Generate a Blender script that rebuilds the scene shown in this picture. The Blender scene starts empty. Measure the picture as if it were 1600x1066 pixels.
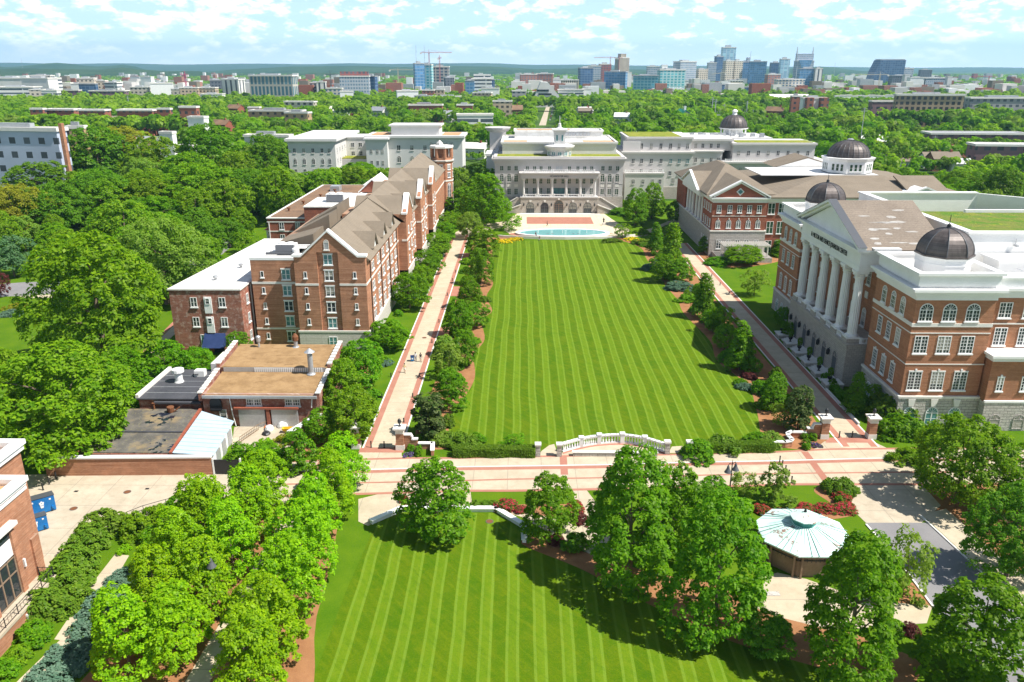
import bpy, math, random
import numpy as np
from mathutils import Vector
S = bpy.context.scene
COL = S.collection
rnd = random.Random(11)
PI = math.pi
# ---------------------------------------------------------------- camera
HC, FPX, TH, YAW = 52.0, 1240.0, math.radians(19.0), math.radians(0.7)
FW = (-math.sin(YAW)*math.cos(TH), math.cos(YAW)*math.cos(TH), -math.sin(TH))
RT = (math.cos(YAW), math.sin(YAW), 0.0)
UPV = (-math.sin(YAW)*math.sin(TH), math.cos(YAW)*math.sin(TH), math.cos(TH))
cam = bpy.data.cameras.new('camera')
cam.lens = 36.0*FPX/1600.0; cam.sensor_width = 36.0; cam.clip_end = 60000.0
camo = bpy.data.objects.new('camera', cam); COL.objects.link(camo)
camo.location = (0, 0, HC); camo.rotation_euler = (PI/2-TH, 0, YAW)
S.camera = camo
def G(u, v, z=0.0):
    """ground point that the survey photograph shows at (u, v)"""
    a = (u-800)/FPX; b = -(v-533)/FPX
    d = [FW[i]+RT[i]*a+UPV[i]*b for i in range(3)]
    t = (z-HC)/d[2]
    return d[0]*t, d[1]*t
def ZT(x, y, v):
    """height above (x, y) seen at row v"""
    k = (533-v)/FPX
    a = FW[0]*x+FW[1]*y; b = UPV[0]*x+UPV[1]*y
    return HC+(k*a-b)/(math.cos(TH)-k*FW[2])
def PJ(x, y, z):
    p = (x, y, z-HC)
    dt = lambda q: p[0]*q[0]+p[1]*q[1]+p[2]*q[2]
    d = max(dt(FW), .1)
    return 800+FPX*dt(RT)/d, 533-FPX*dt(UPV)/d, d

LEAFK = 1.72
# ---------------------------------------------------------------- node helpers
def newmat(name):
    m = bpy.data.materials.new(name); m.use_nodes = True
    t = m.node_tree
    return m, t, t.nodes['Principled BSDF']
def put(t, sock, v):
    if isinstance(v, bpy.types.NodeSocket): t.links.new(v, sock)
    elif isinstance(v, (tuple, list)) and len(v) == 3 and sock.type == 'RGBA': sock.default_value = (*v, 1)
    else: sock.default_value = v
def nd(t, typ, ins=(), **props):
    n = t.nodes.new(typ)
    for k, v in props.items(): setattr(n, k, v)
    for k, v in (ins.items() if isinstance(ins, dict) else enumerate(ins)):
        if v is not None: put(t, n.inputs[k], v)
    return n
def M(t, op, a, b=None, c=None):
    return nd(t, 'ShaderNodeMath', [a, b, c], operation=op).outputs[0]
def mix(t, f, a, b, mode='MIX'):
    n = t.nodes.new('ShaderNodeMix'); n.data_type = 'RGBA'; n.blend_type = mode
    put(t, n.inputs[0], f); put(t, n.inputs[6], a); put(t, n.inputs[7], b)
    return n.outputs[2]
def coords(t, kind='Object'): return t.nodes.new('ShaderNodeTexCoord').outputs[kind]
def scaled(t, v, s): return nd(t, 'ShaderNodeVectorMath', [v, s], operation='MULTIPLY').outputs[0]
def noise(t, v, scale, detail=3.0, rough=.55):
    return nd(t, 'ShaderNodeTexNoise', {'Vector': v, 'Scale': scale, 'Detail': detail, 'Roughness': rough}).outputs[0]
def rng(t, v, a, b, c=0.0, d=1.0):
    return nd(t, 'ShaderNodeMapRange', [v, a, b, c, d]).outputs[0]
def sep(t, v): return nd(t, 'ShaderNodeSeparateXYZ', [v]).outputs
def comb(t, x, y, z=0.0): return nd(t, 'ShaderNodeCombineXYZ', [x, y, z]).outputs[0]
def bump(t, b, h, strength=.4, dist=.1):
    n = nd(t, 'ShaderNodeBump', {'Strength': strength, 'Distance': dist, 'Height': h})
    t.links.new(n.outputs[0], b.inputs['Normal'])
def fin(b, t, col, rough=.8, spec=.25, metal=0.0):
    put(t, b.inputs['Base Color'], col); put(t, b.inputs['Roughness'], rough)
    b.inputs['Specular IOR Level'].default_value = spec; b.inputs['Metallic'].default_value = metal
def surf(name, c1, c2, s1=.3, s2=6.0, rough=.85, spec=.2, metal=0.0, bmp=0.0, stretch=None):
    m, t, b = newmat(name)
    o = coords(t)
    if stretch: o = scaled(t, o, stretch)
    f = M(t, 'ADD', M(t, 'MULTIPLY', noise(t, o, s1, 4), .6), M(t, 'MULTIPLY', noise(t, o, s2, 3), .4))
    fin(b, t, mix(t, rng(t, f, .36, .64), c1, c2), rough, spec, metal)
    if bmp: bump(t, b, noise(t, o, s2, 4), bmp)
    return m
def wallvec(t):
    x, y, z = sep(t, coords(t))
    return M(t, 'ADD', x, y), z
def brick(name, c1, c2, mortar, band=.5, stain=None):
    m, t, b = newmat(name)
    u, z = wallvec(t)
    v = comb(t, u, z)
    br = nd(t, 'ShaderNodeTexBrick', {'Vector': v, 'Color1': c1, 'Color2': c2, 'Mortar': mortar, 'Scale': 1.0, 'Mortar Size': .012,
            'Brick Width': .3, 'Row Height': .1})
    band_f = noise(t, comb(t, M(t, 'MULTIPLY', u, .12), M(t, 'MULTIPLY', z, 4.5)), 1.0, 3)
    col = mix(t, M(t, 'MULTIPLY', rng(t, band_f, .35, .65), band), br.outputs[0], tuple(k*.5 for k in c1))
    big = noise(t, v, .5, 4)
    col = mix(t, rng(t, big, .5, .8, 0, .45), col, tuple(min(1, k*1.5) for k in c2))
    if stain: col = mix(t, rng(t, noise(t, v, 1.1, 6, .7), .5, .66, 0, .7), col, stain)
    fin(b, t, col, .9, .15)
    bump(t, b, br.outputs[1], .25, .03)
    return m
def stone(name, c1, c2, mortar, bw=1.1, bh=.46, bmp=.8):
    m, t, b = newmat(name)
    u, z = wallvec(t); v = comb(t, u, z)
    br = nd(t, 'ShaderNodeTexBrick', {'Vector': v, 'Color1': c1, 'Color2': c2, 'Mortar': mortar, 'Scale': 1.0, 'Mortar Size': .035,
            'Mortar Smooth': .6, 'Brick Width': bw, 'Row Height': bh})
    n = noise(t, coords(t), 5.0, 4)
    col = mix(t, rng(t, n, .35, .7, 0, .5), br.outputs[0], tuple(k*.6 for k in c1))
    fin(b, t, col, .9, .15)
    h = M(t, 'SUBTRACT', M(t, 'MULTIPLY', n, .6), br.outputs[1])
    bump(t, b, h, bmp, .15)
    return m
def facade(name, wall, glass, bw=4.0, fh=3.6, fx=.6, fz=.55, rough=.25, wall2=None):
    """far building skin: rows of glazing in a wall, no relief needed at this range"""
    m, t, b = newmat(name)
    u, z = wallvec(t)
    a = M(t, 'LESS_THAN', M(t, 'FRACT', M(t, 'DIVIDE', u, bw)), fx)
    c = M(t, 'LESS_THAN', M(t, 'FRACT', M(t, 'DIVIDE', z, fh)), fz)
    nz = nd(t, 'ShaderNodeNewGeometry').outputs['Normal']
    flat = M(t, 'LESS_THAN', sep(t, nz)[2], .5)
    w = M(t, 'MULTIPLY', M(t, 'MULTIPLY', a, c), flat)
    cell = comb(t, M(t, 'FLOOR', M(t, 'DIVIDE', u, bw)), M(t, 'FLOOR', M(t, 'DIVIDE', z, fh)))
    wn = nd(t, 'ShaderNodeTexWhiteNoise', [cell], noise_dimensions='2D').outputs[0]
    g = mix(t, rng(t, wn, .55, 1, 0, .5), glass, tuple(min(1, k*2+.05) for k in glass))
    wc = mix(t, rng(t, noise(t, coords(t), .06, 3), .4, .6, 0, .5), wall, wall2 or tuple(k*.8 for k in wall))
    fin(b, t, mix(t, w, wc, g), rng(t, w, 0, 1, .85, rough), .4)
    return m
def plain(name, c, rough=.6, spec=.3, metal=0.0):
    m, t, b = newmat(name); fin(b, t, c, rough, spec, metal); return m
def leafmat(name, c1, c2, trans=.28, gloss=.012, step=0):
    c1 = tuple(k*LEAFK for k in c1); c2 = tuple(k*LEAFK for k in c2); trans = min(trans+.18, .5)
    m = bpy.data.materials.new(name); m.use_nodes = True
    t = m.node_tree; t.nodes.remove(t.nodes['Principled BSDF'])
    out = t.nodes['Material Output']
    at = nd(t, 'ShaderNodeAttribute', attribute_name='lr').outputs['Fac']
    oi = nd(t, 'ShaderNodeObjectInfo').outputs['Random']
    at = M(t, 'GREATER_THAN', at, step) if step else at
    col = mix(t, at, c1, c2)
    hs = nd(t, 'ShaderNodeHueSaturation', {'Hue': rng(t, oi, 0, 1, .493, .511), 'Saturation': 1.0, 'Value': rng(t, oi, 0, 1, .90, 1.10), 'Color': col}).outputs[0]
    d = nd(t, 'ShaderNodeBsdfDiffuse', {'Color': hs, 'Roughness': .8}).outputs[0]
    tr = nd(t, 'ShaderNodeBsdfTranslucent', {'Color': mix(t, 1.0, hs, (1.3, 1.35, .4), 'MULTIPLY')}).outputs[0]
    ms = nd(t, 'ShaderNodeMixShader', [trans, d, tr]).outputs[0]
    gl = nd(t, 'ShaderNodeBsdfGlossy', {'Roughness': .5, 'Color': (1, .95, .7, 1)}).outputs[0]
    ms2 = nd(t, 'ShaderNodeMixShader', [gloss, ms, gl]).outputs[0]
    t.links.new(ms2, out.inputs[0])
    return m

# ---------------------------------------------------------------- materials
def lawnmat():
    m, t, b = newmat('striped_turf')
    o = coords(t); x, y, z = sep(t, o)
    wob = M(t, 'MULTIPLY', M(t, 'SUBTRACT', noise(t, o, .05, 2), .5), .9)
    xs = M(t, 'ADD', x, wob)
    f = M(t, 'FRACT', M(t, 'DIVIDE', xs, 2.66))
    st = M(t, 'MULTIPLY', rng(t, f, .46, .5, 0, 1), rng(t, f, .96, 1.0, 1, 0))
    edge = M(t, 'ADD', M(t, 'LESS_THAN', M(t, 'ABSOLUTE', M(t, 'SUBTRACT', f, .54)), .05), M(t, 'LESS_THAN', M(t, 'ABSOLUTE', M(t, 'SUBTRACT', f, .92)), .05))
    n1 = noise(t, o, .22, 5, .6); n2 = noise(t, o, 3.2, 4, .7); n3 = noise(t, o, 7.0, 4, .8)
    n4 = noise(t, o, .9, 4, .65)
    dk = mix(t, rng(t, n1, .35, .65), (.050, .128, .001), (.090, .150, .002))
    dk = mix(t, rng(t, n4, .45, .7, 0, .6), dk, (.115, .155, .003))
    lt = mix(t, rng(t, n4, .35, .65), (.115, .215, .006), (.150, .235, .011))
    c = mix(t, M(t, 'MULTIPLY', st, M(t, 'MULTIPLY', rng(t, n2, .25, .6, .55, .9), rng(t, noise(t, scaled(t, o, (.6, .05, 1)), 1.0, 3), .3, .65, .55, 1))), dk, lt)
    c = mix(t, M(t, 'MULTIPLY', edge, rng(t, n2, .3, .7, .1, .75)), c, (.20, .30, .04))
    c = mix(t, rng(t, n2, .45, .75, 0, .5), c, (.035, .10, .001))
    c = mix(t, rng(t, n3, .5, .75, 0, .6), c, (.17, .235, .010)); c = mix(t, rng(t, n3, .3, .45, .5, 0), c, (.04, .10, .001))
    dg = noise(t, scaled(t, nd(t, 'ShaderNodeVectorRotate', {'Vector': o, 'Angle': .9}, rotation_type='Z_AXIS').outputs[0], (.25, 1.6, 1)), 1.0, 4, .65)
    c = mix(t, rng(t, dg, .52, .68, 0, .3), c, (.16, .20, .006)); c = mix(t, rng(t, dg, .34, .48, .28, 0), c, (.04, .105, .001))
    fin(b, t, c, .95, .1); bump(t, b, n3, .5, .08)
    return m
def gravelroof():
    m, t, b = newmat('brown_gravel_roof')
    o = coords(t)
    c = mix(t, rng(t, noise(t, o, .5, 5, .65), .4, .62), (.34, .22, .11), (.25, .155, .075))
    c = mix(t, rng(t, noise(t, scaled(t, o, (.35, 1.6, 1)), 1.0, 5, .7), .56, .68, 0, .7), c, (.10, .05, .02))
    c = mix(t, rng(t, noise(t, o, 22, 2), .5, .7, 0, .4), c, (.45, .29, .13))
    fin(b, t, c, .95, .1); return m
def dirtyroof():
    m, t, b = newmat('puddled_roof')
    o = coords(t)
    n = noise(t, o, .22, 5, .6)
    c = mix(t, rng(t, noise(t, o, .5, 5, .65), .4, .62), (.085, .078, .07), (.15, .135, .115))
    c = mix(t, rng(t, noise(t, o, .3, 4, .6), .52, .66, 0, .8), c, (.26, .19, .10))
    c = mix(t, rng(t, noise(t, o, 3.0, 4, .75), .58, .64, 0, .6), c, (.30, .28, .10))
    w = rng(t, n, .62, .63)
    fin(b, t, mix(t, w, c, (.015, .02, .035)), rng(t, w, 0, 1, .9, .06), .5); return m
def concrete(name, c1, c2, jx, jy, stain=(.35, .31, .26)):
    m, t, b = newmat(name)
    o = coords(t); x, y, z = sep(t, o)
    c = mix(t, rng(t, noise(t, o, .35, 5, .6), .35, .65), c1, c2)
    c = mix(t, rng(t, noise(t, o, .8, 6, .72), .48, .72, 0, .8), c, stain); c = mix(t, rng(t, noise(t, o, .13, 4, .6), .5, .7, 0, .5), c, stain)
    for a, j in ((x, jx), (y, jy)):
        if j:
            f = M(t, 'FRACT', M(t, 'DIVIDE', M(t, 'ADD', a, 1000), j))
            c = mix(t, M(t, 'MULTIPLY', M(t, 'LESS_THAN', f, .05/j*2), .5), c, (.22, .19, .16))
    fin(b, t, c, .9, .15); return m
def shingle(name, c1, c2):
    m, t, b = newmat(name)
    o = coords(t); x, y, z = sep(t, o)
    n = noise(t, scaled(t, o, (3, 3, 9)), 1.0, 3, .7)
    c = mix(t, rng(t, n, .3, .7), c1, c2)
    c = mix(t, rng(t, noise(t, o, .25, 3), .4, .7, 0, .35), c, tuple(k*.75 for k in c1))
    rows = M(t, 'LESS_THAN', M(t, 'FRACT', M(t, 'MULTIPLY', z, 4.0)), .14)
    c = mix(t, M(t, 'MULTIPLY', rows, .25), c, tuple(k*.5 for k in c1))
    fin(b, t, c, .92, .1); return m
def coppergreen():
    m, t, b = newmat('verdigris_copper')
    o = coords(t)
    c = mix(t, rng(t, noise(t, o, .8, 5, .6), .35, .65), (.50, .72, .66), (.68, .84, .78))
    c = mix(t, rng(t, noise(t, o, .6, 5, .7), .585, .62, 0, .9), c, (.24, .12, .08))
    fin(b, t, c, .6, .3); return m
def bronze():
    m, t, b = newmat('dark_bronze_sheet')
    o = coords(t); x, y, z = sep(t, o)
    c = mix(t, rng(t, noise(t, scaled(t, o, (1, 1, .35)), .9, 5, .65), .35, .65), (.070, .057, .053), (.14, .118, .11))
    rows = M(t, 'LESS_THAN', M(t, 'FRACT', M(t, 'MULTIPLY', z, 1.7)), .08)
    c = mix(t, M(t, 'MULTIPLY', rows, .5), c, (.03, .02, .018))
    fin(b, t, c, .5, .4, .3); return m
def sedum(name, c1, c2, c3):
    m, t, b = newmat(name)
    o = coords(t)
    c = mix(t, rng(t, noise(t, o, .3, 5, .65), .4, .6), c1, c2)
    c = mix(t, rng(t, noise(t, o, .9, 5, .7), .56, .66, 0, .9), c, c3)
    c = mix(t, rng(t, noise(t, o, 5, 3), .5, .75, 0, .6), c, tuple(k*.4 for k in c1))
    fin(b, t, c, .95, .1); bump(t, b, noise(t, o, 3, 4), .9, .3); return m
def groundmat():
    m, t, b = newmat('town_ground')
    o = coords(t)
    c = mix(t, rng(t, noise(t, o, .02, 5, .6), .4, .6), (.035, .085, .012), (.07, .13, .02))
    c = mix(t, rng(t, noise(t, o, .5, 4, .7), .45, .7, 0, .5), c, (.03, .06, .01))
    c = mix(t, rng(t, noise(t, o, .006, 5, .7), .58, .66, 0, .5), c, (.20, .19, .16))
    fin(b, t, c, .95, .1); return m
MT = {}
MT['lawn'] = lawnmat()
MT['grass'] = surf('grass_turf', (.055, .135, .003), (.105, .18, .006), .25, 6, .95, .1, bmp=.3)
MT['ground'] = groundmat()
MT['bed'] = surf('bark_mulch', (.26, .12, .055), (.36, .18, .085), .6, 9, .95, .1, bmp=.4)
MT['path'] = concrete('cream_concrete', (.46, .385, .275), (.53, .45, .33), 0, 3.6, (.39, .325, .235))
MT['street'] = concrete('street_concrete', (.45, .38, .275), (.52, .445, .33), 4.6, 0, (.37, .31, .225))
MT['yard'] = concrete('yard_concrete', (.44, .375, .28), (.51, .44, .335), 5.2, 5.2, (.35, .295, .22))
MT['paver'] = surf('salmon_brick_paving', (.34, .150, .105), (.42, .195, .14), .5, 12, .9, .12)
MT['asphalt'] = surf('grey_asphalt', (.19, .185, .19), (.25, .24, .24), .25, 9, .92, .12)
MT['plaza'] = concrete('plaza_stone', (.62, .52, .36), (.68, .59, .43), 2.5, 2.5, (.55, .46, .33))
MT['water'] = plain('pool_water', (.16, .40, .40), .06, .5)
MT['brickA'] = brick('warm_brick', (.42, .172, .088), (.51, .245, .14), (.36, .25, .18), .55)
MT['brickJ'] = brick('orange_brick', (.35, .13, .06), (.44, .185, .092), (.38, .26, .18), .35)
MT['brickM'] = brick('red_brick', (.28, .07, .038), (.36, .105, .06), (.33, .19, .14), .3)
MT['brickO'] = brick('weathered_red_brick', (.25, .075, .045), (.36, .125, .08), (.36, .24, .19), .35, (.52, .40, .34))
MT['stone'] = stone('rusticated_limestone', (.50, .46, .42), (.60, .56, .51), (.22, .20, .185))
MT['stoneA'] = stone('arcade_limestone', (.46, .41, .36), (.56, .51, .45), (.28, .25, .22), .8, .36, .5)
MT['band'] = stone('banded_limestone', (.56, .52, .47), (.62, .58, .53), (.32, .30, .28), 6.0, .52, .3)
MT['white'] = surf('white_painted_trim', (.74, .735, .72), (.82, .815, .80), .4, 5, .55, .3)
MT['stucco'] = surf('pale_stucco', (.50, .475, .455), (.58, .555, .535), .12, 3, .85, .15)
MT['stuccow'] = surf('white_stucco', (.60, .585, .565), (.68, .665, .645), .12, 3, .85, .15)
MT['cap'] = surf('limestone_coping', (.66, .63, .58), (.74, .71, .66), .6, 6, .8, .2)
MT['membrane'] = surf('white_roof_membrane', (.72, .715, .70), (.80, .795, .78), .18, 2.5, .6, .3)
MT['membstain'] = surf('stained_white_membrane', (.62, .60, .56), (.80, .79, .77), .35, 1.2, .6, .3)
MT['shingle'] = shingle('taupe_shingles', (.195, .16, .12), (.265, .22, .17))
MT['shinglej'] = shingle('tan_grey_shingles', (.19, .155, .125), (.30, .25, .20))
MT['tornpatch'] = surf('bare_roof_felt', (.46, .45, .43), (.30, .27, .24), .8, 3)
MT['gravel'] = gravelroof()
MT['puddle'] = dirtyroof()
MT['blackroof'] = surf('black_roofing_sheet', (.05, .052, .062), (.085, .085, .095), .25, 3, .7, .3)
MT['tanroof'] = surf('tan_ballast_roof', (.42, .24, .12), (.52, .32, .18), .4, 4, .9, .1)
MT['brownroof'] = surf('brown_stained_roof', (.26, .16, .095), (.15, .10, .07), .14, 1.5, .9, .15)
MT['bluemetal'] = surf('pale_blue_metal_roof', (.40, .53, .62), (.47, .60, .68), .3, 2, .45, .4)
MT['greymetal'] = surf('grey_sheet_metal', (.36, .37, .39), (.48, .49, .50), .5, 4, .45, .4, .4)
MT['dark'] = plain('black_metal', (.02, .021, .024), .45, .4)
MT['darkgrey'] = plain('dark_grey_metal', (.09, .095, .105), .5, .4)
def glassmat():
    m, t, b = newmat('dark_window_glass')
    r = nd(t, 'ShaderNodeObjectInfo').outputs['Random']
    z = sep(t, coords(t, 'Generated'))[2]
    blind = M(t, 'MULTIPLY', M(t, 'GREATER_THAN', r, .62), M(t, 'GREATER_THAN', z, rng(t, r, .62, 1, .75, .15)))
    c = mix(t, blind, mix(t, rng(t, r, 0, .6), (.018, .024, .03), (.05, .065, .07)), (.30, .29, .25))
    fin(b, t, c, rng(t, blind, 0, 1, .07, .35), .5); return m
MT['glass'] = glassmat()
MT['glassT'] = surf('teal_window_glass', (.07, .19, .20), (.14, .30, .31), .5, .7, .1, .5)
MT['glassG'] = surf('green_window_glass', (.025, .06, .035), (.05, .10, .07), .5, .7, .1, .5)
MT['bronze'] = bronze()
MT['copper'] = coppergreen()
MT['copperdk'] = surf('deep_green_copper', (.06, .27, .25), (.10, .36, .33), .6, 4, .55, .3)
MT['sedum'] = sedum('sedum_roof', (.20, .24, .03), (.30, .29, .05), (.16, .26, .03))
MT['sedumj'] = sedum('meadow_roof', (.10, .20, .025), (.19, .20, .05), (.30, .32, .03))
MT['navy'] = surf('navy_canvas', (.018, .035, .10), (.03, .05, .14), 1, 8, .8, .15)
MT['dumpblue'] = surf('blue_painted_steel', (.006, .12, .36), (.012, .17, .45), .7, 5, .45, .4)
MT['brownpost'] = surf('brown_painted_wood', (.21, .145, .095), (.28, .20, .14), .8, 6, .8, .2)
MT['bark'] = surf('tree_bark', (.13, .095, .07), (.22, .17, .13), 1.5, 8, .9, .1)
MT['rust'] = plain('rusty_metal', (.18, .075, .035), .8, .2)
MT['ink'] = plain('lettering_dark', (.015, .015, .02), .5, .3)
MT['dirtpot'] = plain('black_urn', (.015, .013, .013), .5, .3)
L = {}
L['maple'] = leafmat('maple_leaves', (.090, .20, .002), (.225, .35, .005), .3)
L['maplegreen'] = leafmat('fresh_green_leaves', (.045, .135, .003), (.135, .25, .006), .3)
L['oak'] = leafmat('mid_green_leaves', (.058, .145, .004), (.165, .265, .008), .28)
L['dark'] = leafmat('deep_green_leaves', (.042, .118, .005), (.115, .21, .010), .24)
L['pale'] = leafmat('pale_green_leaves', (.10, .175, .018), (.18, .25, .035), .3)
L['yellow'] = leafmat('yellow_green_leaves', (.14, .16, .012), (.23, .23, .02), .3)
L['blue'] = leafmat('bluish_green_leaves', (.05, .13, .05), (.11, .20, .09), .25)
L['magnolia'] = leafmat('glossy_dark_leaves', (.022, .06, .010), (.10, .13, .04), .12)
L['juniper'] = leafmat('juniper_sprays', (.045, .095, .06), (.10, .16, .11), .1)
L['hedge'] = leafmat('hedge_leaves', (.055, .12, .008), (.12, .19, .014), .2)
L['red'] = leafmat('red_blossom', (.05, .10, .01), (.34, .025, .045), .1, step=.45)
L['gold'] = leafmat('yellow_blossom', (.09, .15, .01), (.55, .40, .01), .1, step=.4)
L['purple'] = leafmat('purple_blossom', (.05, .09, .02), (.12, .06, .24), .1, step=.45)
L['maroon'] = leafmat('maroon_leaves', (.06, .012, .015), (.11, .03, .03), .2)
L['forest'] = leafmat('wood_leaves', (.060, .145, .005), (.185, .265, .012), .28)

# ---------------------------------------------------------------- object helpers
def tag(o, label=None, cat=None, group=None, kind=None):
    if label: o['label'] = label
    if cat: o['category'] = cat
    if group: o['group'] = group
    if kind: o['kind'] = kind
    return o
def thing(name, label, cat, loc=(0, 0, 0), group=None, rz=0.0):
    o = bpy.data.objects.new(name, None); COL.objects.link(o)
    o.location = loc; o.rotation_euler = (0, 0, rz); o.empty_display_size = .5
    return tag(o, label, cat, group)
def wloc(o):
    v = Vector((0, 0, 0))
    while o is not None: v = v+Vector(o.location); o = o.parent
    return v
class MB:
    def __init__(self): self.v = []; self.f = []
    def add(self, vs, fs):
        n = len(self.v); self.v += [tuple(p) for p in vs]; self.f += [tuple(i+n for i in q) for q in fs]; return self
    def box(self, x0, y0, z0, x1, y1, z1):
        if x0 > x1: x0, x1 = x1, x0
        if y0 > y1: y0, y1 = y1, y0
        return self.add([(x0,y0,z0),(x1,y0,z0),(x1,y1,z0),(x0,y1,z0),(x0,y0,z1),(x1,y0,z1),(x1,y1,z1),(x0,y1,z1)],
                        [(0,3,2,1),(4,5,6,7),(0,1,5,4),(1,2,6,5),(2,3,7,6),(3,0,4,7)])
    def prism(self, poly, z0, z1):
        n = len(poly)
        a = sum(poly[i][0]*poly[(i+1)%n][1]-poly[(i+1)%n][0]*poly[i][1] for i in range(n))
        if a < 0: poly = poly[::-1]
        return self.add([(x,y,z0) for x,y in poly]+[(x,y,z1) for x,y in poly],
                 [tuple(range(n))[::-1], tuple(range(n,2*n))]+[(i,(i+1)%n,n+(i+1)%n,n+i) for i in range(n)])
    def ext(self, prof, axis, a0, a1):
        """profile of (horizontal, z) points extruded along world axis 'x' or 'y'"""
        n = len(prof)
        ar = sum(prof[i][0]*prof[(i+1)%n][1]-prof[(i+1)%n][0]*prof[i][1] for i in range(n))
        if ar < 0: prof = prof[::-1]
        if axis == 'y':
            vs = [(h,a0,z) for h,z in prof]+[(h,a1,z) for h,z in prof]
        else:
            vs = [(a0,h,z) for h,z in prof]+[(a1,h,z) for h,z in prof]
        fs = [tuple(range(n)), tuple(range(n,2*n))[::-1]]+[(i,n+i,n+(i+1)%n,(i+1)%n) for i in range(n)]
        if axis == 'x': fs = [q[::-1] for q in fs]
        return self.add(vs, fs)
    def strip(self, pts, w, axis, a0, a1):
        """band of height w lying on a polyline of (h, z) points"""
        for (h0,z0),(h1,z1) in zip(pts, pts[1:]):
            self.ext([(h0,z0),(h1,z1),(h1,z1+w),(h0,z0+w)], axis, a0, a1)
        return self
    def lathe(self, cx, cy, prof, n=16, rot=0.0):
        vs = []; fs = []
        for r, z in prof:
            for k in range(n):
                a = rot+2*PI*k/n; vs.append((cx+r*math.cos(a), cy+r*math.sin(a), z))
        for i in range(len(prof)-1):
            for k in range(n):
                fs.append((i*n+k, i*n+(k+1)%n, (i+1)*n+(k+1)%n, (i+1)*n+k))
        fs.append(tuple(range(n))[::-1]); fs.append(tuple(range((len(prof)-1)*n, len(prof)*n)))
        return self.add(vs, fs)
    def tube(self, p, q, r0, r1=None, n=6):
        r1 = r0 if r1 is None else r1
        p = Vector(p); q = Vector(q); d = (q-p).normalized()
        a = d.orthogonal().normalized(); b = d.cross(a)
        vs = [p+(a*math.cos(2*PI*k/n)+b*math.sin(2*PI*k/n))*r0 for k in range(n)]+[q+(a*math.cos(2*PI*k/n)+b*math.sin(2*PI*k/n))*r1 for k in range(n)]
        return self.add(vs, [(k,(k+1)%n,n+(k+1)%n,n+k) for k in range(n)]+[tuple(range(n))[::-1], tuple(range(n,2*n))])
    def hip(self, x0, y0, x1, y1, ze, zr, inset_x, inset_y, thick=.35):
        """hipped roof: ridge rectangle inset from the eaves"""
        a = (x0+inset_x, y0+inset_y, x1-inset_x, y1-inset_y)
        vs = [(x0,y0,ze-thick),(x1,y0,ze-thick),(x1,y1,ze-thick),(x0,y1,ze-thick),(x0,y0,ze),(x1,y0,ze),(x1,y1,ze),(x0,y1,ze),
              (a[0],a[1],zr),(a[2],a[1],zr),(a[2],a[3],zr),(a[0],a[3],zr)]
        return self.add(vs, [(0,3,2,1),(0,1,5,4),(1,2,6,5),(2,3,7,6),(3,0,4,7),(4,5,9,8),(5,6,10,9),(6,7,11,10),(7,4,8,11),(8,9,10,11)])
    def build(self, name, mat, parent=None, smooth=False):
        me = bpy.data.meshes.new(name)
        off = wloc(parent) if parent else Vector((0,0,0))
        me.from_pydata([(x-off.x, y-off.y, z-off.z) for x,y,z in self.v], [], self.f)
        me.materials.append(MT[mat] if isinstance(mat, str) else mat)
        if smooth: me.polygons.foreach_set('use_smooth', [True]*len(me.polygons))
        o = bpy.data.objects.new(name, me); COL.objects.link(o)
        if parent: o.parent = parent
        return o
def copy_tree(o, parent=None):
    c = o.copy(); COL.objects.link(c)
    if parent: c.parent = parent
    for ch in list(o.children): copy_tree(ch, c)
    return c
def struct(name, mb, mat): return tag(mb.build(name, mat), kind='structure')
def sheet(name, poly, z, mat):
    n = len(poly)
    a = sum(poly[i][0]*poly[(i+1)%n][1]-poly[(i+1)%n][0]*poly[i][1] for i in range(n))
    if a < 0: poly = poly[::-1]
    return struct(name, MB().add([(x,y,z) for x,y in poly], [tuple(range(n))]), mat)
def rect(x0, y0, x1, y1): return [(x0,y0),(x1,y0),(x1,y1),(x0,y1)]
def smoothpoly(pts, n=6):
    out = []
    m = len(pts)
    for i in range(m):
        p0, p1, p2, p3 = (np.array(pts[(i+k-1) % m], float) for k in range(4))
        for j in range(n):
            t = j/n
            q = .5*((2*p1)+(-p0+p2)*t+(2*p0-5*p1+4*p2-p3)*t*t+(-p0+3*p1-3*p2+p3)*t**3)
            out.append((float(q[0]), float(q[1])))
    return out

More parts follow.
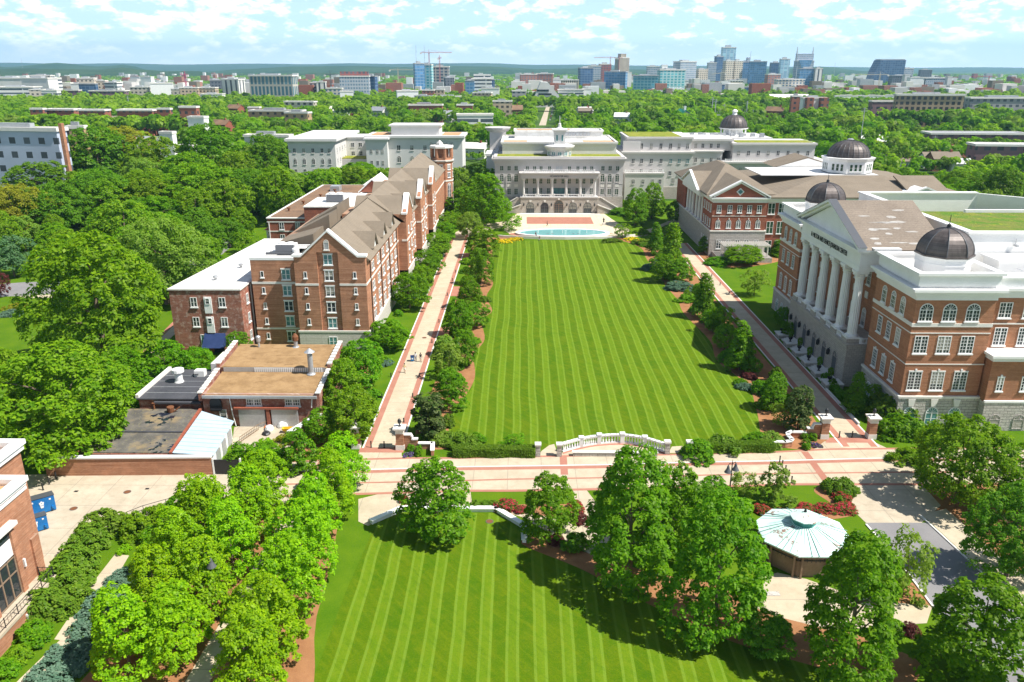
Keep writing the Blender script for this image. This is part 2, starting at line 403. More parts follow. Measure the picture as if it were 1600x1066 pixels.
# ---------------------------------------------------------------- windows (frame with a pane as its sub-part)
WCACHE = {}
FROT = {'S': 0.0, 'W': -PI/2, 'E': PI/2, 'N': PI}
def win_mesh(w, h, nx, nz, arch, fm, gm, sill, key, fr=.11, mu=.055, wood=None):
    k = (round(w,2), round(h,2), nx, nz, arch, fm, gm, sill, key, fr, mu)
    if k in WCACHE: return WCACHE[k]
    F = MB(); Pn = MB()
    hs = h-w/2 if arch else h
    F.box(-w/2, -.10, 0, -w/2+fr, -.004, hs); F.box(w/2-fr, -.10, 0, w/2, -.004, hs)
    F.box(-w/2+fr, -.10, 0, w/2-fr, -.004, fr)
    if arch:
        n = 12
        for i in range(n):
            a0, a1 = PI*i/n, PI*(i+1)/n
            r0, r1 = w/2-fr, w/2
            q = [(r0*math.cos(a0), hs+r0*math.sin(a0)), (r1*math.cos(a0), hs+r1*math.sin(a0)), (r1*math.cos(a1), hs+r1*math.sin(a1)), (r0*math.cos(a1), hs+r0*math.sin(a1))]
            F.ext(q, 'y', -.10, -.004)
        F.box(-w/2+fr, -.095, hs-.06, w/2-fr, -.01, hs+.06)
        for i in range(1, 6):
            a = PI*i/6
            c, s = math.cos(a), math.sin(a); r = w/2-fr; e = mu*.5
            F.ext([(-s*e, hs+.06+c*e*0), (s*e, hs+.06), (r*c+s*e, hs+r*s-c*e), (r*c-s*e, hs+r*s+c*e)], 'y', -.085, -.02)
    else:
        F.box(-w/2+fr, -.10, hs-fr, w/2-fr, -.004, hs)
    z1 = hs-(.06 if arch else fr)
    for i in range(1, nx):
        x = -w/2+w*i/nx; e = mu*(1.5 if (nx % 2 == 0 and i == nx//2) else .5)
        F.box(x-e, -.085, fr, x+e, -.02, z1)
    for j in range(1, nz):
        z = fr+(z1-fr)*j/nz
        F.box(-w/2+fr, -.075, z-mu*.5, w/2-fr, -.025, z+mu*.5)
    if sill: F.box(-w/2-.12, -.22, -.2, w/2+.12, -.004, -.002)
    if key == 1: F.box(-.13, -.16, h, .13, -.004, h+.42); F.box(-w/2-.05, -.12, h+.002, w/2+.05, -.004, h+.14)
    if key == 2: F.box(-w/2-.12, -.14, h+.002, w/2+.12, -.004, h+.22)
    Pn.box(-w/2+.02, -.045, .02, w/2-.02, -.008, hs-.02)
    if arch:
        pr = [((w/2-.02)*math.cos(PI*i/12), hs-.02+(w/2-.02)*math.sin(PI*i/12)) for i in range(13)]
        Pn.ext(pr, 'y', -.045, -.008)
    def mk(name, b, m):
        me = bpy.data.meshes.new(name); me.from_pydata(b.v, [], b.f); me.materials.append(MT[m]); return me
    WCACHE[k] = (mk('window_frame', F, fm), mk('pane', Pn, gm))
    return WCACHE[k]
def window(root, x, y, z, face, w=1.3, h=1.9, nx=2, nz=3, arch=False, fm='white', gm='glass', sill=True, key=0, name='window', fr=.11, mu=.055):
    a, b = win_mesh(w, h, nx, nz, arch, fm, gm, sill, key, fr, mu)
    o = bpy.data.objects.new(name, a); COL.objects.link(o); o.parent = root
    r = wloc(root)
    o.location = (x-r.x, y-r.y, z-r.z); o.rotation_euler = (0, 0, FROT[face])
    p = bpy.data.objects.new('pane', b); COL.objects.link(p); p.parent = o
    return o
def text(body, x, y, z, face, size, parent, width=None, mat='ink'):
    cu = bpy.data.curves.new('lettering', 'FONT'); cu.body = body; cu.size = size; cu.extrude = .03
    cu.align_x = 'CENTER'; cu.align_y = 'CENTER'; cu.space_character = 1.05
    o = bpy.data.objects.new('lettering', cu); COL.objects.link(o)
    o.data.materials.append(MT[mat]); r = wloc(parent); o.parent = parent
    o.location = (x-r.x, y-r.y, z-r.z); o.rotation_euler = (PI/2, 0, FROT[face])
    bpy.context.view_layer.update()
    if width: o.scale.x = width/max(o.dimensions.x, .01)
    me = bpy.data.meshes.new_from_object(o.evaluated_get(bpy.context.evaluated_depsgraph_get()))
    q = bpy.data.objects.new('lettering', me); COL.objects.link(q); q.parent = parent
    q.location = o.location; q.rotation_euler = o.rotation_euler; q.scale = o.scale
    bpy.data.objects.remove(o); q.name = 'lettering'
    return q
# ================================================================ the setting
def gp(pts, z=0.0): return [G(u, v, z) for u, v in pts]
struct('ground', MB().add([(-40000,-400,-.03),(40000,-400,-.03),(40000,40000,-.03),(-40000,40000,-.03)], [(0,1,2,3)]), 'ground')
sheet('campus_lawn', rect(-150, 20, 150, 330), -.004, 'grass')
# the two mown lawns
sheet('main_lawn', smoothpoly([(-12.2,104.5),(-11,116),(-8.5,126),(-8.6,150),(-8,176),(-9,205),(-10,236),(-7.5,245.5),(2,249.3),(14,249.8),(27,249.3),(34,244),(37,232),(37.6,205),(37.2,180),(37.6,150),(38.6,125),(38.4,112),(35.5,104),(28,101.8),(14,105.2),(2,103.2)], 5), .004, 'lawn')
sheet('front_lawn', [(-19.2,40),(-18.6,57),(-18.3,70),(-17.6,80.5),(-17.2,83.9),(-14.6,85.7),(-3.2,85.7),(-.2,82.3),(.3,79.2),(5,75.4),(12.3,69.5),(20.8,62.6),(29.5,58.9),(37,57.6),(46,52),(48,40)], .004, 'lawn')
sheet('side_lawn', smoothpoly(gp([(1106,424),(1160,409),(1205,402),(1218,420),(1212,452),(1165,462),(1130,455)]), 5), .004, 'grass')
sheet('far_side_lawn', smoothpoly(gp([(-40,530),(-40,475),(20,466),(75,462),(78,490),(60,520),(10,545)]), 5), .004, 'grass')
# planting beds of bark mulch
def bed(pts, n=5, z=.008): sheet('mulch_bed', smoothpoly(pts, n), z, 'bed')
bed([(-10.2,103.5),(-11.4,113),(-9.6,121),(-8.2,131),(-9,143),(-7.4,152),(-8.6,165),(-6.6,172),(-8.4,184),(-7.2,196),(-9,210),(-8.6,226),(-9.4,240),(-13.6,246),(-15.4,236),(-14.6,210),(-15.6,180),(-14.4,150),(-15.2,125),(-15.6,106)])
bed([(-14,244),(-9,248),(-2,250.5),(-3,253.5),(-10,254),(-15,250)])
bed([(28.5,251),(33,247.5),(36.5,238),(36,222),(38,208),(36.4,196),(37,182),(36.4,170),(38,152),(36.8,140),(39.2,128),(37.6,116),(36,106.5),(40,103.5),(44.6,105),(46.2,120),(46,150),(46,190),(46,230),(38,250),(30,254)])
bed([(-47.5,56),(-39.5,56),(-39.5,76),(-39,88),(-30,91),(-24,91),(-21.6,80),(-20.4,66),(-20,50),(-48,50)])
bed([(-36.2,97.2),(-30,100.8),(-26.2,104),(-25.6,125),(-27.4,140),(-29.4,143),(-30,112)])
sheet('yard_floor', gp([(362,700),(366,668),(395,660),(478,660),(470,690),(450,712),(400,712)]), .012, 'yard')
bed(gp([(815,850),(905,888),(985,930),(1100,985),(1180,1015),(1300,1050),(1390,1090),(1440,1040),(1360,1000),(1240,960),(1130,915),(1020,895),(905,860),(850,838)]))
bed(gp([(735,795),(820,788),(905,790),(900,806),(820,806),(770,800)]))
bed(gp([(1195,786),(1240,800),(1290,812),(1340,800),(1310,772),(1285,760),(1272,768),(1300,790),(1270,800),(1215,792)]))
bed(gp([(1402,944),(1425,910),(1455,945),(1450,952)]), 2)
bed(gp([(1430,770),(1520,862),(1600,905),(1640,860),(1640,730),(1500,740)]))
bed(gp([(1085,398),(1110,394),(1195,400),(1218,408),(1160,418),(1110,414)]))
# paths
def pathway(name, x0, x1, y0, y1, bw=.75):
    sheet(name, rect(x0, y0, x1, y1), .012, 'path')
    for a, b in ((x0-.2, x0+bw), (x1-bw, x1+.2)):
        sheet('paver_band', rect(a, y0, b, y1), .016, 'paver')
        e0, e1 = (a-.25, a) if a < x0 else (b, b+.25)
        struct('kerb', MB().box(e0, y0, -.02, e1, y1, .03), 'cap')
pathway('walkway', -22.5, -17.6, 103.2, 258)
for a, b in ((222, 231), (184, 193), (153, 160)): sheet('paver_pad', rect(-17.1, a, -14.9, b), .014, 'paver')
pathway('side_walkway', 47.0, 51.6, 104.5, 246)
sheet('walkway_link', smoothpoly(gp([(1040,352),(1085,345),(1120,338),(1130,330),(1105,330),(1060,340),(1000,362),(940,366),(945,372),(1010,368)]), 4), .013, 'path')
sheet('walkway_curve', smoothpoly([(-22.5,252),(-17.6,252),(-15,262),(-6,272),(-1,278),(-2,284),(-12,278),(-21,266)], 4), .013, 'path')
# cross street of concrete slabs and brick bands
L0 = [(440,722),(560,718),(640,716),(720,716),(800,714),(940,712),(1045,710.5),(1200,707),(1300,702),(1420,701),(1640,699)]
LA = [(440,740),(495,739),(592,737),(720,733),(800,732),(935,730),(1075,726),(1200,724),(1350,720),(1417,719),(1640,718)]
LB = [(440,757),(485,756),(597,754),(732,751),(800,749),(930,747),(1087,743),(1180,741),(1232,740),(1410,738),(1640,737)]
LC = [(440,775.5),(457,775),(597,771),(735,767),(800,767),(915,765),(1095,761),(1235,757),(1427,757),(1640,756)]
sheet('street', gp(L0)+gp(LC)[::-1], .012, 'street')
def band(px, w, name='paver_band', z=.018, mat='paver'):
    q = gp(px); out = []; bk = []
    for (x, y) in q: out.append((x, y+w/2)); bk.append((x, y-w/2))
    sheet(name, out+bk[::-1], z, mat)
band(L0, .5); band(LA, .75); band(LB, .35); band(LC, .55)
q = gp(LA); struct('kerb', MB().add([(x, y+.4, .02) for x, y in q]+[(x, y+.62, .02) for x, y in q]+[(x, y+.4, .10) for x, y in q]+[(x, y+.62, .10) for x, y in q],
     [(i, i+1, 2*len(q)+i+1, 2*len(q)+i) for i in range(len(q)-1)]+[(2*len(q)+i, 2*len(q)+i+1, 3*len(q)+i+1, 3*len(q)+i) for i in range(len(q)-1)]), 'cap')
for a, b in (((503,722),(468,776)), ((880,714),(882,742)), ((1257,706),(1295,757))):
    (x0,y0),(x1,y1) = G(*a), G(*b)
    sheet('paver_band', [(x0-.5,y0),(x0+.5,y0),(x1+.5,y1),(x1-.5,y1)], .022, 'paver')
sheet('gate_apron', [(-23.2,96.8),(-14.2,97),(-15.6,98.6),(-16.9,101),(-17.2,103.3),(-23,103.4)], .0145, 'street')
sheet('paver_threshold', [(-23.2,101.8),(-16.8,101.8),(-16.8,103.4),(-23.2,103.4)], .019, 'paver')
sheet('side_gate_apron', gp([(1262,708),(1275,700),(1288,690),(1364,690),(1385,700),(1425,706),(1425,716),(1250,718)]), .0145, 'street')
sheet('paver_threshold', gp([(1290,692),(1362,692),(1358,684),(1292,684)]), .019, 'paver')
sheet('service_yard', gp([(40,742),(75,741),(220,738),(362,735),(440,738),(500,722),(500,740),(470,775),(440,790),(350,782),(250,800),(180,824),(70,905),(20,960),(20,830)]), .010, 'yard')
sheet('south_walk', gp([(597,771),(735,767),(738,790),(735,797),(640,797),(600,810),(575,822),(560,815),(560,780)]), .011, 'street')
sheet('south_walk', gp([(895,765),(915,764),(935,790),(960,860),(930,870),(870,840),(815,808),(780,797),(800,792),(880,815),(905,815)]), .011, 'street')
sheet('terrace_walk', gp([(1180,905),(1180,950),(1220,965),(1300,985),(1448,974),(1457,947),(1400,942),(1330,930),(1260,905),(1215,895)]), .011, 'path')
# drive on the right
sheet('drive_apron', gp([(1290,757),(1440,757),(1470,790),(1440,817),(1353,817),(1330,795)]), .011, 'yard')
sheet('drive', gp([(1353,817),(1448,817),(1520,883),(1600,958),(1720,1080),(1600,1120),(1560,1085),(1460,952),(1400,872)]), .0105, 'asphalt')
sheet('pavement', gp([(1440,804),(1478,795),(1560,868),(1640,930),(1640,990),(1600,953),(1522,880)]), .013, 'street')
for a in ([(1438,806),(1520,882),(1600,957),(1700,1055)], [(1353,820),(1400,872),(1460,952)]):
    q = gp(a); k = MB()
    for p0, p1 in zip(q, q[1:]):
        d = Vector((p1[0]-p0[0], p1[1]-p0[1])).normalized()*.1; nx, ny = -d.y, d.x
        k.prism([(p0[0]-nx,p0[1]-ny),(p1[0]-nx,p1[1]-ny),(p1[0]+nx,p1[1]+ny),(p0[0]+nx,p0[1]+ny)], -.02, .13)
    struct('kerb', k, 'cap')
# far left roads and walks
sheet('campus_road', gp([(-40,446),(0,444),(40,441),(85,440),(140,446),(160,455),(85,459),(40,462),(0,464),(-40,465)]), .006, 'asphalt')
sheet('walkway', gp([(30,463),(85,460),(160,458),(160,463),(85,465),(40,466)]), .009, 'path')
sheet('parking_lane', gp([(335,366),(352,362),(362,385),(330,412),(300,420),(255,430),(300,400)]), .006, 'asphalt')
sheet('garden_walk', gp([(98,372),(108,371),(106,380),(80,395),(48,412),(42,408),(70,394),(92,382)]), .009, 'path')
sheet('garden_walk', gp([(228,551),(240,552),(276,520),(272,508)]), .009, 'path')
sheet('paver_band', gp([(222,551),(228,551),(272,507),(270,503)]), .011, 'paver')
sheet('garden_walk', gp([(280,341),(350,343),(350,347),(280,344)]), .009, 'path')
# plaza in front of the far hall
sheet('plaza', [(-6,266),(-3,257.5),(31,257.5),(37,266),(33,286),(31,299.2),(-2,299.2),(-5,284)], .010, 'plaza')
bx0, by0 = G(823, 350); bx1, by1 = G(926, 339.5)
sheet('paver_field', rect(1.8, by0, 25.4, by1), .016, 'paver')
sheet('plaza_step', rect(-1, 297.6, 29.5, 299.6), .02, 'cap')
# lower-left garden walk
sheet('garden_walk', [(-45.8,76.4),(-44.1,76.2),(-43.3,70),(-42.4,63.5),(-42.6,62),(-44.8,62.3),(-45.6,70)], .012, 'path')
sheet('garden_walk', [(-44.2,62.2),(-40.6,62.0),(-40.8,61.0),(-42.2,60.6),(-43.6,56),(-44,50),(-45.6,50),(-45,57)], .012, 'path')
sheet('garden_walk', [(-30.2,50),(-28,50),(-27.6,62),(-27.4,74),(-27,86),(-29,86),(-29.4,74),(-29.8,62)], .012, 'path')
# the avenue that runs north through the trees
sheet('avenue', [G(842,196),G(853,196),G(861,158),G(857,158)], .006, 'yard')
# hills
def hill(name, u0, u1, dist, tops, depth, mat):
    """a wooded ridge: a lumpy sheet rising from the plain, its crest at the heights given"""
    mb = MB(); n = 90; rows = 7
    us = [u0+(u1-u0)*i/n for i in range(n+1)]
    hs = []
    for u in us:
        for (ua, va), (ub, vb) in zip(tops, tops[1:]):
            if ua <= u <= ub:
                t = (u-ua)/(ub-ua); t = t*t*(3-2*t); v = va+(vb-va)*t
        hs.append(v)
    rr = random.Random(int(dist))
    ph = [rr.uniform(0, 6.28) for _ in range(6)]
    vs = []
    for j in range(rows+1):
        s = j/rows
        for i, u in enumerate(us):
            a = (u-800)/FPX/math.cos(TH)*1.0
            D = dist-depth*(1-s)
            x, y = D*math.tan(math.atan((u-800)/FPX*math.cos(TH*0)))-D*YAW, D
            top = ZT(x*dist/D, dist, hs[i])
            w = sum(math.sin(u*(.013+.017*k)+ph[k]+s*3*k)*1.0/(k+1) for k in range(6))
            z = top*(s**1.1)*(1+.05*w*(1-s)*3)
            vs.append((x, y, max(z, 0)-2*(1-s)))
    for i, u in enumerate(us):
        x, y = (dist+depth*.6)*(u-800)/FPX-(dist+depth*.6)*YAW, dist+depth*.6
        vs.append((x, y, -2))
    fs = []
    for j in range(rows+1):
        for i in range(n): fs.append((j*(n+1)+i, j*(n+1)+i+1, (j+1)*(n+1)+i+1, (j+1)*(n+1)+i))
    mb.add(vs, fs)
    o = struct(name, mb, mat)
    o.data.polygons.foreach_set('use_smooth', [True]*len(o.data.polygons))
def hillmat(name, c1, c2, sc):
    m, t, b = newmat(name); o = coords(t)
    c = mix(t, rng(t, noise(t, o, sc, 6, .7), .4, .6), c1, c2)
    c = mix(t, rng(t, noise(t, scaled(t, o, (1, .35, 1)), sc*7, 4, .7), .68, .74, 0, .7), c, (.35, .33, .30))
    fin(b, t, c, .95, .05); bump(t, b, noise(t, o, sc*9, 4, .7), 1.0, 25)
    return m
MT['hill'] = hillmat('wooded_hill', (.02, .06, .018), (.05, .10, .03), .003)
MT['hillnear'] = hillmat('wooded_slope', (.03, .075, .02), (.065, .115, .03), .006)
hill('far_hills', -420, 2040, 13500, [(-420,100),(0,99),(60,98),(130,100),(220,99),(300,101),(420,99.5),(500,100.5),(560,98.8),(620,100),(700,99),(760,98.6),(830,101.5),(900,101),(980,102.5),(1060,103),(1140,103.5),(1250,104.5),(1400,106),(1480,105.2),(1600,106.5),(2040,106.5)], 3800, 'hill')
hill('middle_hills', -420, 1330, 7200, [(-420,101),(0,101.5),(50,105),(125,98.2),(180,104),(205,103),(225,101),(270,112),(330,113),(400,108),(480,104),(560,103),(640,105),(700,103),(760,104),(840,108),(900,107),(1000,109),(1100,108),(1200,108),(1250,104),(1330,112)], 1900, 'hill')
hill('near_hills', -420, 860, 5000, [(-420,112),(0,110),(70,107),(120,108),(190,109),(220,105.5),(250,109),(290,111.5),(330,111),(360,115),(440,117),(520,114),(600,113),(660,116),(720,112),(780,117),(860,124)], 1100, 'hillnear')
# ================================================================ plants
def leaf_arrays(P, N, size, rng_, aspect=.62):
    """kite-shaped leaf sprays: P centres, N normals (n,3) -> verts (4n,3)"""
    n = len(P)
    N = N/np.maximum(np.linalg.norm(N, axis=1, keepdims=True), 1e-6)
    r = rng_.normal(size=(n,3)); T = np.cross(N, r); T /= np.maximum(np.linalg.norm(T, axis=1, keepdims=True), 1e-6)
    B = np.cross(N, T)
    s = (size*(.65+.7*rng_.random((n,1))))
    V = np.empty((n,4,3))
    V[:,0] = P-T*s; V[:,1] = P+B*s*aspect+N*s*.12; V[:,2] = P+T*s; V[:,3] = P-B*s*aspect+N*s*.12
    return V.reshape(-1,3)
def quad_mesh(name, V, mat, lr):
    me = bpy.data.meshes.new(name); nq = len(V)//4
    me.vertices.add(len(V)); me.vertices.foreach_set('co', V.astype(np.float32).ravel())
    me.loops.add(nq*4); me.loops.foreach_set('vertex_index', np.arange(nq*4, dtype=np.int32))
    me.polygons.add(nq); me.polygons.foreach_set('loop_start', np.arange(0, nq*4, 4, dtype=np.int32))
    me.update(calc_edges=True)
    at = me.attributes.new('lr', 'FLOAT', 'FACE'); at.data.foreach_set('value', lr.astype(np.float32))
    me.materials.append(mat); me.update()
    return me
def profile(shape, s):
    if shape == 'oval': return np.sqrt(np.clip(1-((s-.42)/.60)**2, 0.02, 1))
    if shape == 'round': return np.sqrt(np.clip(1-((s-.45)/.56)**2, 0.02, 1))
    if shape == 'broad': return np.clip(np.sqrt(np.clip(1-((s-.35)/.66)**2, 0.03, 1)), 0, 1)
    if shape == 'egg': return np.clip(np.sqrt(np.clip(1-((s-.30)/.72)**2, 0.02, 1))*(1-.22*s), 0, 1)
    if shape == 'cone': return np.clip(1.02-s, .06, 1)**.8
    if shape == 'column': return np.clip(1.25*(1-np.abs(s-.35)**2.2*1.35), .15, 1)
    if shape == 'dome': return np.sqrt(np.clip(1-s*s, .02, 1))
def crown(name, mat, R, T, zb, shape, nclump, nleaf, leaf, seed, clump=.27, fill=.5, lumpy=.18):
    g = np.random.default_rng(seed)
    n = nclump
    s = (np.arange(n)+g.random(n))/n
    # more clumps where the crown is wide
    w = profile(shape, np.linspace(.01,.99,200)); cw = np.cumsum(w+.15); cw /= cw[-1]
    s = np.interp(s, cw, np.linspace(.01,.99,200))
    th = np.arange(n)*2.39996+g.normal(size=n)*.5
    lob = 1+lumpy*1.25*(np.sin(th*2+seed)+.6*np.sin(th*3+1.7*seed)+.5*np.sin(s*9+th))
    rad = profile(shape, s)*lob*np.where(g.random(n) < fill, .80+.18*g.random(n), np.sqrt(g.random(n))*.75)
    rc = R*clump*(.7+.6*g.random(n))
    C = np.stack([np.cos(th)*rad*(R-rc*.6), np.sin(th)*rad*(R-rc*.6), zb+s*(T-zb-rc*.5)], 1)
    k = nleaf//n
    idx = np.repeat(np.arange(n), k)
    d = g.normal(size=(len(idx),3)); d /= np.linalg.norm(d, axis=1, keepdims=True)
    out = C[idx]*np.array([1,1,0]); out = out/np.maximum(np.linalg.norm(out, axis=1, keepdims=True), .01)
    d = d+out*.6+np.array([0,0,.7]); d /= np.linalg.norm(d, axis=1, keepdims=True)
    P = C[idx]+d*(rc[idx]*(.55+.5*g.random(len(idx))))[:,None]*np.array([1.1,1.1,.85])
    N = d*.8+g.normal(size=d.shape)*.42+np.array([0,0,.7])
    V = leaf_arrays(P, N, leaf, g)
    lr = np.clip(.36+.22*g.normal(size=len(idx))+.3*(g.random(n)[idx]-.5)+.5*(g.random(len(idx)) < .22), 0, 1)
    return quad_mesh(name, V, mat, lr)
def trunk_mesh(name, T, zb, r, R, seed, limbs=6):
    rr = random.Random(seed); mb = MB()
    pts = [Vector((0,0,-.1)), Vector((rr.uniform(-.1,.1), rr.uniform(-.1,.1), zb*.7)), Vector((rr.uniform(-.25,.25), rr.uniform(-.25,.25), T*.45)), Vector((rr.uniform(-.4,.4), rr.uniform(-.4,.4), T*.8))]
    rs = [r*1.25, r, r*.65, r*.2]
    for i in range(3): mb.tube(pts[i], pts[i+1], rs[i], rs[i+1], 7)
    for k in range(limbs):
        a = k*2.4+rr.random(); t = .35+.5*k/limbs
        b = pts[1].lerp(pts[3], t*.8)
        e = b+Vector((math.cos(a)*R*rr.uniform(.45,.7), math.sin(a)*R*rr.uniform(.45,.7), T*rr.uniform(.12,.28)))
        m = b.lerp(e, .5)+Vector((0,0,T*.03))
        mb.tube(b, m, r*.42, r*.26, 5); mb.tube(m, e, r*.26, r*.07, 5)
    me = bpy.data.meshes.new(name); me.from_pydata(mb.v, [], mb.f); me.materials.append(MT['bark'])
    return me
KINDS = {  # shape, R, T, zb, clumps, leaves, leaf size, clump ratio, fill, trunk r
 'maple': ('egg', 3.6, 9.5, .9, 250, 10000, .165, .155, .74, .17),
 'tallmaple': ('egg', 5.0, 14.0, 1.2, 420, 18500, .18, .125, .74, .25),
 'round': ('round', 3.4, 6.8, .9, 190, 7600, .165, .165, .74, .14),
 'oak': ('broad', 8.0, 15.0, 2.2, 430, 20500, .24, .115, .7, .42),
 'big': ('round', 7.0, 15.0, 2.5, 230, 9700, .32, .15, .72, .38),
 'mid': ('broad', 6.0, 13.0, 2.2, 130, 4300, .42, .19, .68, .32),
 'cone': ('cone', 2.4, 8.5, .5, 90, 4200, .20, .30, .7, .13),
 'column': ('column', 1.8, 6.2, .3, 70, 4200, .17, .34, .7, .12),
 'airy': ('round', 3.0, 5.2, .8, 42, 1500, .20, .24, .5, .09),
 'spiky': ('egg', 2.2, 5.6, .2, 46, 2400, .17, .22, .75, .08),
 'shrub': ('dome', 1.6, 1.7, .0, 90, 3000, .12, .21, .75, 0),
 'spread': ('dome', 2.6, 1.3, .0, 60, 3200, .18, .22, .7, 0),
 'ball': ('round', .75, 1.25, .0, 30, 1500, .085, .34, .75, 0),
 'lowbed': ('dome', 1.6, .7, .0, 40, 1700, .12, .20, .6, 0),
}
PROTO = {}
def proto(kind, leaves, var):
    k = (kind, leaves, var)
    if k not in PROTO:
        sh, R, T, zb, nc, nl, lf, cl, fi, tr = KINDS[kind]
        sd = sum(map(ord, kind+leaves))+var*17
        PROTO[k] = (crown('crown', L[leaves], R, T, zb, sh, nc, nl, lf, sd, cl, fi), trunk_mesh('trunk', T, zb, tr, R, sd) if tr else None, R, T)
    return PROTO[k]
USED = {}
NPLANT = [0]
def plant(name, label, cat, x, y, r, h, kind, leaves, group=None, nvar=3, rz=None, z=0.0):
    NPLANT[0] += 1
    cm, tm, R, T = proto(kind, leaves, NPLANT[0] % nvar)
    sx, sz = r/R, h/T
    rz = rnd.uniform(0, 6.28) if rz is None else rz
    if tm is None:
        o = bpy.data.objects.new(name, cm); COL.objects.link(o)
        o.location = (x, y, z); o.scale = (sx, sx, sz); o.rotation_euler = (0,0,rz)
        return tag(o, label, cat, group)
    o = thing(name, label, cat, (x, y, z), group, rz); o.scale = (sx, sx, sz)
    a = bpy.data.objects.new('trunk', tm); COL.objects.link(a); a.parent = o
    b = bpy.data.objects.new('crown', cm); COL.objects.link(b); b.parent = o
    return o
def ptree(name, label, cat, u, vb, vt, wpx, kind, leaves, group=None, **k):
    x, y = G(u, vb)
    d = PJ(x, y, 0)[2]
    h = ZT(x, y+wpx*.18*d/FPX, vt)
    return plant(name, label, cat, x, y, wpx/2*d/FPX, h, kind, leaves, group, **k)

# --- foreground: three ranks of yellow-green maples beside the front lawn
ranks = [(-35.4, [58,64.5,71,77.5], 'westernmost rank beside the junipers'), (-31.2, [60,66.5,73,79.5,86], 'middle rank by the garden walk'), (-23.0, [54.5,60.5,66.5,72.5,78.5,84.5,90.5], 'rank along the front lawn')]
ords = ['first', 'second', 'third', 'fourth', 'fifth', 'sixth', 'seventh', 'eighth']
for x, ys, nm in ranks:
    for i, y in enumerate(ys):
        plant('maple_tree', f'yellow-green maple, {ords[i]} from the near end of the {nm}', 'tree', x+rnd.uniform(-.6,.6), y+rnd.uniform(-.6,.6), rnd.uniform(2.95,3.4), rnd.uniform(8.4,9.8), 'maple', 'maple', 'maples in ranks beside the front lawn')
plant('maple_tree', 'small yellow-green maple where the ranks meet the service yard railing', 'tree', -38.5, 84.0, 2.6, 5.2, 'maple', 'maplegreen', 'maples in ranks beside the front lawn')
# --- single foreground trees: u, base row, top row, width
for (u, vb, vt, w, kind, lv, lab) in [
  (681, 836, 706, 112, 'maple', 'maplegreen', 'round-headed maple alone on the lawn edge with the white seat wall behind'),
  (858, 838, 732, 84, 'maple', 'maplegreen', 'smallish maple between the red roses and the south walk'),
  (983, 905, 686, 158, 'tallmaple', 'maplegreen', 'tall broad maple in front of the white balustrade'),
  (1052, 862, 718, 96, 'maple', 'maplegreen', 'maple half hidden behind the tall maple by the balustrade'),
  (1117, 992, 758, 152, 'tallmaple', 'maplegreen', 'tall maple just west of the green copper pavilion'),
  (1322, 1052, 818, 165, 'tallmaple', 'maplegreen', 'tall dark maple standing in front of the copper pavilion'),
  (1408, 930, 822, 88, 'airy', 'pale', 'thin feathery tree at the tip of the drive bed'),
  (1520, 1070, 888, 165, 'maple', 'maplegreen', 'open spreading maple in front of the drive near the frame corner'),
  (1494, 784, 642, 155, 'oak', 'oak', 'wide green tree throwing a shadow on the concrete drive'),
  (1572, 900, 748, 130, 'oak', 'dark', 'dark tree in shade beside the right pavement'),
  (1620, 800, 690, 110, 'oak', 'oak', 'green tree at the frame edge beyond the drive'),
  (1210, 786, 718, 52, 'spiky', 'pale', 'upright spiky shrub-like tree beside the bollard row'),
  (1163, 775, 734, 46, 'airy', 'pale', 'thin sapling beside the twin bell lamp'),
  (1110, 795, 742, 60, 'round', 'maplegreen', 'low round tree behind the copper pavilion lawn'),
  (1193, 1022, 950, 84, 'round', 'dark', 'dark round bush-like tree under the tall maple by the pavilion'),
]: ptree('maple_tree' if 'maple' in lab else 'garden_tree', lab, 'tree', u, vb, vt, w, kind, lv)
# --- trees between the west walkway and the main lawn
for i, (u, vb, vt, w, kind, lv, lab) in enumerate([
  (671, 681, 612, 50, 'column', 'magnolia', 'dark glossy magnolia behind the brick gate pillar'),
  (704, 636, 572, 56, 'maple', 'maplegreen', 'bright round tree next past the dark magnolia'),
  (702, 590, 534, 50, 'airy', 'pale', 'dull feathery small tree behind the bright round one'),
  (727, 572, 512, 46, 'round', 'maplegreen', 'bright small tree beside the first scallop of bark'),
  (697, 556, 522, 46, 'shrub', 'pale', 'grey-green mounded shrub between walkway and lawn trees'),
  (716, 526, 464, 46, 'maple', 'maplegreen', 'green tree opposite the two walkers'),
  (745, 512, 470, 40, 'round', 'maplegreen', 'bright slender tree with a bare trunk at the lawn edge'),
  (733, 482, 428, 46, 'maple', 'maplegreen', 'bright tree in the middle of the west lawn edge'),
  (752, 445, 386, 42, 'maple', 'maplegreen', 'tidy round tree level with the gabled dormitory bay'),
  (754, 402, 352, 52, 'maple', 'oak', 'tree before the yellow bed at the pool end'),
  (735, 372, 330, 46, 'round', 'pale', 'loose pale tree where the west walkway bends'),
  (757, 352, 268, 76, 'tallmaple', 'oak', 'tall full tree in front of the far hall west stair'),
  (725, 340, 290, 50, 'maple', 'maplegreen', 'tree at the foot of the octagonal brick tower'),
  (800, 360, 332, 40, 'airy', 'oak', 'low layered tree beside the pool west end'),
  (775, 340, 300, 40, 'maple', 'maplegreen', 'bright tree against the far hall arcade'),
  (765, 320, 262, 44, 'tallmaple', 'oak', 'narrow tree at the far hall corner'),
  (742, 300, 255, 46, 'big', 'oak', 'tree in the gap beside the far hall'),
]): ptree('lawn_tree', lab, 'tree', u, vb, vt, w, kind, lv, 'trees along the west edge of the main lawn')
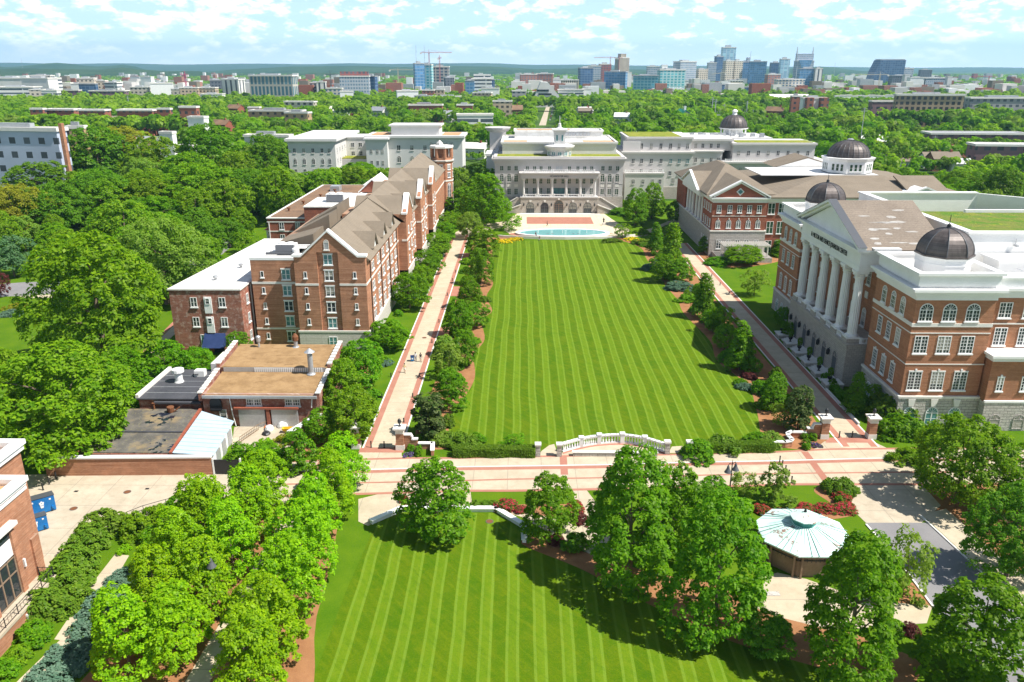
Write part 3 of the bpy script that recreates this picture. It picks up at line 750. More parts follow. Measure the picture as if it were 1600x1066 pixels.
# --- trees along the dormitory
for i, (u, vb, vt, w, lv, lab) in enumerate([
  (640, 482, 424, 62, 'maplegreen', 'rounded glossy tree in front of the dormitory bay joint'),
  (606, 542, 498, 72, 'maplegreen', 'rounded tree below the dormitory dormers'),
  (566, 608, 528, 78, 'maplegreen', 'rounded tree at the dormitory south corner'),
  (540, 650, 555, 74, 'oak', 'leaning mass of leaves beside the gravel-roof wall'),
  (556, 690, 605, 80, 'oak', 'green tree behind the west gate pillar'),
  (505, 690, 635, 60, 'maplegreen', 'bright tree over the white-capped garden wall'),
  (668, 430, 388, 48, 'maplegreen', 'clipped round tree midway along the dormitory'),
  (682, 400, 362, 50, 'oak', 'clipped round tree under the second dormitory gable'),
  (694, 378, 346, 46, 'maplegreen', 'clipped round tree under the third dormitory gable'),
  (704, 358, 330, 42, 'oak', 'clipped round tree beside the dormitory tower'),
  (660, 456, 412, 40, 'oak', 'smaller round tree by the first dormitory gable'),
  (375, 560, 516, 34, 'maplegreen', 'bright sapling in the court beside the blue awning'),
]): ptree('round_tree', lab, 'tree', u, vb, vt, w, 'round' if i not in (3,) else 'maple', lv, 'round trees along the dormitory')
# --- trees along the east side of the lawn
for i, (u, vb, vt, w, kind, lv, lab) in enumerate([
  (1048, 424, 346, 44, 'cone', 'oak', 'tallest conical tree at the north-east lawn corner'),
  (1024, 398, 346, 30, 'cone', 'maplegreen', 'slim conical tree nearest the yellow bed'),
  (1036, 440, 395, 44, 'round', 'maplegreen', 'bright round tree below the tallest conical one'),
  (1064, 442, 400, 40, 'maple', 'oak', 'round tree beside the east walkway end'),
  (1098, 497, 424, 42, 'cone', 'maplegreen', 'conical tree alone in the middle of the east edge'),
  (1125, 520, 476, 52, 'airy', 'oak', 'loose spreading tree shading the bark strip'),
  (1155, 578, 500, 50, 'cone', 'maplegreen', 'bright conical tree opposite the portico'),
  (1132, 545, 505, 42, 'round', 'oak', 'round green tree behind the bright conical one'),
  (1208, 640, 578, 44, 'maple', 'maplegreen', 'bright leafy tree near the red bed'),
  (1246, 672, 602, 40, 'column', 'magnolia', 'magnolia beside the east gate pillar'),
  (1225, 668, 628, 46, 'airy', 'pale', 'grey-green loose shrub-tree left of the magnolia'),
  (992, 352, 292, 48, 'maple', 'maplegreen', 'yellow-green round tree beside the far hall east stair'),
  (1018, 342, 284, 42, 'maple', 'oak', 'darker tree behind the yellow-green round one'),
  (1060, 350, 312, 42, 'round', 'dark', 'dark tree against the brick hall corner'),
  (972, 372, 348, 34, 'airy', 'oak', 'low layered tree beside the pool east end'),
  (1105, 395, 368, 36, 'round', 'dark', 'dense shrub-tree at the brick hall corner'),
  (1160, 412, 382, 66, 'round', 'oak', 'leafy trained trees hiding the pergola foot'),
  (1178, 462, 418, 44, 'airy', 'pale', 'nearly bare young tree on the side lawn'),
  (1215, 400, 374, 30, 'cone', 'maplegreen', 'small cone tree beside the brick hall steps'),
  (1336, 645, 577, 40, 'cone', 'dark', 'dark conifer in the shade of the portico building'),
  (1362, 640, 598, 34, 'maple', 'oak', 'slim tree catching sun before the stone plinth'),
  (1525, 660, 606, 24, 'column', 'maplegreen', 'narrow clipped evergreen against the stone plinth'),
  (1222, 512, 478, 26, 'round', 'dark', 'dark tree in shade at the portico far end'),
  (1232, 528, 502, 22, 'round', 'dark', 'dark shrub-tree beside the shaded stone base'),
]): ptree('garden_tree', lab, 'tree', u, vb, vt, w, kind, lv, 'trees along the east edge of the main lawn')
# --- big trees on the left
for (u, vb, vt, w, kind, lv, lab) in [
  (168, 575, 358, 200, 'oak', 'oak', 'largest broad green tree left of the white-roofed brick block'),
  (262, 475, 336, 132, 'oak', 'pale', 'pale open-crowned tree behind the largest broad tree'),
  (112, 712, 528, 215, 'oak', 'oak', 'wide spreading tree overhanging the puddled roof'),
  (20, 680, 540, 120, 'oak', 'oak', 'spreading tree at the frame edge above the brick corner building'),
  (200, 640, 535, 90, 'maple', 'maplegreen', 'bright tree reaching the black flat roof'),
  (262, 590, 530, 70, 'round', 'maplegreen', 'bright low tree beside the diagonal garden walk'),
  (310, 600, 540, 70, 'round', 'maplegreen', 'bright low tree below the blue awning'),
  (30, 378, 285, 104, 'oak', 'yellow', 'yellowish tree at the left frame edge'),
  (24, 432, 366, 66, 'round', 'blue', 'bluish-green round tree beside the garden walk'),
  (0, 465, 422, 30, 'round', 'maroon', 'maroon-leaved tree at the left frame edge'),
  (100, 360, 282, 90, 'oak', 'dark', 'dark tree behind the yellowish one'),
  (75, 330, 250, 100, 'big', 'dark', 'dark crown next to the pale blue apartment block'),
  (165, 345, 262, 110, 'oak', 'dark', 'deep green tree above the largest broad tree'),
  (235, 340, 262, 100, 'oak', 'oak', 'mid-green tree above the pale open-crowned tree'),
  (310, 338, 252, 110, 'oak', 'oak', 'broad tree north of the parking lane'),
  (385, 330, 262, 90, 'oak', 'dark', 'tree touching the brown-roofed brick wing'),
  (360, 385, 338, 44, 'round', 'dark', 'dark shrub-like tree beside the parking lane'),
  (385, 395, 358, 40, 'airy', 'oak', 'small tree at the edge of the white roof'),
  (420, 300, 208, 80, 'big', 'dark', 'tall tree hiding the white hall corner'),
  (335, 300, 192, 100, 'big', 'dark', 'tall dark tree above the row of garden trees'),
  (200, 290, 196, 100, 'big', 'yellow', 'yellow-green crown among darker trees'),
  (160, 300, 196, 90, 'big', 'dark', 'dark crown left of the yellow-green one'),
  (250, 300, 212, 84, 'big', 'oak', 'rough crown right of the yellow-green one'),
  (110, 300, 228, 80, 'big', 'oak', 'crown in front of the apartment brick end'),
  (300, 310, 236, 84, 'big', 'oak', 'crown behind the broad tree north of the parking lane'),
  (455, 320, 268, 70, 'big', 'oak', 'crown beyond the brown-roofed brick wing'),
  (560, 290, 252, 74, 'big', 'maplegreen', 'bright crown in front of the white connecting wing'),
  (510, 300, 262, 60, 'big', 'oak', 'crown left of the bright one at the white wing'),
  (440, 275, 225, 60, 'big', 'oak', 'crown at the foot of the white hall'),
]: ptree('broad_tree', lab, 'tree', u, vb, vt, w, kind, lv, 'large trees on the west side')
# --- cypress-like evergreens at the yard
for (u, vb, vt, w, lab) in [(378, 735, 690, 34, 'clipped evergreen nearest the black gate'), (408, 738, 692, 40, 'clipped evergreen second from the black gate'), (440, 735, 700, 30, 'short clipped evergreen in the yard row'), (470, 738, 668, 40, 'tallest clipped evergreen in the yard row'), (425, 720, 690, 30, 'clipped evergreen behind the yard row')]:
    ptree('evergreen_tree', lab, 'tree', u, vb, vt, w, 'column', 'maplegreen', 'clipped evergreens by the yard')
# --- shrubs
def shrubs(rows, name, cat, group=None):
    for (u, v, w, hgt, kind, lv, lab) in rows:
        x, y = G(u, v); d = PJ(x, y, 0)[2]
        plant(name, lab, cat, x, y, w/2*d/FPX, hgt, kind, lv, group)
shrubs([
  (160, 830, 70, 2.6, 'shrub', 'hedge', 'big laurel shrub at the yard corner, farthest of the laurel bank'),
  (140, 855, 70, 2.6, 'shrub', 'hedge', 'laurel shrub next to the yard corner one'),
  (120, 890, 76, 2.6, 'shrub', 'hedge', 'laurel shrub in the middle of the laurel bank'),
  (95, 922, 80, 2.7, 'shrub', 'hedge', 'laurel shrub against the terrace railing'),
  (108, 950, 70, 2.3, 'shrub', 'hedge', 'laurel shrub beside the walk kink'),
  (72, 958, 76, 2.6, 'shrub', 'hedge', 'laurel shrub nearest the terrace wall'),
  (55, 1000, 60, 1.8, 'shrub', 'maplegreen', 'lighter shrub below the laurel bank'),
  (30, 1030, 44, 1.3, 'shrub', 'oak', 'small shrub at the foot of the terrace wall'),
  (10, 1050, 50, 1.2, 'shrub', 'maplegreen', 'yellowish shrub at the bottom frame corner'),
  (215, 835, 60, 2.6, 'shrub', 'oak', 'mixed shrub below the curved yard railing'),
  (250, 820, 60, 2.6, 'shrub', 'oak', 'shrub between railing and maples'),
  (245, 850, 56, 2.0, 'shrub', 'maplegreen', 'light shrub at the head of the garden walk'),
  (285, 800, 60, 2.4, 'shrub', 'maplegreen', 'light shrub at the north end of the maple ranks')], 'laurel_shrub', 'shrub', 'shrubs on the terrace bank')
shrubs([
  (200, 905, 56, 1.1, 'spread', 'juniper', 'blue-green juniper at the shaded head of the walk'),
  (185, 925, 64, 1.2, 'spread', 'juniper', 'blue-green juniper in the middle of the upper patch'),
  (162, 950, 76, 1.3, 'spread', 'juniper', 'blue-green juniper beside the walk kink'),
  (145, 985, 76, 1.3, 'spread', 'juniper', 'blue-green juniper at the lower end of the upper patch'),
  (112, 1030, 80, 1.2, 'spread', 'juniper', 'blue-green juniper at the top of the lower patch'),
  (85, 1060, 90, 1.2, 'spread', 'juniper', 'blue-green juniper at the bottom frame edge')], 'juniper_shrub', 'shrub', 'juniper ground cover')
shrubs([(125, 985, 30, .8, 'lowbed', 'maple', 'lime-green low plant below the laurels'), (140, 940, 26, .8, 'lowbed', 'maple', 'lime-green low plant at the walk edge'), (195, 862, 24, .8, 'lowbed', 'maple', 'lime-green low plant at the head of the walk')], 'border_plant', 'plant')
# low round box balls at the gates
bx = [(1226,755-97,22),(1222,772-97,22),(1208,698,0)]
for i, (u, v, w, lab) in enumerate([(655,688,13,'box ball nearest the west gate wall'),(668,687,13,'middle box ball on the west gate lawn'),(680,686,13,'outer box ball on the west gate lawn'),(642,704,13,'box ball above the purple bed at the west gate'),(655,706,12,'box ball right of the west purple bed'),(654,712,12,'lower box ball right of the west purple bed'),
     (1270,687,15,'box ball against the east gate pillar'),(1257,685,13,'box ball in the curve of the east gate wall'),(1259,695,13,'middle box ball in front of the east gate wall'),(1259,702,14,'lowest box ball in front of the east gate wall')]):
    x, y = G(u, v); plant('box_ball', lab, 'shrub', x, y, w/2*PJ(x,y,0)[2]/FPX, 1.0, 'ball', 'maplegreen', 'box balls at the gates')
for u, v, w, lab in [(640,712,20,'purple flower patch at the west gate'),(1275,697,20,'purple flower patch at the east gate')]:
    x, y = G(u, v); plant('flower_patch', lab, 'flowers', x, y, w/2*PJ(x,y,0)[2]/FPX, .4, 'lowbed', 'purple')
for u, v, w, h, lab in [(790,795,36,1.3,'red rose shrub on the grass strip beside the small maple'),(815,800,20,.9,'low red rose shrub right of the bigger one'),(900,795,26,1.1,'red rose shrub between the two maples'),
      (1290,797,36,.8,'red rose shrub nearest the copper pavilion'),(1258,797,34,.7,'red rose shrub left along the pavilion bed'),(1318,797,40,.8,'red rose shrub at the drive corner'),(1315,781,28,1.0,'red rose shrub behind the drive corner one'),(1190,800,30,.9,'red rose shrub behind the pavilion roof'),(1160,600,16,.6,'red flowering shrub at the lawn edge by the bright leafy tree'),(632,785,16,1.0,'red rose shrub left of the lone round-headed maple')]:
    x, y = G(u, v); plant('rose_shrub', lab, 'shrub', x, y, w/2*PJ(x,y,0)[2]/FPX, h, 'shrub', 'red', 'red flowering shrubs')
for u, v, w, lab in [(785,378,34,'yellow flower bed at the pool west end'),(805,375,26,'yellow flower bed next to the pool wall'),(988,375,30,'yellow flower bed at the pool east end'),(1070,432,16,'yellow flowers by the east walkway'),(1183,604,14,'yellow flowers at the lawn south-east corner'),(1175,408,26,'yellow flowers along the side lawn'),(700,347,20,'yellow patch at the tower walk')]:
    x, y = G(u, v); plant('flower_patch', lab, 'flowers', x, y, w/2*PJ(x,y,0)[2]/FPX, .7, 'lowbed', 'gold', 'yellow flower beds')
shrubs([(1312,768,54,1.6,'spread','hedge','broad dark clipped shrub at the east garden corner'),(1310,786,14,1.0,'ball','maplegreen','tiny bright ball shrub among the red roses'),
  (1390,655,80,4.0,'shrub','hedge','large glossy mound beside the east gate pillar'),(1405,680,70,3.2,'shrub','maplegreen','bright mound in front of the glossy one'),
  (1570,660,30,3.0,'shrub','hedge','round clipped bush against the stone plinth'),(1545,640,40,3.0,'shrub','maplegreen','bright bush beside the narrow clipped evergreen'),(1600,660,34,2.4,'shrub','maple','lime bush at the right frame edge'),
  (1420,720,60,1.8,'shrub','oak','low shrub before the plinth'),(1300,605,18,1.6,'shrub','dark','dark clipped shrub below the portico'),(1290,595,16,1.5,'shrub','dark','second dark clipped shrub below the portico'),
  (870,848,26,1.2,'shrub','maroon','maroon bush in the bark beside the south walk'),(900,855,44,1.8,'shrub','dark','dark green bush beside the maroon one'),(905,815,30,1.2,'shrub','maroon','maroon bush behind the dark green one'),
  (1090,712,60,2.2,'shrub','maplegreen','leafy shrub behind the east clipped hedge'),(1130,700,60,1.6,'spread','hedge','low shrub mass behind the east hedge'),(805,700,44,2.0,'airy','maplegreen','leafy open shrub behind the west hedge'),(720,695,60,1.6,'spread','hedge','olive mounded shrub behind the west hedge'),(690,690,50,1.4,'spread','pale','dull green mound inside the west gate wall'),(745,690,30,1.3,'shrub','maplegreen','bright small shrub in the west hedge bed'),
  (1205,692,50,1.3,'spread','pale','olive mound inside the east gate wall'),(1180,690,40,1.3,'shrub','maplegreen','bright shrub inside the east gate wall'),
  (1020,420,40,1.2,'spread','juniper','blue-green spreader at the north-east lawn edge'),(1062,452,46,1.8,'shrub','juniper','grey-green shrub midway along the east lawn edge'),(1045,435,30,1.5,'shrub','oak','green shrub beside the grey-green spreader'),(1075,470,36,1.6,'shrub','oak','green shrub below the grey-green one'),
  (1112,505,34,1.6,'shrub','dark','dark shrub near the lone conical tree'),(1140,562,44,1.8,'shrub','dark','dark shrub below the bright conical tree'),(1120,412,44,1.8,'shrub','maplegreen','bright clipped mound beside the east walkway'),(1195,610,40,1.7,'shrub','hedge','shrub below the bright leafy tree'),(1170,590,24,1.0,'shrub','maroon','maroon shrub at the lawn edge'),
  (1000,365,34,1.3,'shrub','oak','shrub behind the east yellow bed'),(1010,382,44,1.5,'shrub','hedge','long shrub mass before the slim conical tree'),(955,378,30,1.0,'spread','hedge','low shrub at the end of the pool wall'),(735,410,34,1.3,'shrub','oak','shrub behind the tidy round lawn tree'),(755,470,26,1.1,'spread','hedge','low shrub on the west bark scallop'),(700,545,40,1.5,'spread','juniper','grey spreading shrub on the west bark'),(740,535,24,1.0,'spread','oak','low spreader on the west lawn edge'),
  (700,342,40,1.4,'spread','maple','lime ground shrub beside the tower walk'),(970,335,40,2.4,'shrub','dark','dark clipped bush at the far hall stair'),(958,322,24,2.6,'shrub','oak','round bush against the far hall base'),(970,322,20,2.6,'shrub','dark','second round bush against the far hall base'),(1000,338,60,1.5,'spread','hedge','long dark shrub before the yellow-green tree'),
  (792,326,20,2.6,'shrub','maplegreen','round bush left of the far hall arcade'),(480,640,30,1.6,'shrub','hedge','shrub beside the gravel-roof parapet'),(610,520,44,1.6,'shrub','maple','lime shrub before the dormitory plinth'),
  (20,492,34,1.2,'spread','juniper','blue-green shrub on the far side lawn'),(25,482,36,1.0,'spread','yellow','olive shrub on the far side lawn'),(60,792,26,1.6,'shrub','maple','lime shrub behind the blue bins'),(445,690,40,.9,'lowbed','yellow','yellow-green bed in the cluttered yard'),(415,695,30,.8,'lowbed','maple','lime bed in the cluttered yard'),
  (1215,985,36,1.6,'shrub','dark','dark shrub at the terrace paving edge'),(1395,985,40,1.2,'shrub','oak','low shrub beside the terrace walk'),(1420,990,30,1.2,'shrub','maroon','maroon shrub beside the terrace walk'),(1435,945,24,.7,'lowbed','pale','low tuft in the bark at the drive tip')],
  'garden_shrub', 'shrub')
# clipped hedges
def hedge(name, label, p0, p1, w, h, leaves='hedge', cat='hedge', leaf=.10):
    d = Vector((p1[0]-p0[0], p1[1]-p0[1], 0)); ln = d.length; d.normalize(); nrm = Vector((-d.y, d.x, 0))
    g = np.random.default_rng(int(ln*100)); n = int(ln*(w+2*h)*130)
    s = g.random(n)*ln; q = g.random(n)*(w+2*h)
    off = np.where(q < h, -w/2, np.where(q > h+w, w/2, q-h-w/2)); zz = np.where(q < h, q, np.where(q > h+w, w+2*h-q, h))
    nx = np.where(q < h, -1, np.where(q > h+w, 1, 0)); nz = np.where((q >= h) & (q <= h+w), 1, .25)
    bmp = .12*np.sin(s*1.3)+.06*g.normal(size=n)
    D = np.array([d.x,d.y,0]); Nn = np.array([nrm.x,nrm.y,0])
    P = s[:,None]*D+(off+nx*bmp)[:,None]*Nn+np.array([0,0,1])*(np.clip(zz+nz*bmp*.7, .03, None))[:,None]
    N = nx[:,None]*Nn+np.array([0,0,1])*nz[:,None]+g.normal(size=(n,3))*.5
    me = quad_mesh(name, leaf_arrays(P, N, leaf, g), L[leaves], g.random(n))
    o = bpy.data.objects.new(name, me); COL.objects.link(o); o.location = (*p0, 0)
    core = MB().add([tuple(Vector((*p0,0))+nrm*a+d*b+Vector((0,0,c))) for a, b, c in [(-w/2+.12,.1,0),(-w/2+.12,ln-.1,0),(w/2-.12,ln-.1,0),(w/2-.12,.1,0),(-w/2+.12,.1,h-.12),(-w/2+.12,ln-.1,h-.12),(w/2-.12,ln-.1,h-.12),(w/2-.12,.1,h-.12)]],
        [(0,1,2,3),(4,7,6,5),(0,4,5,1),(1,5,6,2),(2,6,7,3),(3,7,4,0)])
    core.build('stems', L[leaves], o)
    return tag(o, label, cat)
a0, a1 = G(708,712), G(836,712); hedge('clipped_hedge', 'long clipped box hedge west of the white balustrade', a0, a1, 1.5, 1.35)
a0, a1 = G(1080,706), G(1208,704); hedge('clipped_hedge', 'long clipped box hedge east of the white balustrade', a0, a1, 1.5, 1.35)
hedge('clipped_hedge', 'low dark hedge in the planter below the shaded pavilion', (53.2,121), (53.4,126.5), 1.2, 1.0, 'dark')
for (u, v, w, h, lab) in [(1330,800-0,0,0,'')][:0]: pass
# small round shrubs in a row on the grass strip
for i, u in enumerate((742, 757, 770)):
    x, y = G(u, 792); plant('box_ball', f'small clipped ball on the grass strip, {ords[i]} from the lone maple', 'shrub', x, y, .65, .9, 'ball', 'hedge', 'clipped balls on the grass strip')

# --- border planting that fills both edges of the main lawn
gb = random.Random(31)
def border(n, fx, y0, y1, place):
    ys = sorted(gb.uniform(y0, y1) for _ in range(n))
    kinds = [('shrub','maplegreen','bright green mounded shrub'),('shrub','hedge','green clipped shrub'),('shrub','oak','leafy green shrub'),('spread','maplegreen','low bright green spreader'),('spread','juniper','grey-green spreader'),('round','maplegreen','small bright round tree'),('shrub','maple','lime green shrub'),('lowbed','hedge','low green border plant')]
    cnt = {}
    rows = []
    for y in ys: rows.append((y, gb.choices(range(8), [.24,.16,.18,.12,.08,.08,.06,.08])[0]))
    for y, k in rows:
        kd, lv, nm = kinds[k]; cnt[k] = cnt.get(k, 0)+1
        o_ = ords+['ninth','tenth','eleventh','twelfth','thirteenth','fourteenth','fifteenth','sixteenth','seventeenth','eighteenth']
        x = fx(y); r = gb.uniform(1.0,1.9); h = {'shrub': gb.uniform(1.2,2.2), 'spread': .9, 'round': gb.uniform(2.8,4.0), 'lowbed': .6}[kd]
        plant('border_shrub', f'{nm}, {o_[min(cnt[k]-1, 17)]} of its kind from the south in the {place}', 'shrub', x, y, r if kd != 'round' else 1.5, h, kd, lv, 'shrubs of the lawn borders')
border(46, lambda y: -12.2+gb.uniform(-2.6,2.0), 108, 244, 'west lawn border')
border(58, lambda y: 42.0+gb.uniform(-4.2,3.6), 108, 246, 'east lawn border')
border(20, lambda y: -26.2+gb.uniform(-1.2,1.6), 112, 240, 'dormitory border')
# ================================================================ campus buildings
def parapet(mb, x0, y0, x1, y1, z0, z1, t=.5):
    mb.box(x0,y0,z0,x1,y0+t,z1); mb.box(x0,y1-t,z0,x1,y1,z1); mb.box(x0,y0+t,z0,x0+t,y1-t,z1); mb.box(x1-t,y0+t,z0,x1,y1-t,z1)
def cornice(mb, x0, y0, x1, y1, steps):
    """stepped mouldings round a rectangle: (overhang, z0, z1)"""
    for o, a, b in steps: mb.box(x0-o, y0-o, a, x1+o, y1+o, b)
def dome(root, x, y, zb, r, h, n=8, drum=None, finial=1.6, name='dome'):
    if drum: drum.build('drum', 'white', root)
    m = MB(); pr = [(r*1.07, zb-.25), (r*1.07, zb)]+[(r*math.cos(a)**.9, zb+h*math.sin(a)) for a in [PI/2*i/9 for i in range(9)]]+[(.25, zb+h)]
    m.lathe(x, y, pr, n, PI/n)
    d = m.build(name, 'bronze', root)
    ribs = MB()
    for k in range(n):
        a = PI/n+2*PI*k/n
        pts = [(x+math.cos(a)*(rr+.04), y+math.sin(a)*(rr+.04), z) for rr, z in pr[2:]]
        for p, q in zip(pts, pts[1:]): ribs.tube(p, q, .07, n=4)
    ribs.build('rib', 'darkgrey', d)
    f = MB().lathe(x, y, [(.5, zb+h-.1), (.3, zb+h+.25), (.32, zb+h+.5), (.06, zb+h+.7), (.05, zb+h+finial)], 8)
    f.build('finial', 'dark', d)
    return d
def balustrade(mb, p0, p1, z, h=1.0, step=.45, n=4):
    p0 = Vector((*p0, z)); p1 = Vector((*p1, z)); d = p1-p0; L_ = d.length; u = d.normalized(); w = Vector((-u.y, u.x, 0))*.14
    def bar(a, b, zz0, zz1, k=1.0):
        mb.prism([tuple((a-w*k)[:2]), tuple((b-w*k)[:2]), tuple((b+w*k)[:2]), tuple((a+w*k)[:2])], z+zz0, z+zz1)
    bar(p0, p1, 0, .16); bar(p0, p1, h-.16, h, 1.2)
    k = max(int(L_/step), 2)
    for i in range(1, k):
        q = p0+u*(L_*i/k); mb.lathe(q.x, q.y, [(.06, z+.16), (.10, z+.4), (.05, z+h-.16)], n)
    for q in (p0, p1): mb.box(q.x-.22, q.y-.22, z, q.x+.22, q.y+.22, z+h+.1)
def column(root, x, y, z0, z1, r, flutes=16, mat='white', cap=True):
    m = MB(); h = z1-z0
    m.box(x-r*1.45, y-r*1.45, z0, x+r*1.45, y+r*1.45, z0+r*.35)
    m.lathe(x, y, [(r*1.35, z0+r*.35), (r*1.38, z0+r*.6), (r*1.1, z0+r*.8)], 16)
    n = flutes*2; vs = []; fs = []
    prof = [(1.0, 0.0), (1.0, .3), (.95, .6), (.86, .9), (.85, 1.0)]
    zc = z1-r*2.1 if cap else z1-r*.6
    for s, t in prof:
        for k in range(n):
            a = 2*PI*k/n; rr = r*s*(1.0 if k % 2 else .90)
            vs.append((x+rr*math.cos(a), y+rr*math.sin(a), z0+r*.8+(zc-z0-r*.8)*t))
    for i in range(len(prof)-1):
        for k in range(n): fs.append((i*n+k, i*n+(k+1) % n, (i+1)*n+(k+1) % n, (i+1)*n+k))
    m.add(vs, fs)
    if cap:
        for j in range(3):
            a, b = zc+r*.5*j, zc+r*.5*(j+1)
            m.lathe(x, y, [(r*(.86+.10*j), a), (r*(1.02+.14*j), b-.08), (r*(.92+.10*j), b)], 14)
        for k in range(4):
            a = PI/4+PI/2*k; m.box(x+math.cos(a)*r*1.25-.18, y+math.sin(a)*r*1.25-.18, zc+r*1.0, x+math.cos(a)*r*1.25+.18, y+math.sin(a)*r*1.25+.18, zc+r*1.6)
        m.box(x-r*1.3, y-r*1.3, z1-r*.55, x+r*1.3, y+r*1.3, z1-.01)
    else: m.box(x-r*1.2, y-r*1.2, z1-r*.5, x+r*1.2, y+r*1.2, z1-.01)
    return m.build('column', mat, root)

# ---------------------------------------------------------------- the porticoed hall on the right
J = thing('portico_hall', 'brick hall with a six-column white portico, two dark domes and a white flat roof', 'building', (63, 112, 0))
w = MB()
w.box(57.6,112,4.6,69.2,125.5,20); w.box(69.2,113.4,4.6,125,125.5,20); w.box(61.5,125.5,4.6,125,162,20); w.box(57.6,162,4.6,69.2,175,20); w.box(69.2,162,4.6,125,174,20)
w.build('wall', 'brickJ', J)
m = MB(); m.box(57.35,111.75,-.3,69.45,125.6,4.6); m.box(69.45,113.15,-.3,125.2,125.5,4.6); m.box(57.35,161.9,-.3,69.45,175.25,4.6); m.box(69.45,163,-.3,125,174.2,4.6)
m.build('stone_base', 'stone', J)
m = MB()
for x0,y0,x1,y1 in ((57.2,111.6,69.6,125.7),(57.2,161.8,69.6,175.4)): m.box(x0,y0,4.6,x1,y1,4.95)
m.box(69.6,113.0,4.6,125.2,113.4,4.9)
for x0,y0,x1,y1 in ((57.48,111.88,69.32,125.6),(57.48,161.9,69.32,175.1)): m.box(x0,y0,15.9,x1,y1,16.45); m.box(x0+.05,y0+.05,14.85,x1-.05,y1-.05,15.0); m.box(x0+.05,y0+.05,9.95,x1-.05,y1-.05,10.1)
m.box(69.4,113.3,15.9,125,113.4,16.1)
m.build('string_course', 'cap', J)
m = MB()
for y0, y1 in ((112,125.5),(162,175)):
    cornice(m, 57.6, y0, 69.2, y1, [(.12,20,20.6),(.35,20.6,21.0),(.62,21.0,21.35),(.95,21.35,21.75)])
    m.box(57.9,y0+.3,21.75,68.9,y1-.3,22.1)
    parapet(m, 57.5, y0-.1, 69.3, y1+.1, 22.1, 23.7, .5); parapet(m, 57.1, y0-.5, 69.7, y1+.5, 23.7, 24.1, 1.0)
cornice(m, 70.2, 113.4, 124.2, 173.6, [(.12,20.0,20.6),(.5,20.6,21.2),(.8,21.2,21.6)])
parapet(m, 70.0, 113.3, 124.4, 173.8, 21.6, 22.9, .5); parapet(m, 69.8, 113.0, 124.7, 174.1, 22.9, 23.2, .9)
m.build('cornice', 'white', J)
MB().box(60.6,113.9,21.6,124.2,173.2,22.0).build('flat_roof', 'membrane', J)
# raised stage house with its planted roof
m = MB(); m.box(71.5,126.3,22.0,124,127.0,27.0); m.box(71.5,127.0,22.0,72.2,170,27.0); m.box(72.2,169.3,22.0,96,170,27.0)
m.prism([(96,169.3),(108,158),(108.6,158.6),(96,170)], 22.0, 27.0); m.prism([(108,158),(124,156),(124,156.7),(108.6,158.6)], 22, 27.0)
m.box(84,151,24,124,151.7,26.6); m.box(72.2,150.5,24,74,151.2,26.2)
m.box(71.2,126.0,27.0,124,127.3,27.25); m.box(71.2,127.3,27.0,72.5,170.3,27.25); m.box(72.5,169,27.0,96,170.3,27.25)
m.build('stage_parapet', 'white', J)
MB().box(72.2,127,22.05,124,150.9,26.1).build('planted_roof', 'sedumj', J)
MB().box(72.2,151.3,22.05,107,169.2,23.2).build('planted_strip', 'sedumj', J)
r = MB()
for k in range(5): r.tube((96+k*.8,153,23.2+k*.55),(96+k*.8,153,24.3+k*.55),.05,n=4)
r.tube((96,153,24.3),(99.2,153,26.5),.05,n=4); r.tube((99.2,153,26.5),(101,153,26.5),.05,n=4); r.box(98,152,23.2,100.5,153.4,24.0)
r.build('roof_ladder', 'greymetal', J)
m = MB(); m.box(74,121,22.0,84,125.5,23.6); m.box(73.6,120.6,23.6,84.4,125.9,23.9); m.build('roof_box', 'white', J)
m = MB(); m.box(75,113.9,23.2,75.3,118.4,23.2+.02); m.tube((79,126,25.2),(79,126,26.2),.06,n=5); m.box(78.8,125.3,25.0,79.2,126.2,25.3); m.build('roof_lamp', 'greymetal', J)
for cy, lab in ((118.7,'s'),(168.5,'n')):
    d = MB(); d.lathe(64.0, cy, [(3.85,22.0),(3.85,24.2),(3.95,24.2),(3.95,24.4),(3.9,24.4),(3.95,25.0),(4.15,25.35)], 8, PI/8)
    dome(J, 64.0, cy, 25.6, 3.9, 3.7, 8, d, 2.0)
# portico
m = MB(); m.box(55.2,127.6,-.3,61.5,157.2,7.3); m.box(55.0,127.4,7.3,61.5,157.4,7.7)
m.build('podium', 'stoneA', J)
cols = [129.2+5.2*k for k in range(6)]
for y in cols:
    MB().box(55.2,y-1.15,7.7,57.6,y+1.15,8.5).build('plinth', 'stoneA', J)
    column(J, 56.4, y, 8.5, 20.2, .80)
m = MB()
for a, b in zip(cols, cols[1:]): balustrade(m, (55.7,a+1.2), (55.7,b-1.2), 7.7, .95)
balustrade(m, (57.6,128.0), (61.4,128.0), 7.7, .95)
m.build('balustrade', 'white', J)
m = MB(); m.box(55.5,128.0,20.2,61.5,156.4,23.1); m.box(55.42,127.95,21.0,61.5,156.45,21.12)
for o, a, b in ((.25,23.1,23.4),(.55,23.4,23.7),(.95,23.7,24.0)): m.box(55.5-o,128.0-o,a,61.5,156.4+o,b)
m.build('entablature', 'white', J)
text('R. MILTON AND DENICE JOHNSON CENTER', 55.36, 142.0, 22.05, 'W', 1.25, J, 17.5)
m = MB(); m.ext([(129.2,24.02),(155.2,24.02),(142.2,29.0)], 'x', 55.7, 58.5); m.build('tympanum', 'white', J)
m = MB(); m.strip([(127.0,24.0),(142.2,29.5)], .42, 'x', 54.5, 55.9); m.strip([(142.2,29.5),(157.4,24.0)], .42, 'x', 54.5, 55.9)
m.strip([(128.2,24.0),(142.2,29.05)], .42, 'x', 55.0, 56.2); m.strip([(142.2,29.05),(156.2,24.0)], .42, 'x', 55.0, 56.2)
m.build('raking_cornice', 'white', J)
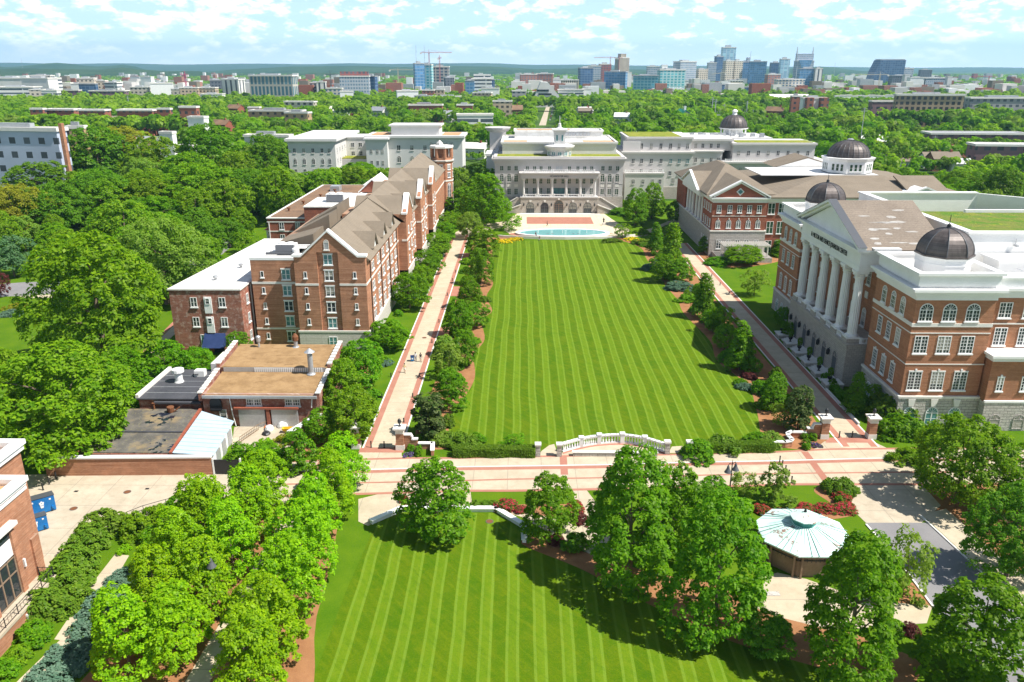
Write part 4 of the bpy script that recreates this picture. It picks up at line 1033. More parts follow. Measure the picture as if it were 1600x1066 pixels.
m = MB(); m.ext([(127.0,24.02),(142.2,29.75),(157.4,24.02)], 'x', 55.92, 69.4); 
m.build('gable_roof', 'shinglej', J)
m = MB(); m.strip([(126.9,24.42),(142.2,29.93),(157.5,24.42)], .05, 'x', 54.45, 55.95); m.build('roof_edge', 'darkgrey', J)
m = MB(); rr = random.Random(5)
for k in range(15):
    t = rr.uniform(.12,.8); y = 127.0+15.2*t; z = 24.02+5.73*t; x = rr.uniform(58,66); ln = rr.uniform(.5,2.2); wd = rr.uniform(.15,.5)
    n = 9; pts = []
    for i in range(n):
        a = 2*PI*i/n; px = x+math.cos(a)*ln*rr.uniform(.6,1); dy = math.sin(a)*wd*rr.uniform(.5,1)
        pts.append((px, y+dy, z+dy*.377+.03))
    m.add(pts, [tuple(range(n))])
m.build('torn_shingles', 'tornpatch', J)
MB().box(57,126.6,24.0,61.4,128.0,24.35).build('gutter', 'white', J)
# windows: south face of the near pavilion
for x in (59.3,62.7,66.1):
    window(J, x, 112, 16.75, 'S', 2.0, 2.75, 4, 3, True, sill=True)
    window(J, x, 112, 11.75, 'S', 2.0, 2.75, 4, 5, sill=True)
    window(J, x, 112, 5.85, 'S', 2.0, 3.0, 4, 6, sill=True, key=1)
    window(J, x, 111.75, .25, 'S', 1.9, 2.9, 2, 2, True, gm='glassT', sill=False)
    m = MB(); m.ext([(x-.35,3.3),(x+.35,3.3),(x+.55,4.5),(x-.55,4.5)], 'y', 111.55, 111.76); m.build('keystone', 'cap', J)
for x in (71.6,75.2,78.8,82.4):
    window(J, x, 113.4, 16.9, 'S', 1.9, 2.4, 4, 4); window(J, x, 113.4, 12.6, 'S', 1.9, 2.8, 4, 5)
m = MB(); m.box(69.45,110.4,4.6,96,113.4,11.2); m.build('lower_bay', 'brickJ', J)
m = MB(); m.box(69.45,110.15,-.3,96,113.15,4.6); m.build('bay_base', 'stone', J)
m = MB(); m.box(69.3,110.0,11.2,96,113.4,11.8); m.box(68.9,109.6,11.8,96,113.4,12.2); m.box(69.3,110.05,4.6,96,110.4,4.9); m.build('bay_cornice', 'white', J)
for x in (71.2,74.8,78.4): 
    window(J, x, 110.4, 6.4, 'S', 1.0, 2.2, 2, 4, key=1)
    window(J, x+.2, 110.15, .3, 'S', 1.7, 2.4, 1, 1, True, fm='stone', gm='stoneA', sill=False)
for y in (115.7,118.9,122.1):
    window(J, 57.6, y, 16.75, 'W', 1.5, 2.75, 3, 3, True); window(J, 57.6, y, 11.75, 'W', 1.5, 2.75, 3, 5); window(J, 57.6, y, 5.85, 'W', 1.5, 3.0, 3, 6, key=1); window(J, 57.35, y, .25, 'W', 1.6, 2.9, 2, 2, True, gm='glassT', sill=False)
for y in (165.2,168.5,171.8):
    window(J, 57.6, y, 16.75, 'W', 1.5, 2.75, 3, 3, True); window(J, 57.6, y, 11.75, 'W', 1.5, 2.75, 3, 5); window(J, 57.6, y, 5.85, 'W', 1.5, 3.0, 3, 6, key=1); window(J, 57.35, y, .25, 'W', 1.6, 2.9, 2, 2, True, gm='glassT', sill=False)
for y in [126.9]+[131.8+5.2*k for k in range(5)]+[159.6]:
    window(J, 61.5, y, 15.6, 'W', 1.5, 3.0, 3, 4); window(J, 61.5, y, 8.0, 'W', 1.6, 3.4, 3, 3, True)
    MB().box(61.34,y-.6,13.2,61.49,y+.6,14.4).build('panel', 'cap', J)
for a, b in zip(cols, cols[1:]):
    y = (a+b)/2
    window(J, 55.2, y, .1, 'W', 2.5, 5.2, 1, 1, True, fm='stoneA', gm='darkgrey', sill=False, name='arch', fr=.3)  # dark grey pane colours in the shade of the open arch recess
    l = MB(); l.lathe(54.9, y+2.6, [(.1,3.4),(.28,3.6),(.32,4.3),(.12,4.6)], 6); l.tube((54.9,y+2.6,4.6),(55.25,y+2.6,4.8),.05,n=4); l.build('wall_lantern', 'dark', J)
# stepped planters with clipped trees in urns
for k in range(6):
    y = 127.6+5.3*k
    t = thing('planter_plinth', f'grey stone plinth below the portico, {ords[k]} from the south', 'plinth', (53.4, y, 0), 'stone plinths below the portico')
    MB().box(52.2,y-1.25,-.05,55.1,y+1.25,.75).build('block', 'stoneA', t); MB().box(52.05,y-1.4,.75,55.15,y+1.4,.93).build('slab', 'cap', t)
    u = thing('urn_topiary', f'clipped egg-shaped tree in a black urn, {ords[k]} from the south', 'potted plant', (53.1, y, .93), 'potted trees below the portico')
    MB().lathe(53.1,y,[(.3,.93),(.12,1.05),(.14,1.25),(.36,1.5),(.42,1.75),(.46,1.8)],10).build('urn', 'dirtpot', u)
    MB().tube((53.1,y,1.75),(53.1,y,2.3),.05,n=5).build('stem', 'bark', u)
    c = bpy.data.objects.new('foliage', proto('ball','dark',0)[0]); COL.objects.link(c); c.parent = u; c.location = (0,0,1.05); c.scale = (.72,.72,1.25)
    if k < 5:
        s = MB()
        for q in range(3): s.box(52.6+.5*q,y+1.45,-.05,55.1,y+3.85,.2+.2*q)
        tag(s.build('entrance_steps', 'cap'), f'stone steps between portico plinths, {ords[k]} from the south', 'steps', 'steps below the portico')
struct('kerb', MB().box(51.9,112,-.02,52.2,126,.35), 'cap')

# ---------------------------------------------------------------- brick hall with pediment and pergola
K = thing('brick_hall', 'long red brick hall with white pediments, taupe roof and a domed lantern', 'building', (62, 228, 0))
w = MB(); w.box(54.8,228.2,7.2,70.2,241,15.5); w.box(57.0,241,7.2,70.2,270,15.5); w.box(54.8,268,7.2,57.0,283,15.5); w.box(57,270,7.2,70.2,283,15.5); w.box(70.2,230.2,0,130,262,15.2); w.build('wall', 'brickM', K)
m = MB(); m.box(54.55,227.95,-.3,70.45,241.2,7.2); m.box(54.55,241.2,-.3,70.2,283,7.2); m.build('stone_base', 'stone', K)
m = MB(); m.box(54.4,227.8,7.2,70.6,241,7.55); m.box(54.4,241,7.2,57,283,7.5); m.box(54.7,228.1,11.6,70.3,228.2,11.75)
m.build('string_course', 'cap', K)
m = MB(); cornice(m, 54.8, 228.2, 70.2, 283, [(.05,15.5,16.2),(.3,16.2,16.6),(.7,16.6,17.0)]); cornice(m, 71, 230.2, 129.5, 262, [(.1,15.2,16.0),(.6,16.0,16.5)]); m.box(53.4,241,15.5,54.75,267,17.0)
m.build('entablature', 'white', K)
for y in (243,247.2,251.4,256.6,260.8,265): column(K, 55.2, y, 7.5, 15.5, .5, 10)
m = MB(); m.ext([(54.6,17.02),(69.9,17.02),(62.25,21.2)], 'y', 228.3, 231); m.build('pediment', 'brickM', K)
m = MB(); m.strip([(53.6,17.0),(62.25,21.5),(70.9,17.0)], .45, 'y', 227.4, 228.7); m.strip([(54.8,17.0),(62.25,20.95),(69.7,17.0)], .4, 'y', 227.9, 228.6); m.build('raking_cornice', 'white', K)
m = MB(); m.ext([(61.1,18.6),(62.25,17.5),(63.4,18.6),(62.25,19.7)], 'y', 228.1, 228.29); d = m.build('diamond_window', 'white', K); MB().ext([(61.5,18.6),(62.25,17.9),(63,18.6),(62.25,19.3)], 'y', 228.03, 228.09).build('pane', 'glassT', d)
m = MB(); m.ext([(53.4,17.02),(62.25,21.9),(71.1,17.02)], 'y', 228.75, 246); m.hip(53.6,232,74,284,17.35,23.6,9.6,20,.33); m.build('roof', 'shingle', K)
m = MB(); m.ext([(241.5,17.02),(254,21.4),(266.5,17.02)], 'x', 53.2, 62); m.build('west_gable_roof', 'shingle', K)
m = MB(); m.ext([(243,17.02),(254,20.8),(265,17.02)], 'x', 52.9, 53.19); m.strip([(241,17.0),(254,21.45),(267,17.0)], .4, 'x', 52.6, 53.4); m.build('west_pediment', 'white', K)
m = MB(); m.hip(71.5,229.3,131,290,16.9,20.6,20,19,.4); m.build('long_roof', 'shingle', K)
m = MB(); m.box(74,249.5,20.45,110,269,20.75); m.build('flat_roof', 'membrane', K)
m = MB(); m.ext([(84,20.7),(95,24.0),(106,20.7)], 'y', 270, 284); m.build('rear_gable_roof', 'shingle', K); m = MB(); m.ext([(85,20.75),(95,23.6),(105,20.75)], 'y', 269.6, 269.95); m.build('rear_gable', 'white', K)
m = MB(); m.ext([(229,16.6),(244,20.9),(244,21.3),(229,17.0)], 'x', 112, 124); m.build('cross_roof', 'shingle', K)
m = MB(); m.strip([(108,16.9),(115,19.6),(122,16.9)], .45, 'y', 228.3, 229.4); m.ext([(108.4,16.9),(121.6,16.9),(115,19.5)], 'y', 228.6, 236); m.build('east_pediment', 'white', K)
dr = MB(); dr.lathe(103, 257, [(7.4,20.0),(7.4,24.6),(7.6,24.6),(7.9,25.1),(8.1,25.5),(6.9,25.6)], 8, PI/8)
dome(K, 103, 257, 25.7, 6.3, 4.9, 24, dr, .5)
MB().lathe(103,257,[(7.9,19.6),(7.9,20.7),(7.45,20.9)],8,PI/8).build('drum_base', 'dark', K)
MB().lathe(103,257,[(.9,30.5),(1.1,30.8),(.7,31.0),(.3,31.1)],12).build('dome_cap', 'greymetal', K)
for k in range(8):
    a = 2*PI*k/8; ap = 7.4*math.cos(PI/8)
    if math.sin(a) > .5: continue
    for s in (-1.4,0,1.4):
        f = window(K, 103+ap*math.cos(a)-s*math.sin(a), 257+ap*math.sin(a)+s*math.cos(a), 21.6, 'S', 1.0, 2.2, 1, 2, gm='glassG', name='drum_window')
        f.rotation_euler[2] = a+PI/2
for x in (56.6,59.7,62.5,65.3,68.1):
    window(K, x, 228.2, 12.6, 'S', 1.3, 2.2, 2, 4); window(K, x, 228.2, 8.2, 'S', 1.35, 2.4, 2, 4, True, key=0); MB().box(x-.12,228.0,10.7,x+.12,228.19,11.1).build('keystone', 'cap', K)
for x in (57.2,60,62.6,65.2,68): window(K, x, 227.95, 2.2, 'S', 1.4, 2.6, 2, 3)
for x in (72.2,75.2,78.2,81.2):
    for z, h in ((11.9,3.2),(6.2,3.6),(.4,3.8)): window(K, x, 230.2, z, 'S', 2.0, h, 2, 2, gm='glassG', sill=True)
for y in (230.5,233.2,235.9,238.6):
    window(K, 54.8, y, 12.6, 'W', 1.2, 2.2, 2, 4); window(K, 54.8, y, 8.2, 'W', 1.2, 2.4, 2, 4); window(K, 54.55, y, 2.2, 'W', 1.2, 2.6, 2, 3)
# pergola and its terrace
t = thing('pergola', 'weathered white pergola with trained vines beside the brick hall', 'pergola', (62, 222, 0))
MB().box(55.5,219.5,-.1,70.5,227.9,1.4).build('terrace_wall', 'stone', t)
for x in (57.5,60.5,63.5,66.5,69.5):
    for y in (221,225.5): MB().box(x-.14,y-.14,1.4,x+.14,y+.14,4.2).build('post', 'cap', t)
m = MB(); m.box(56.8,220.8,4.2,70.2,221.05,4.5); m.box(56.8,225.4,4.2,70.2,225.65,4.5)
for k in range(24): x = 57+13*k/23; m.box(x-.07,220.2,4.5,x+.07,226.4,4.75)
m.build('rafter', 'cap', t)
for x, lab in ((58.5,'climbing vine on the pergola west post'),(66,'climbing vine on the pergola east posts')):
    plant('climbing_vine', lab, 'plant', x, 220.9, 1.1, 5.0, 'airy', 'pale')

# ---------------------------------------------------------------- colonnaded hall at the head of the lawn
Hh = thing('colonnaded_hall', 'white classical hall with six columns over a stone arcade and a small cupola', 'building', (14, 300, 0))
w = MB(); w.box(-10.2,304,5.6,38.2,345,17.5); w.build('wall', 'stucco', Hh)
MB().box(-10.4,303.8,-.3,38.4,345,5.6).build('stone_base', 'stoneA', Hh)
m = MB(); cornice(m, -10.2, 304, 38.2, 330, [(.15,17.5,18.4),(.45,18.4,19.0),(.9,19.0,19.6),(1.15,19.6,20.0)]); m.box(-10.35,303.85,5.6,38.35,304,6.0); m.box(-10.3,303.9,10.4,-.4,304,10.6); m.box(28.6,303.9,10.4,38.3,304,10.6)
parapet(m, -10.6, 303.5, 38.6, 345, 20.0, 20.5, 1.2); m.build('cornice', 'stucco', Hh)
MB().box(-9.4,304.7,20.0,37.4,314.4,20.42).build('planted_roof', 'sedum', Hh)
w = MB(); w.box(-7.6,314.4,20.0,36.4,348,23.4); w.build('upper_wall', 'stuccow', Hh)
m = MB(); cornice(m, -7.6, 314.4, 36.4, 348, [(.1,23.4,24.0),(.5,24.0,24.4)]); parapet(m, -8.2, 313.8, 37, 348.6, 24.4, 25.0, .9); m.box(-14.5,330,0,-10.4,345,18); m.box(-14.8,329.7,18,-10.1,345,19); m.build('upper_cornice', 'stuccow', Hh)
m = MB(); m.box(-7.3,314.8,24.4,2,326,24.62); m.box(24,314.8,24.4,36.0,326,24.62); m.build('ballast_roof', 'tanroof', Hh)
m = MB(); m.box(2,314.8,24.4,24,347,24.6); m.box(-7.3,326,24.4,2,347,24.6); m.box(24,326,24.4,36,347,24.6); m.build('flat_roof', 'membstain', Hh)
m = MB(); m.box(-3,335,24.6,33,346,27.3); parapet(m, -3.4,334.6,33.4,346.4,27.3,27.9,.6); m.build('plant_room', 'membstain', Hh)
m = MB(); 
for k in range(7): m.box(17.5+1.5*k,334.3,25.6,18.7+1.5*k,334.58,26.9)
m.build('vent_grille', 'greymetal', Hh)
MB().box(-2,335.2,27.32,20,345.8,27.5).build('ballast_strip', 'tanroof', Hh)
m = MB(); m.box(-13.6,344,18,-6.8,351,26.6); m.lathe(-10.2,347.5,[(4.6,26.6),(5.6,27.6),(5.8,28.2),(4.0,28.3)],8,PI/8); m.build('stair_turret', 'stucco', Hh)
# arcade and portico
m = MB(); m.box(-.4,299.8,-.3,28.5,303.8,5.7); m.build('arcade', 'stoneA', Hh)
m = MB(); m.box(-.6,299.6,5.7,28.7,303.8,6.1); m.box(-.4,299.7,12.9,28.5,304,14.5); m.box(-.7,299.4,14.5,28.8,304,14.8); m.box(-1.0,299.1,14.8,29.1,304,15.1); m.build('entablature', 'stucco', Hh)
cx = [.75,6.05,11.4,16.7,22.0,27.35]
for x in cx: column(Hh, x, 300.6, 6.1, 12.9, .48, 8, 'stuccow')
m = MB()
for a, b in zip(cx, cx[1:]): balustrade(m, (a+.75,300.2), (b-.75,300.2), 6.1, .95, .6); balustrade(m, (a+.3,300.0), (b-.3,300.0), 15.1, 1.0, .6)
m.build('balustrade', 'white', Hh)
text('MCWHORTER HALL', 14.0, 299.66, 13.75, 'S', 1.0, Hh, 6.9)
for i, (u, h, wd) in enumerate(((828,4.0,2.9),(850.5,4.0,2.9),(872.5,4.9,3.5),(894.5,4.0,2.9),(917.5,4.0,2.9))):
    x = (u-873.0)*.241+14.1
    window(Hh, x, 299.8, .05, 'S', wd, h, 4, 4, True, fm='darkgrey' if i != 2 else 'brownpost', gm='glass', sill=False, name='arch_window', fr=.14)
    MB().ext([(x-.3,h+.1),(x+.3,h+.1),(x+.45,h+.9),(x-.45,h+.9)], 'y', 299.6, 299.79).build('keystone', 'cap', Hh)
for x in (.8,6.1,11.2,17.0,22.1,27.4):
    l = MB(); l.lathe(x, 299.45, [(.08,2.6),(.22,2.8),(.26,3.5),(.1,3.8)], 6); l.box(x-.05,299.5,3.5,x+.05,299.8,3.6); l.build('wall_lantern', 'dark', Hh)
for s, xa, xb in ((-1,-.4,-9.0),(1,28.5,37.0)):
    m = MB(); m.ext([(xa,-.3),(xa,5.7),(xa+s*1.2,5.7),(xb,1.4),(xb,-.3)], 'y', 300.6, 303.8); m.ext([(xa,-.3),(xa,3.2),(xb+s*.5,-.3)], 'y', 298.6, 300.6); m.build('stair_wall', 'stoneA', Hh)
    m = MB(); m.strip([(xa+s*1.2,5.7),(xb,1.4)], .3, 'y', 300.4, 301.2); m.strip([(xa,3.2),(xb+s*.5,-.3)], .3, 'y', 298.4, 299.2); m.build('stair_coping', 'cap', Hh)
for u in (784.5,795.8,806.6,940,951,962.5):
    x = (u-873)*.245+14.1
    window(Hh, x, 304, 15.3, 'S', 1.35, 1.8, 2, 2, fm='stucco', gm='glassG', sill=False)
    window(Hh, x, 304, 11.1, 'S', 1.5, 3.2, 2, 3, True, fm='stucco', gm='glassG', sill=True); MB().box(x-.7,303.9,9.2,x+.7,303.99,10.2).build('panel', 'cap', Hh)
    window(Hh, x, 304, 6.3, 'S', 1.4, 2.3, 2, 3, fm='stucco', gm='glassG', sill=True)
    m = MB(); m.box(x-1.25,303.7,6.0,x-.95,304,13.4); m.build('pilaster', 'stucco', Hh)
for u in (824,835,845,858,888.6,901.6,912,922.7): window(Hh, (u-873)*.245+14.1, 304, 15.3, 'S', 1.25, 1.7, 2, 2, fm='stucco', gm='glassG', sill=False)
window(Hh, 14.1, 304, 15.3, 'S', 2.6, 1.7, 4, 1, fm='stucco', gm='greymetal', sill=False)
for u in (822.8,834.8,844.9,856.6,866.8,879,888.9,900.9,911.4,923.4):
    x = (u-873)*.245+14.1
    window(Hh, x, 304, 10.4, 'S', 1.2, 2.5, 2, 3, fm='stucco', gm='glassG', sill=False)
    if not 864 < u < 882: window(Hh, x, 304, 6.2, 'S', 1.2, 2.7, 2, 3, fm='stucco', gm='glassG', sill=False)
window(Hh, 14.1, 304, 6.15, 'S', 4.2, 2.7, 6, 2, fm='darkgrey', gm='glassT', sill=False, name='door_group')
# cupola
m = MB(); m.lathe(14.2, 309.5, [(4.6,20.4),(4.6,22.2),(4.8,22.2),(5.0,22.8),(5.7,23.5),(5.9,24.1),(4.2,24.5),(1.4,24.7)], 16); c = m.build('cupola', 'stuccow', Hh)
for k in range(-2, 3):
    a = -PI/2+k*.52; f = window(Hh, 14.2+4.62*math.cos(a), 309.5+4.62*math.sin(a), 20.7, 'S', 1.5, 1.4, 2, 1, gm='glassT', sill=False, name='cupola_window'); f.rotation_euler[2] = a+PI/2
m = MB(); m.box(12.1,307.4,24.6,16.3,311.6,29.3); m.box(11.8,307.1,29.3,16.6,311.9,29.7); m.box(11.3,306.6,29.7,17.1,312.4,30.2); m.lathe(14.2,309.5,[(1.9,30.2),(.7,30.8),(.5,31.8),(.55,32.1),(.12,32.4),(.08,35)],8); m.build('cupola_tower', 'stuccow', Hh)
for x in (13.2,15.2): window(Hh, x, 307.4, 25.8, 'S', .9, 2.4, 1, 1, gm='glassT', sill=False, name='cupola_window')

# ---------------------------------------------------------------- pool in front of the hall
F = thing('pool', 'lens-shaped fountain pool with pale green-blue water and a white rim', 'fountain', (13.5, 259.5, 0))
def lens(rx, ry, n=24): return [(13.5+rx*math.cos(a), 260.2+ry*math.sin(a)*(1.0 if math.sin(a) > 0 else 1.0)) for a in [2*PI*i/n for i in range(n)]]
m = MB(); o_, i_ = lens(15.6,6.6,40), lens(14.3,5.6,40); n = 40
m.add([(x,y,z) for z in (0,.55) for ring in (o_,i_) for x,y in ring], [(2*n+i,2*n+(i+1)%n,3*n+(i+1)%n,3*n+i) for i in range(n)]+[(i,(i+1)%n,2*n+(i+1)%n,2*n+i) for i in range(n)]+[(n+(i+1)%n,n+i,3*n+i,3*n+(i+1)%n) for i in range(n)])
m.build('rim', 'white', F)
MB().add([(x,y,.38) for x,y in i_], [tuple(range(n))]).build('water', 'water', F)
m = MB()
for x in (5.5,13.5,21.5): m.lathe(x, 260.2, [(.10,.38),(.06,1.2),(.02,2.2 if x == 13.5 else 1.4)], 6)
m.build('water_jet', 'white', F)
m = MB()
for x in (8.6,10.2,17,18.6): m.lathe(x, 258.6, [(.4,.37),(.4,.40)], 10)
m.build('drain', 'darkgrey', F)
sheet('paver_apron', smoothpoly([(-3.5,258),(5,253.6),(13.5,252.6),(22,253.6),(30.5,258),(29,262),(13.5,267.6),(-2,262)], 4), .012, 'paver')
tag(MB().prism([(-1,252.5),(6,251.4),(14,250.9),(21,251.4),(23.5,251.8),(23.4,252.2),(14,251.4),(6,251.9),(-.9,252.9)], -.05, .85).build('retaining_wall', 'cap'), 'low pale wall between the pool and the mown lawn', 'wall')
for segs, lab in (((((-12,256.5),(-6,254.0)),((-6,254.0),(-1,252.7))), 'low curved stone wall at the pool west end'), ((((23.5,252),(30,253)),((30,253),(37,256.5))), 'low curved stone wall at the pool east end')):
    m = MB()
    for p, q in segs:
        d = Vector((q[0]-p[0], q[1]-p[1])).normalized()*.2; m.prism([(p[0]+d.y,p[1]-d.x),(q[0]+d.y,q[1]-d.x),(q[0]-d.y,q[1]+d.x),(p[0]-d.y,p[1]+d.x)], -.05, .7)
    tag(m.build('garden_wall', 'cap'), lab, 'wall')
# ---------------------------------------------------------------- long dormitory on the left
D = thing('dormitory', 'long brick dormitory with taupe gabled roofs, white copings and an octagonal tower', 'building', (-36, 146, 0))
XE = -29.5
w = MB()
# south gable with a recessed window bay
w.box(-43,146,3.4,-38.6,150,18.0); w.box(-34.6,146,3.4,XE,150,18.0); w.box(-38.6,146.45,3.4,-34.6,150,19.2)
w.ext([(-43,18.0),(-38.6,18.0),(-38.6,19.2),(-34.6,19.2),(-34.6,18.0),(XE,18.0),(XE,18.3),(-30.9,18.3),(-36.3,23.1),(-41.6,18.3),(-43,18.3)], 'y', 146, 147.2)
w.box(-52,148,3.4,-43,160,17.2)
w.box(-42.6,150,3.4,XE,187,17.6)
SECT = [(187,198,-27.4,23.6),(198,211,-28.4,0),(211,221,-26.9,23.8),(221,238,-28.2,0),(238,248,-26.8,24.2),(248,292,-28.2,0)]
for y0,y1,xe,ap in SECT: w.box(-42.6,y0,3.4,xe,y1,19.2 if ap else 17.6)
for y0,y1,xe,ap in SECT:
    if ap: w.ext([(y0,19.2),(y1,19.2),((y0+y1)/2,ap-.5)], 'x', xe-.9, xe)
w.build('wall', 'brickA', D)
m = MB(); m.box(-43.1,145.9,-.3,XE+.12,150,3.4); m.box(XE-3,150,-.3,XE+.12,187,3.4); 
for y0,y1,xe,ap in SECT: m.box(xe-3,y0,-.3,xe+.12,y1,5.6 if ap else 3.4)
m.build('stone_base', 'band', D)
MB().box(-52,148,-.3,-43.1,160,3.4).build('low_wall', 'brickA', D)
m = MB()
m.box(-43.06,145.93,12.75,-38.6,146,13.15); m.box(-34.6,145.93,12.75,XE+.07,146,13.15); m.box(XE,146,12.75,XE+.07,187,13.15); m.box(-52.06,147.93,12.5,-43,148,12.95); m.box(-52.06,147.93,3.3,-43.2,148,3.65); m.box(-43.25,145.8,3.4,XE+.25,146,3.75); m.box(XE,146,3.4,XE+.25,187,3.75)
for y0,y1,xe,ap in SECT: m.box(xe,y0-.1,12.75,xe+.08,y1+.1,13.2); m.box(xe,y0-.1,(5.6 if ap else 3.4),xe+.22,y1+.1,(5.95 if ap else 3.75)); m.box(xe-1.2,y0-.07,12.75,xe,y0,13.2)
m.build('string_course', 'cap', D)
m = MB(); m.strip([(-43.3,18.3),(-41.6,18.3),(-36.3,23.1),(-30.9,18.3),(XE+.3,18.3)], .42, 'y', 145.75, 147.4)
for y0,y1,xe,ap in SECT:
    if ap: c = (y0+y1)/2; m.strip([(y0-.3,19.2),(y0+.7,19.2),(c,ap-.5),(y1-.7,19.2),(y1+.3,19.2)], .42, 'x', xe-1.1, xe+.25)
m.build('coping', 'white', D)
m = MB(); m.ext([(-43.4,17.3),(-36.3,23.0),(XE+.8,17.3)], 'y', 147.45, 187)
m.ext([(-43.4,17.3),(-36.3,23.2),(-27.6,17.3)], 'y', 187, 292); m.ext([(-44,17.2),(-36.3,23.1),(-43.9,17.2)], 'y', 150, 200)
for y0,y1,xe,ap in SECT:
    if ap: m.ext([(y0+.1,19.15),((y0+y1)/2,ap-.75),(y1-.1,19.15)], 'x', -40, xe-1.12)
for y0 in (166,172): pass
m.box(-48,152,17.25,-43.2,158,17.3)
m.build('roof', 'shingle', D)
m = MB(); m.ext([(-51.2,17.2),(-43.4,19.3),(-43.4,17.2)], 'y', 163, 172) ; m.ext([(-52,16.6),(-43.0,21.0),(-43.0,16.6)], 'y', 176, 184); m.ext([(-52,16.6),(-43.0,21.6),(-43.0,16.6)], 'y', 184.2, 198); m.build('west_roof', 'shingle', D)
m = MB(); m.box(-51.6,163.5,0,-43,200,17.0); m.build('west_wall', 'brickA', D)
for y in (156.5,167.5,178.5):
    d = MB(); d.ext([(y-1.9,17.0),(y+1.9,17.0),(y+1.9,18.6),(y,20.9),(y-1.9,18.6)], 'x', -34.5, XE-.1)
    d = d.build('dormer', 'white', D)
    r = MB(); r.strip([(y-2.5,18.0),(y,21.0)], .22, 'x', -37.5, XE+.35); r.strip([(y,21.0),(y+2.5,18.0)], .22, 'x', -37.5, XE+.35); r.build('dormer_roof', 'shingle', d)
for y in (204.5,230):
    d = MB(); d.ext([(y-1.9,17.0),(y+1.9,17.0),(y+1.9,18.8),(y,21.2),(y-1.9,18.8)], 'x', -33.5, -28.2)
    d = d.build('dormer', 'white', D); r = MB(); r.strip([(y-2.6,18.0),(y,21.3)], .22, 'x', -37, -27.6); r.strip([(y,21.3),(y+2.6,18.0)], .22, 'x', -37, -27.6); r.build('dormer_roof', 'shingle', d)
for y in (150.3,162,173,184): MB().box(XE+.05,y-.09,3.4,XE+.2,y+.09,17.3).build('downpipe', 'dark', D)
# windows
for z in (16.7,13.6,10.5,7.3,4.1): window(D, -36.6, 146.45, z, 'S', 1.7, 2.0, 2, 2, gm='glassT' if z < 5 or z > 15 else 'glass', key=2)
window(D, -36.6, 145.9, .5, 'S', 1.6, 2.0, 2, 2, gm='glassT')
for z in (14.2,11.1,8.0,4.9):
    for x in (-41.0,-31.6): window(D, x, 146, z, 'S', .62, 1.25, 1, 1, fr=.1)
window(D, -36.6, 146, 19.7, 'S', .95, 1.9, 1, 1, True, gm='greymetal', fm='cap', fr=.08, sill=True, name='niche')
for i, z in enumerate((13.4,10.2,7.1,4.0,.9)):
    window(D, -45.3, 148, z, 'S', 1.7, 2.0, 2, 2, gm='glassT' if i in (0,1,3) else 'glass', key=2); window(D, -49.9, 148, z+.4, 'S', .62, 1.25, 1, 1, fr=.1)
for y in (153.2,159.3,165.2,170.6,176.2,181.5):
    for z in (14.2,10.2,7.0,4.2):
        for s in (-.75,.75): window(D, XE, y+s, z, 'E', 1.0, 1.8, 1, 2, key=0)
for y0,y1,xe,ap in SECT[:5]:
    ys = [(y0+y1)/2+q for q in ((-2.4,2.4) if ap else (-3.4,0,3.4))]
    for y in ys:
        for z in (14.2,10.2,7.0): window(D, xe, y, z, 'E', 1.5, 1.8, 2, 2)
# octagonal tower
T_ = MB(); T_.lathe(-29.1,294,[(4.1,0),(4.1,19.9)],8,PI/8); T_.lathe(-29.1,294,[(4.1,20.5),(4.1,21.3)],8,PI/8)
for k in range(8):
    a = PI/8+2*PI*k/8; x, y = -29.1+3.75*math.cos(a), 294+3.75*math.sin(a); T_.lathe(x, y, [(.55,21.3),(.55,24.6)], 6)
T_.lathe(-29.1,294,[(2.6,20.4),(2.6,24.6)],8,PI/8)
tw = T_.build('tower', 'brickA', D)
m = MB(); m.lathe(-29.1,294,[(4.2,19.9),(4.6,20.1),(4.7,20.5),(4.15,20.55)],8,PI/8); m.lathe(-29.1,294,[(4.3,24.6),(4.5,24.8),(4.5,25.3),(4.3,25.5)],8,PI/8); m.lathe(-29.1,294,[(4.25,13.0),(4.25,13.45)],8,PI/8); m.build('tower_cornice', 'cap', tw)
m = MB()
for k in range(8):
    a0, a1 = PI/8+2*PI*k/8, PI/8+2*PI*(k+1)/8
    for z in (25.9,26.4): m.tube((-29.1+4.2*math.cos(a0),294+4.2*math.sin(a0),z),(-29.1+4.2*math.cos(a1),294+4.2*math.sin(a1),z),.05,n=4)
    m.tube((-29.1+4.2*math.cos(a0),294+4.2*math.sin(a0),25.5),(-29.1+4.2*math.cos(a0),294+4.2*math.sin(a0),26.5),.06,n=4)
m.build('roof_rail', 'dark', tw)
MB().lathe(-29.8,294.5,[(1.4,25.4),(1.2,26.2),(.1,27.3)],4).build('roof_cap', 'cap', tw)
ap = 4.1*math.cos(PI/8)
for k in range(8):
    a = 2*PI*k/8
    if math.sin(a) > .3: continue
    for z, h in ((17.2,1.7),(14.4,1.7)):
        f = window(D, -29.1+ap*math.cos(a), 294+ap*math.sin(a), z, 'S', 1.3, h, 2, 2, name='tower_window', key=2); f.rotation_euler[2] = a+PI/2
    f = window(D, -29.1+ap*math.cos(a), 294+ap*math.sin(a), 3.0, 'S', 1.5, 9.4, 2, 6, True, name='tower_window', sill=False); f.rotation_euler[2] = a+PI/2
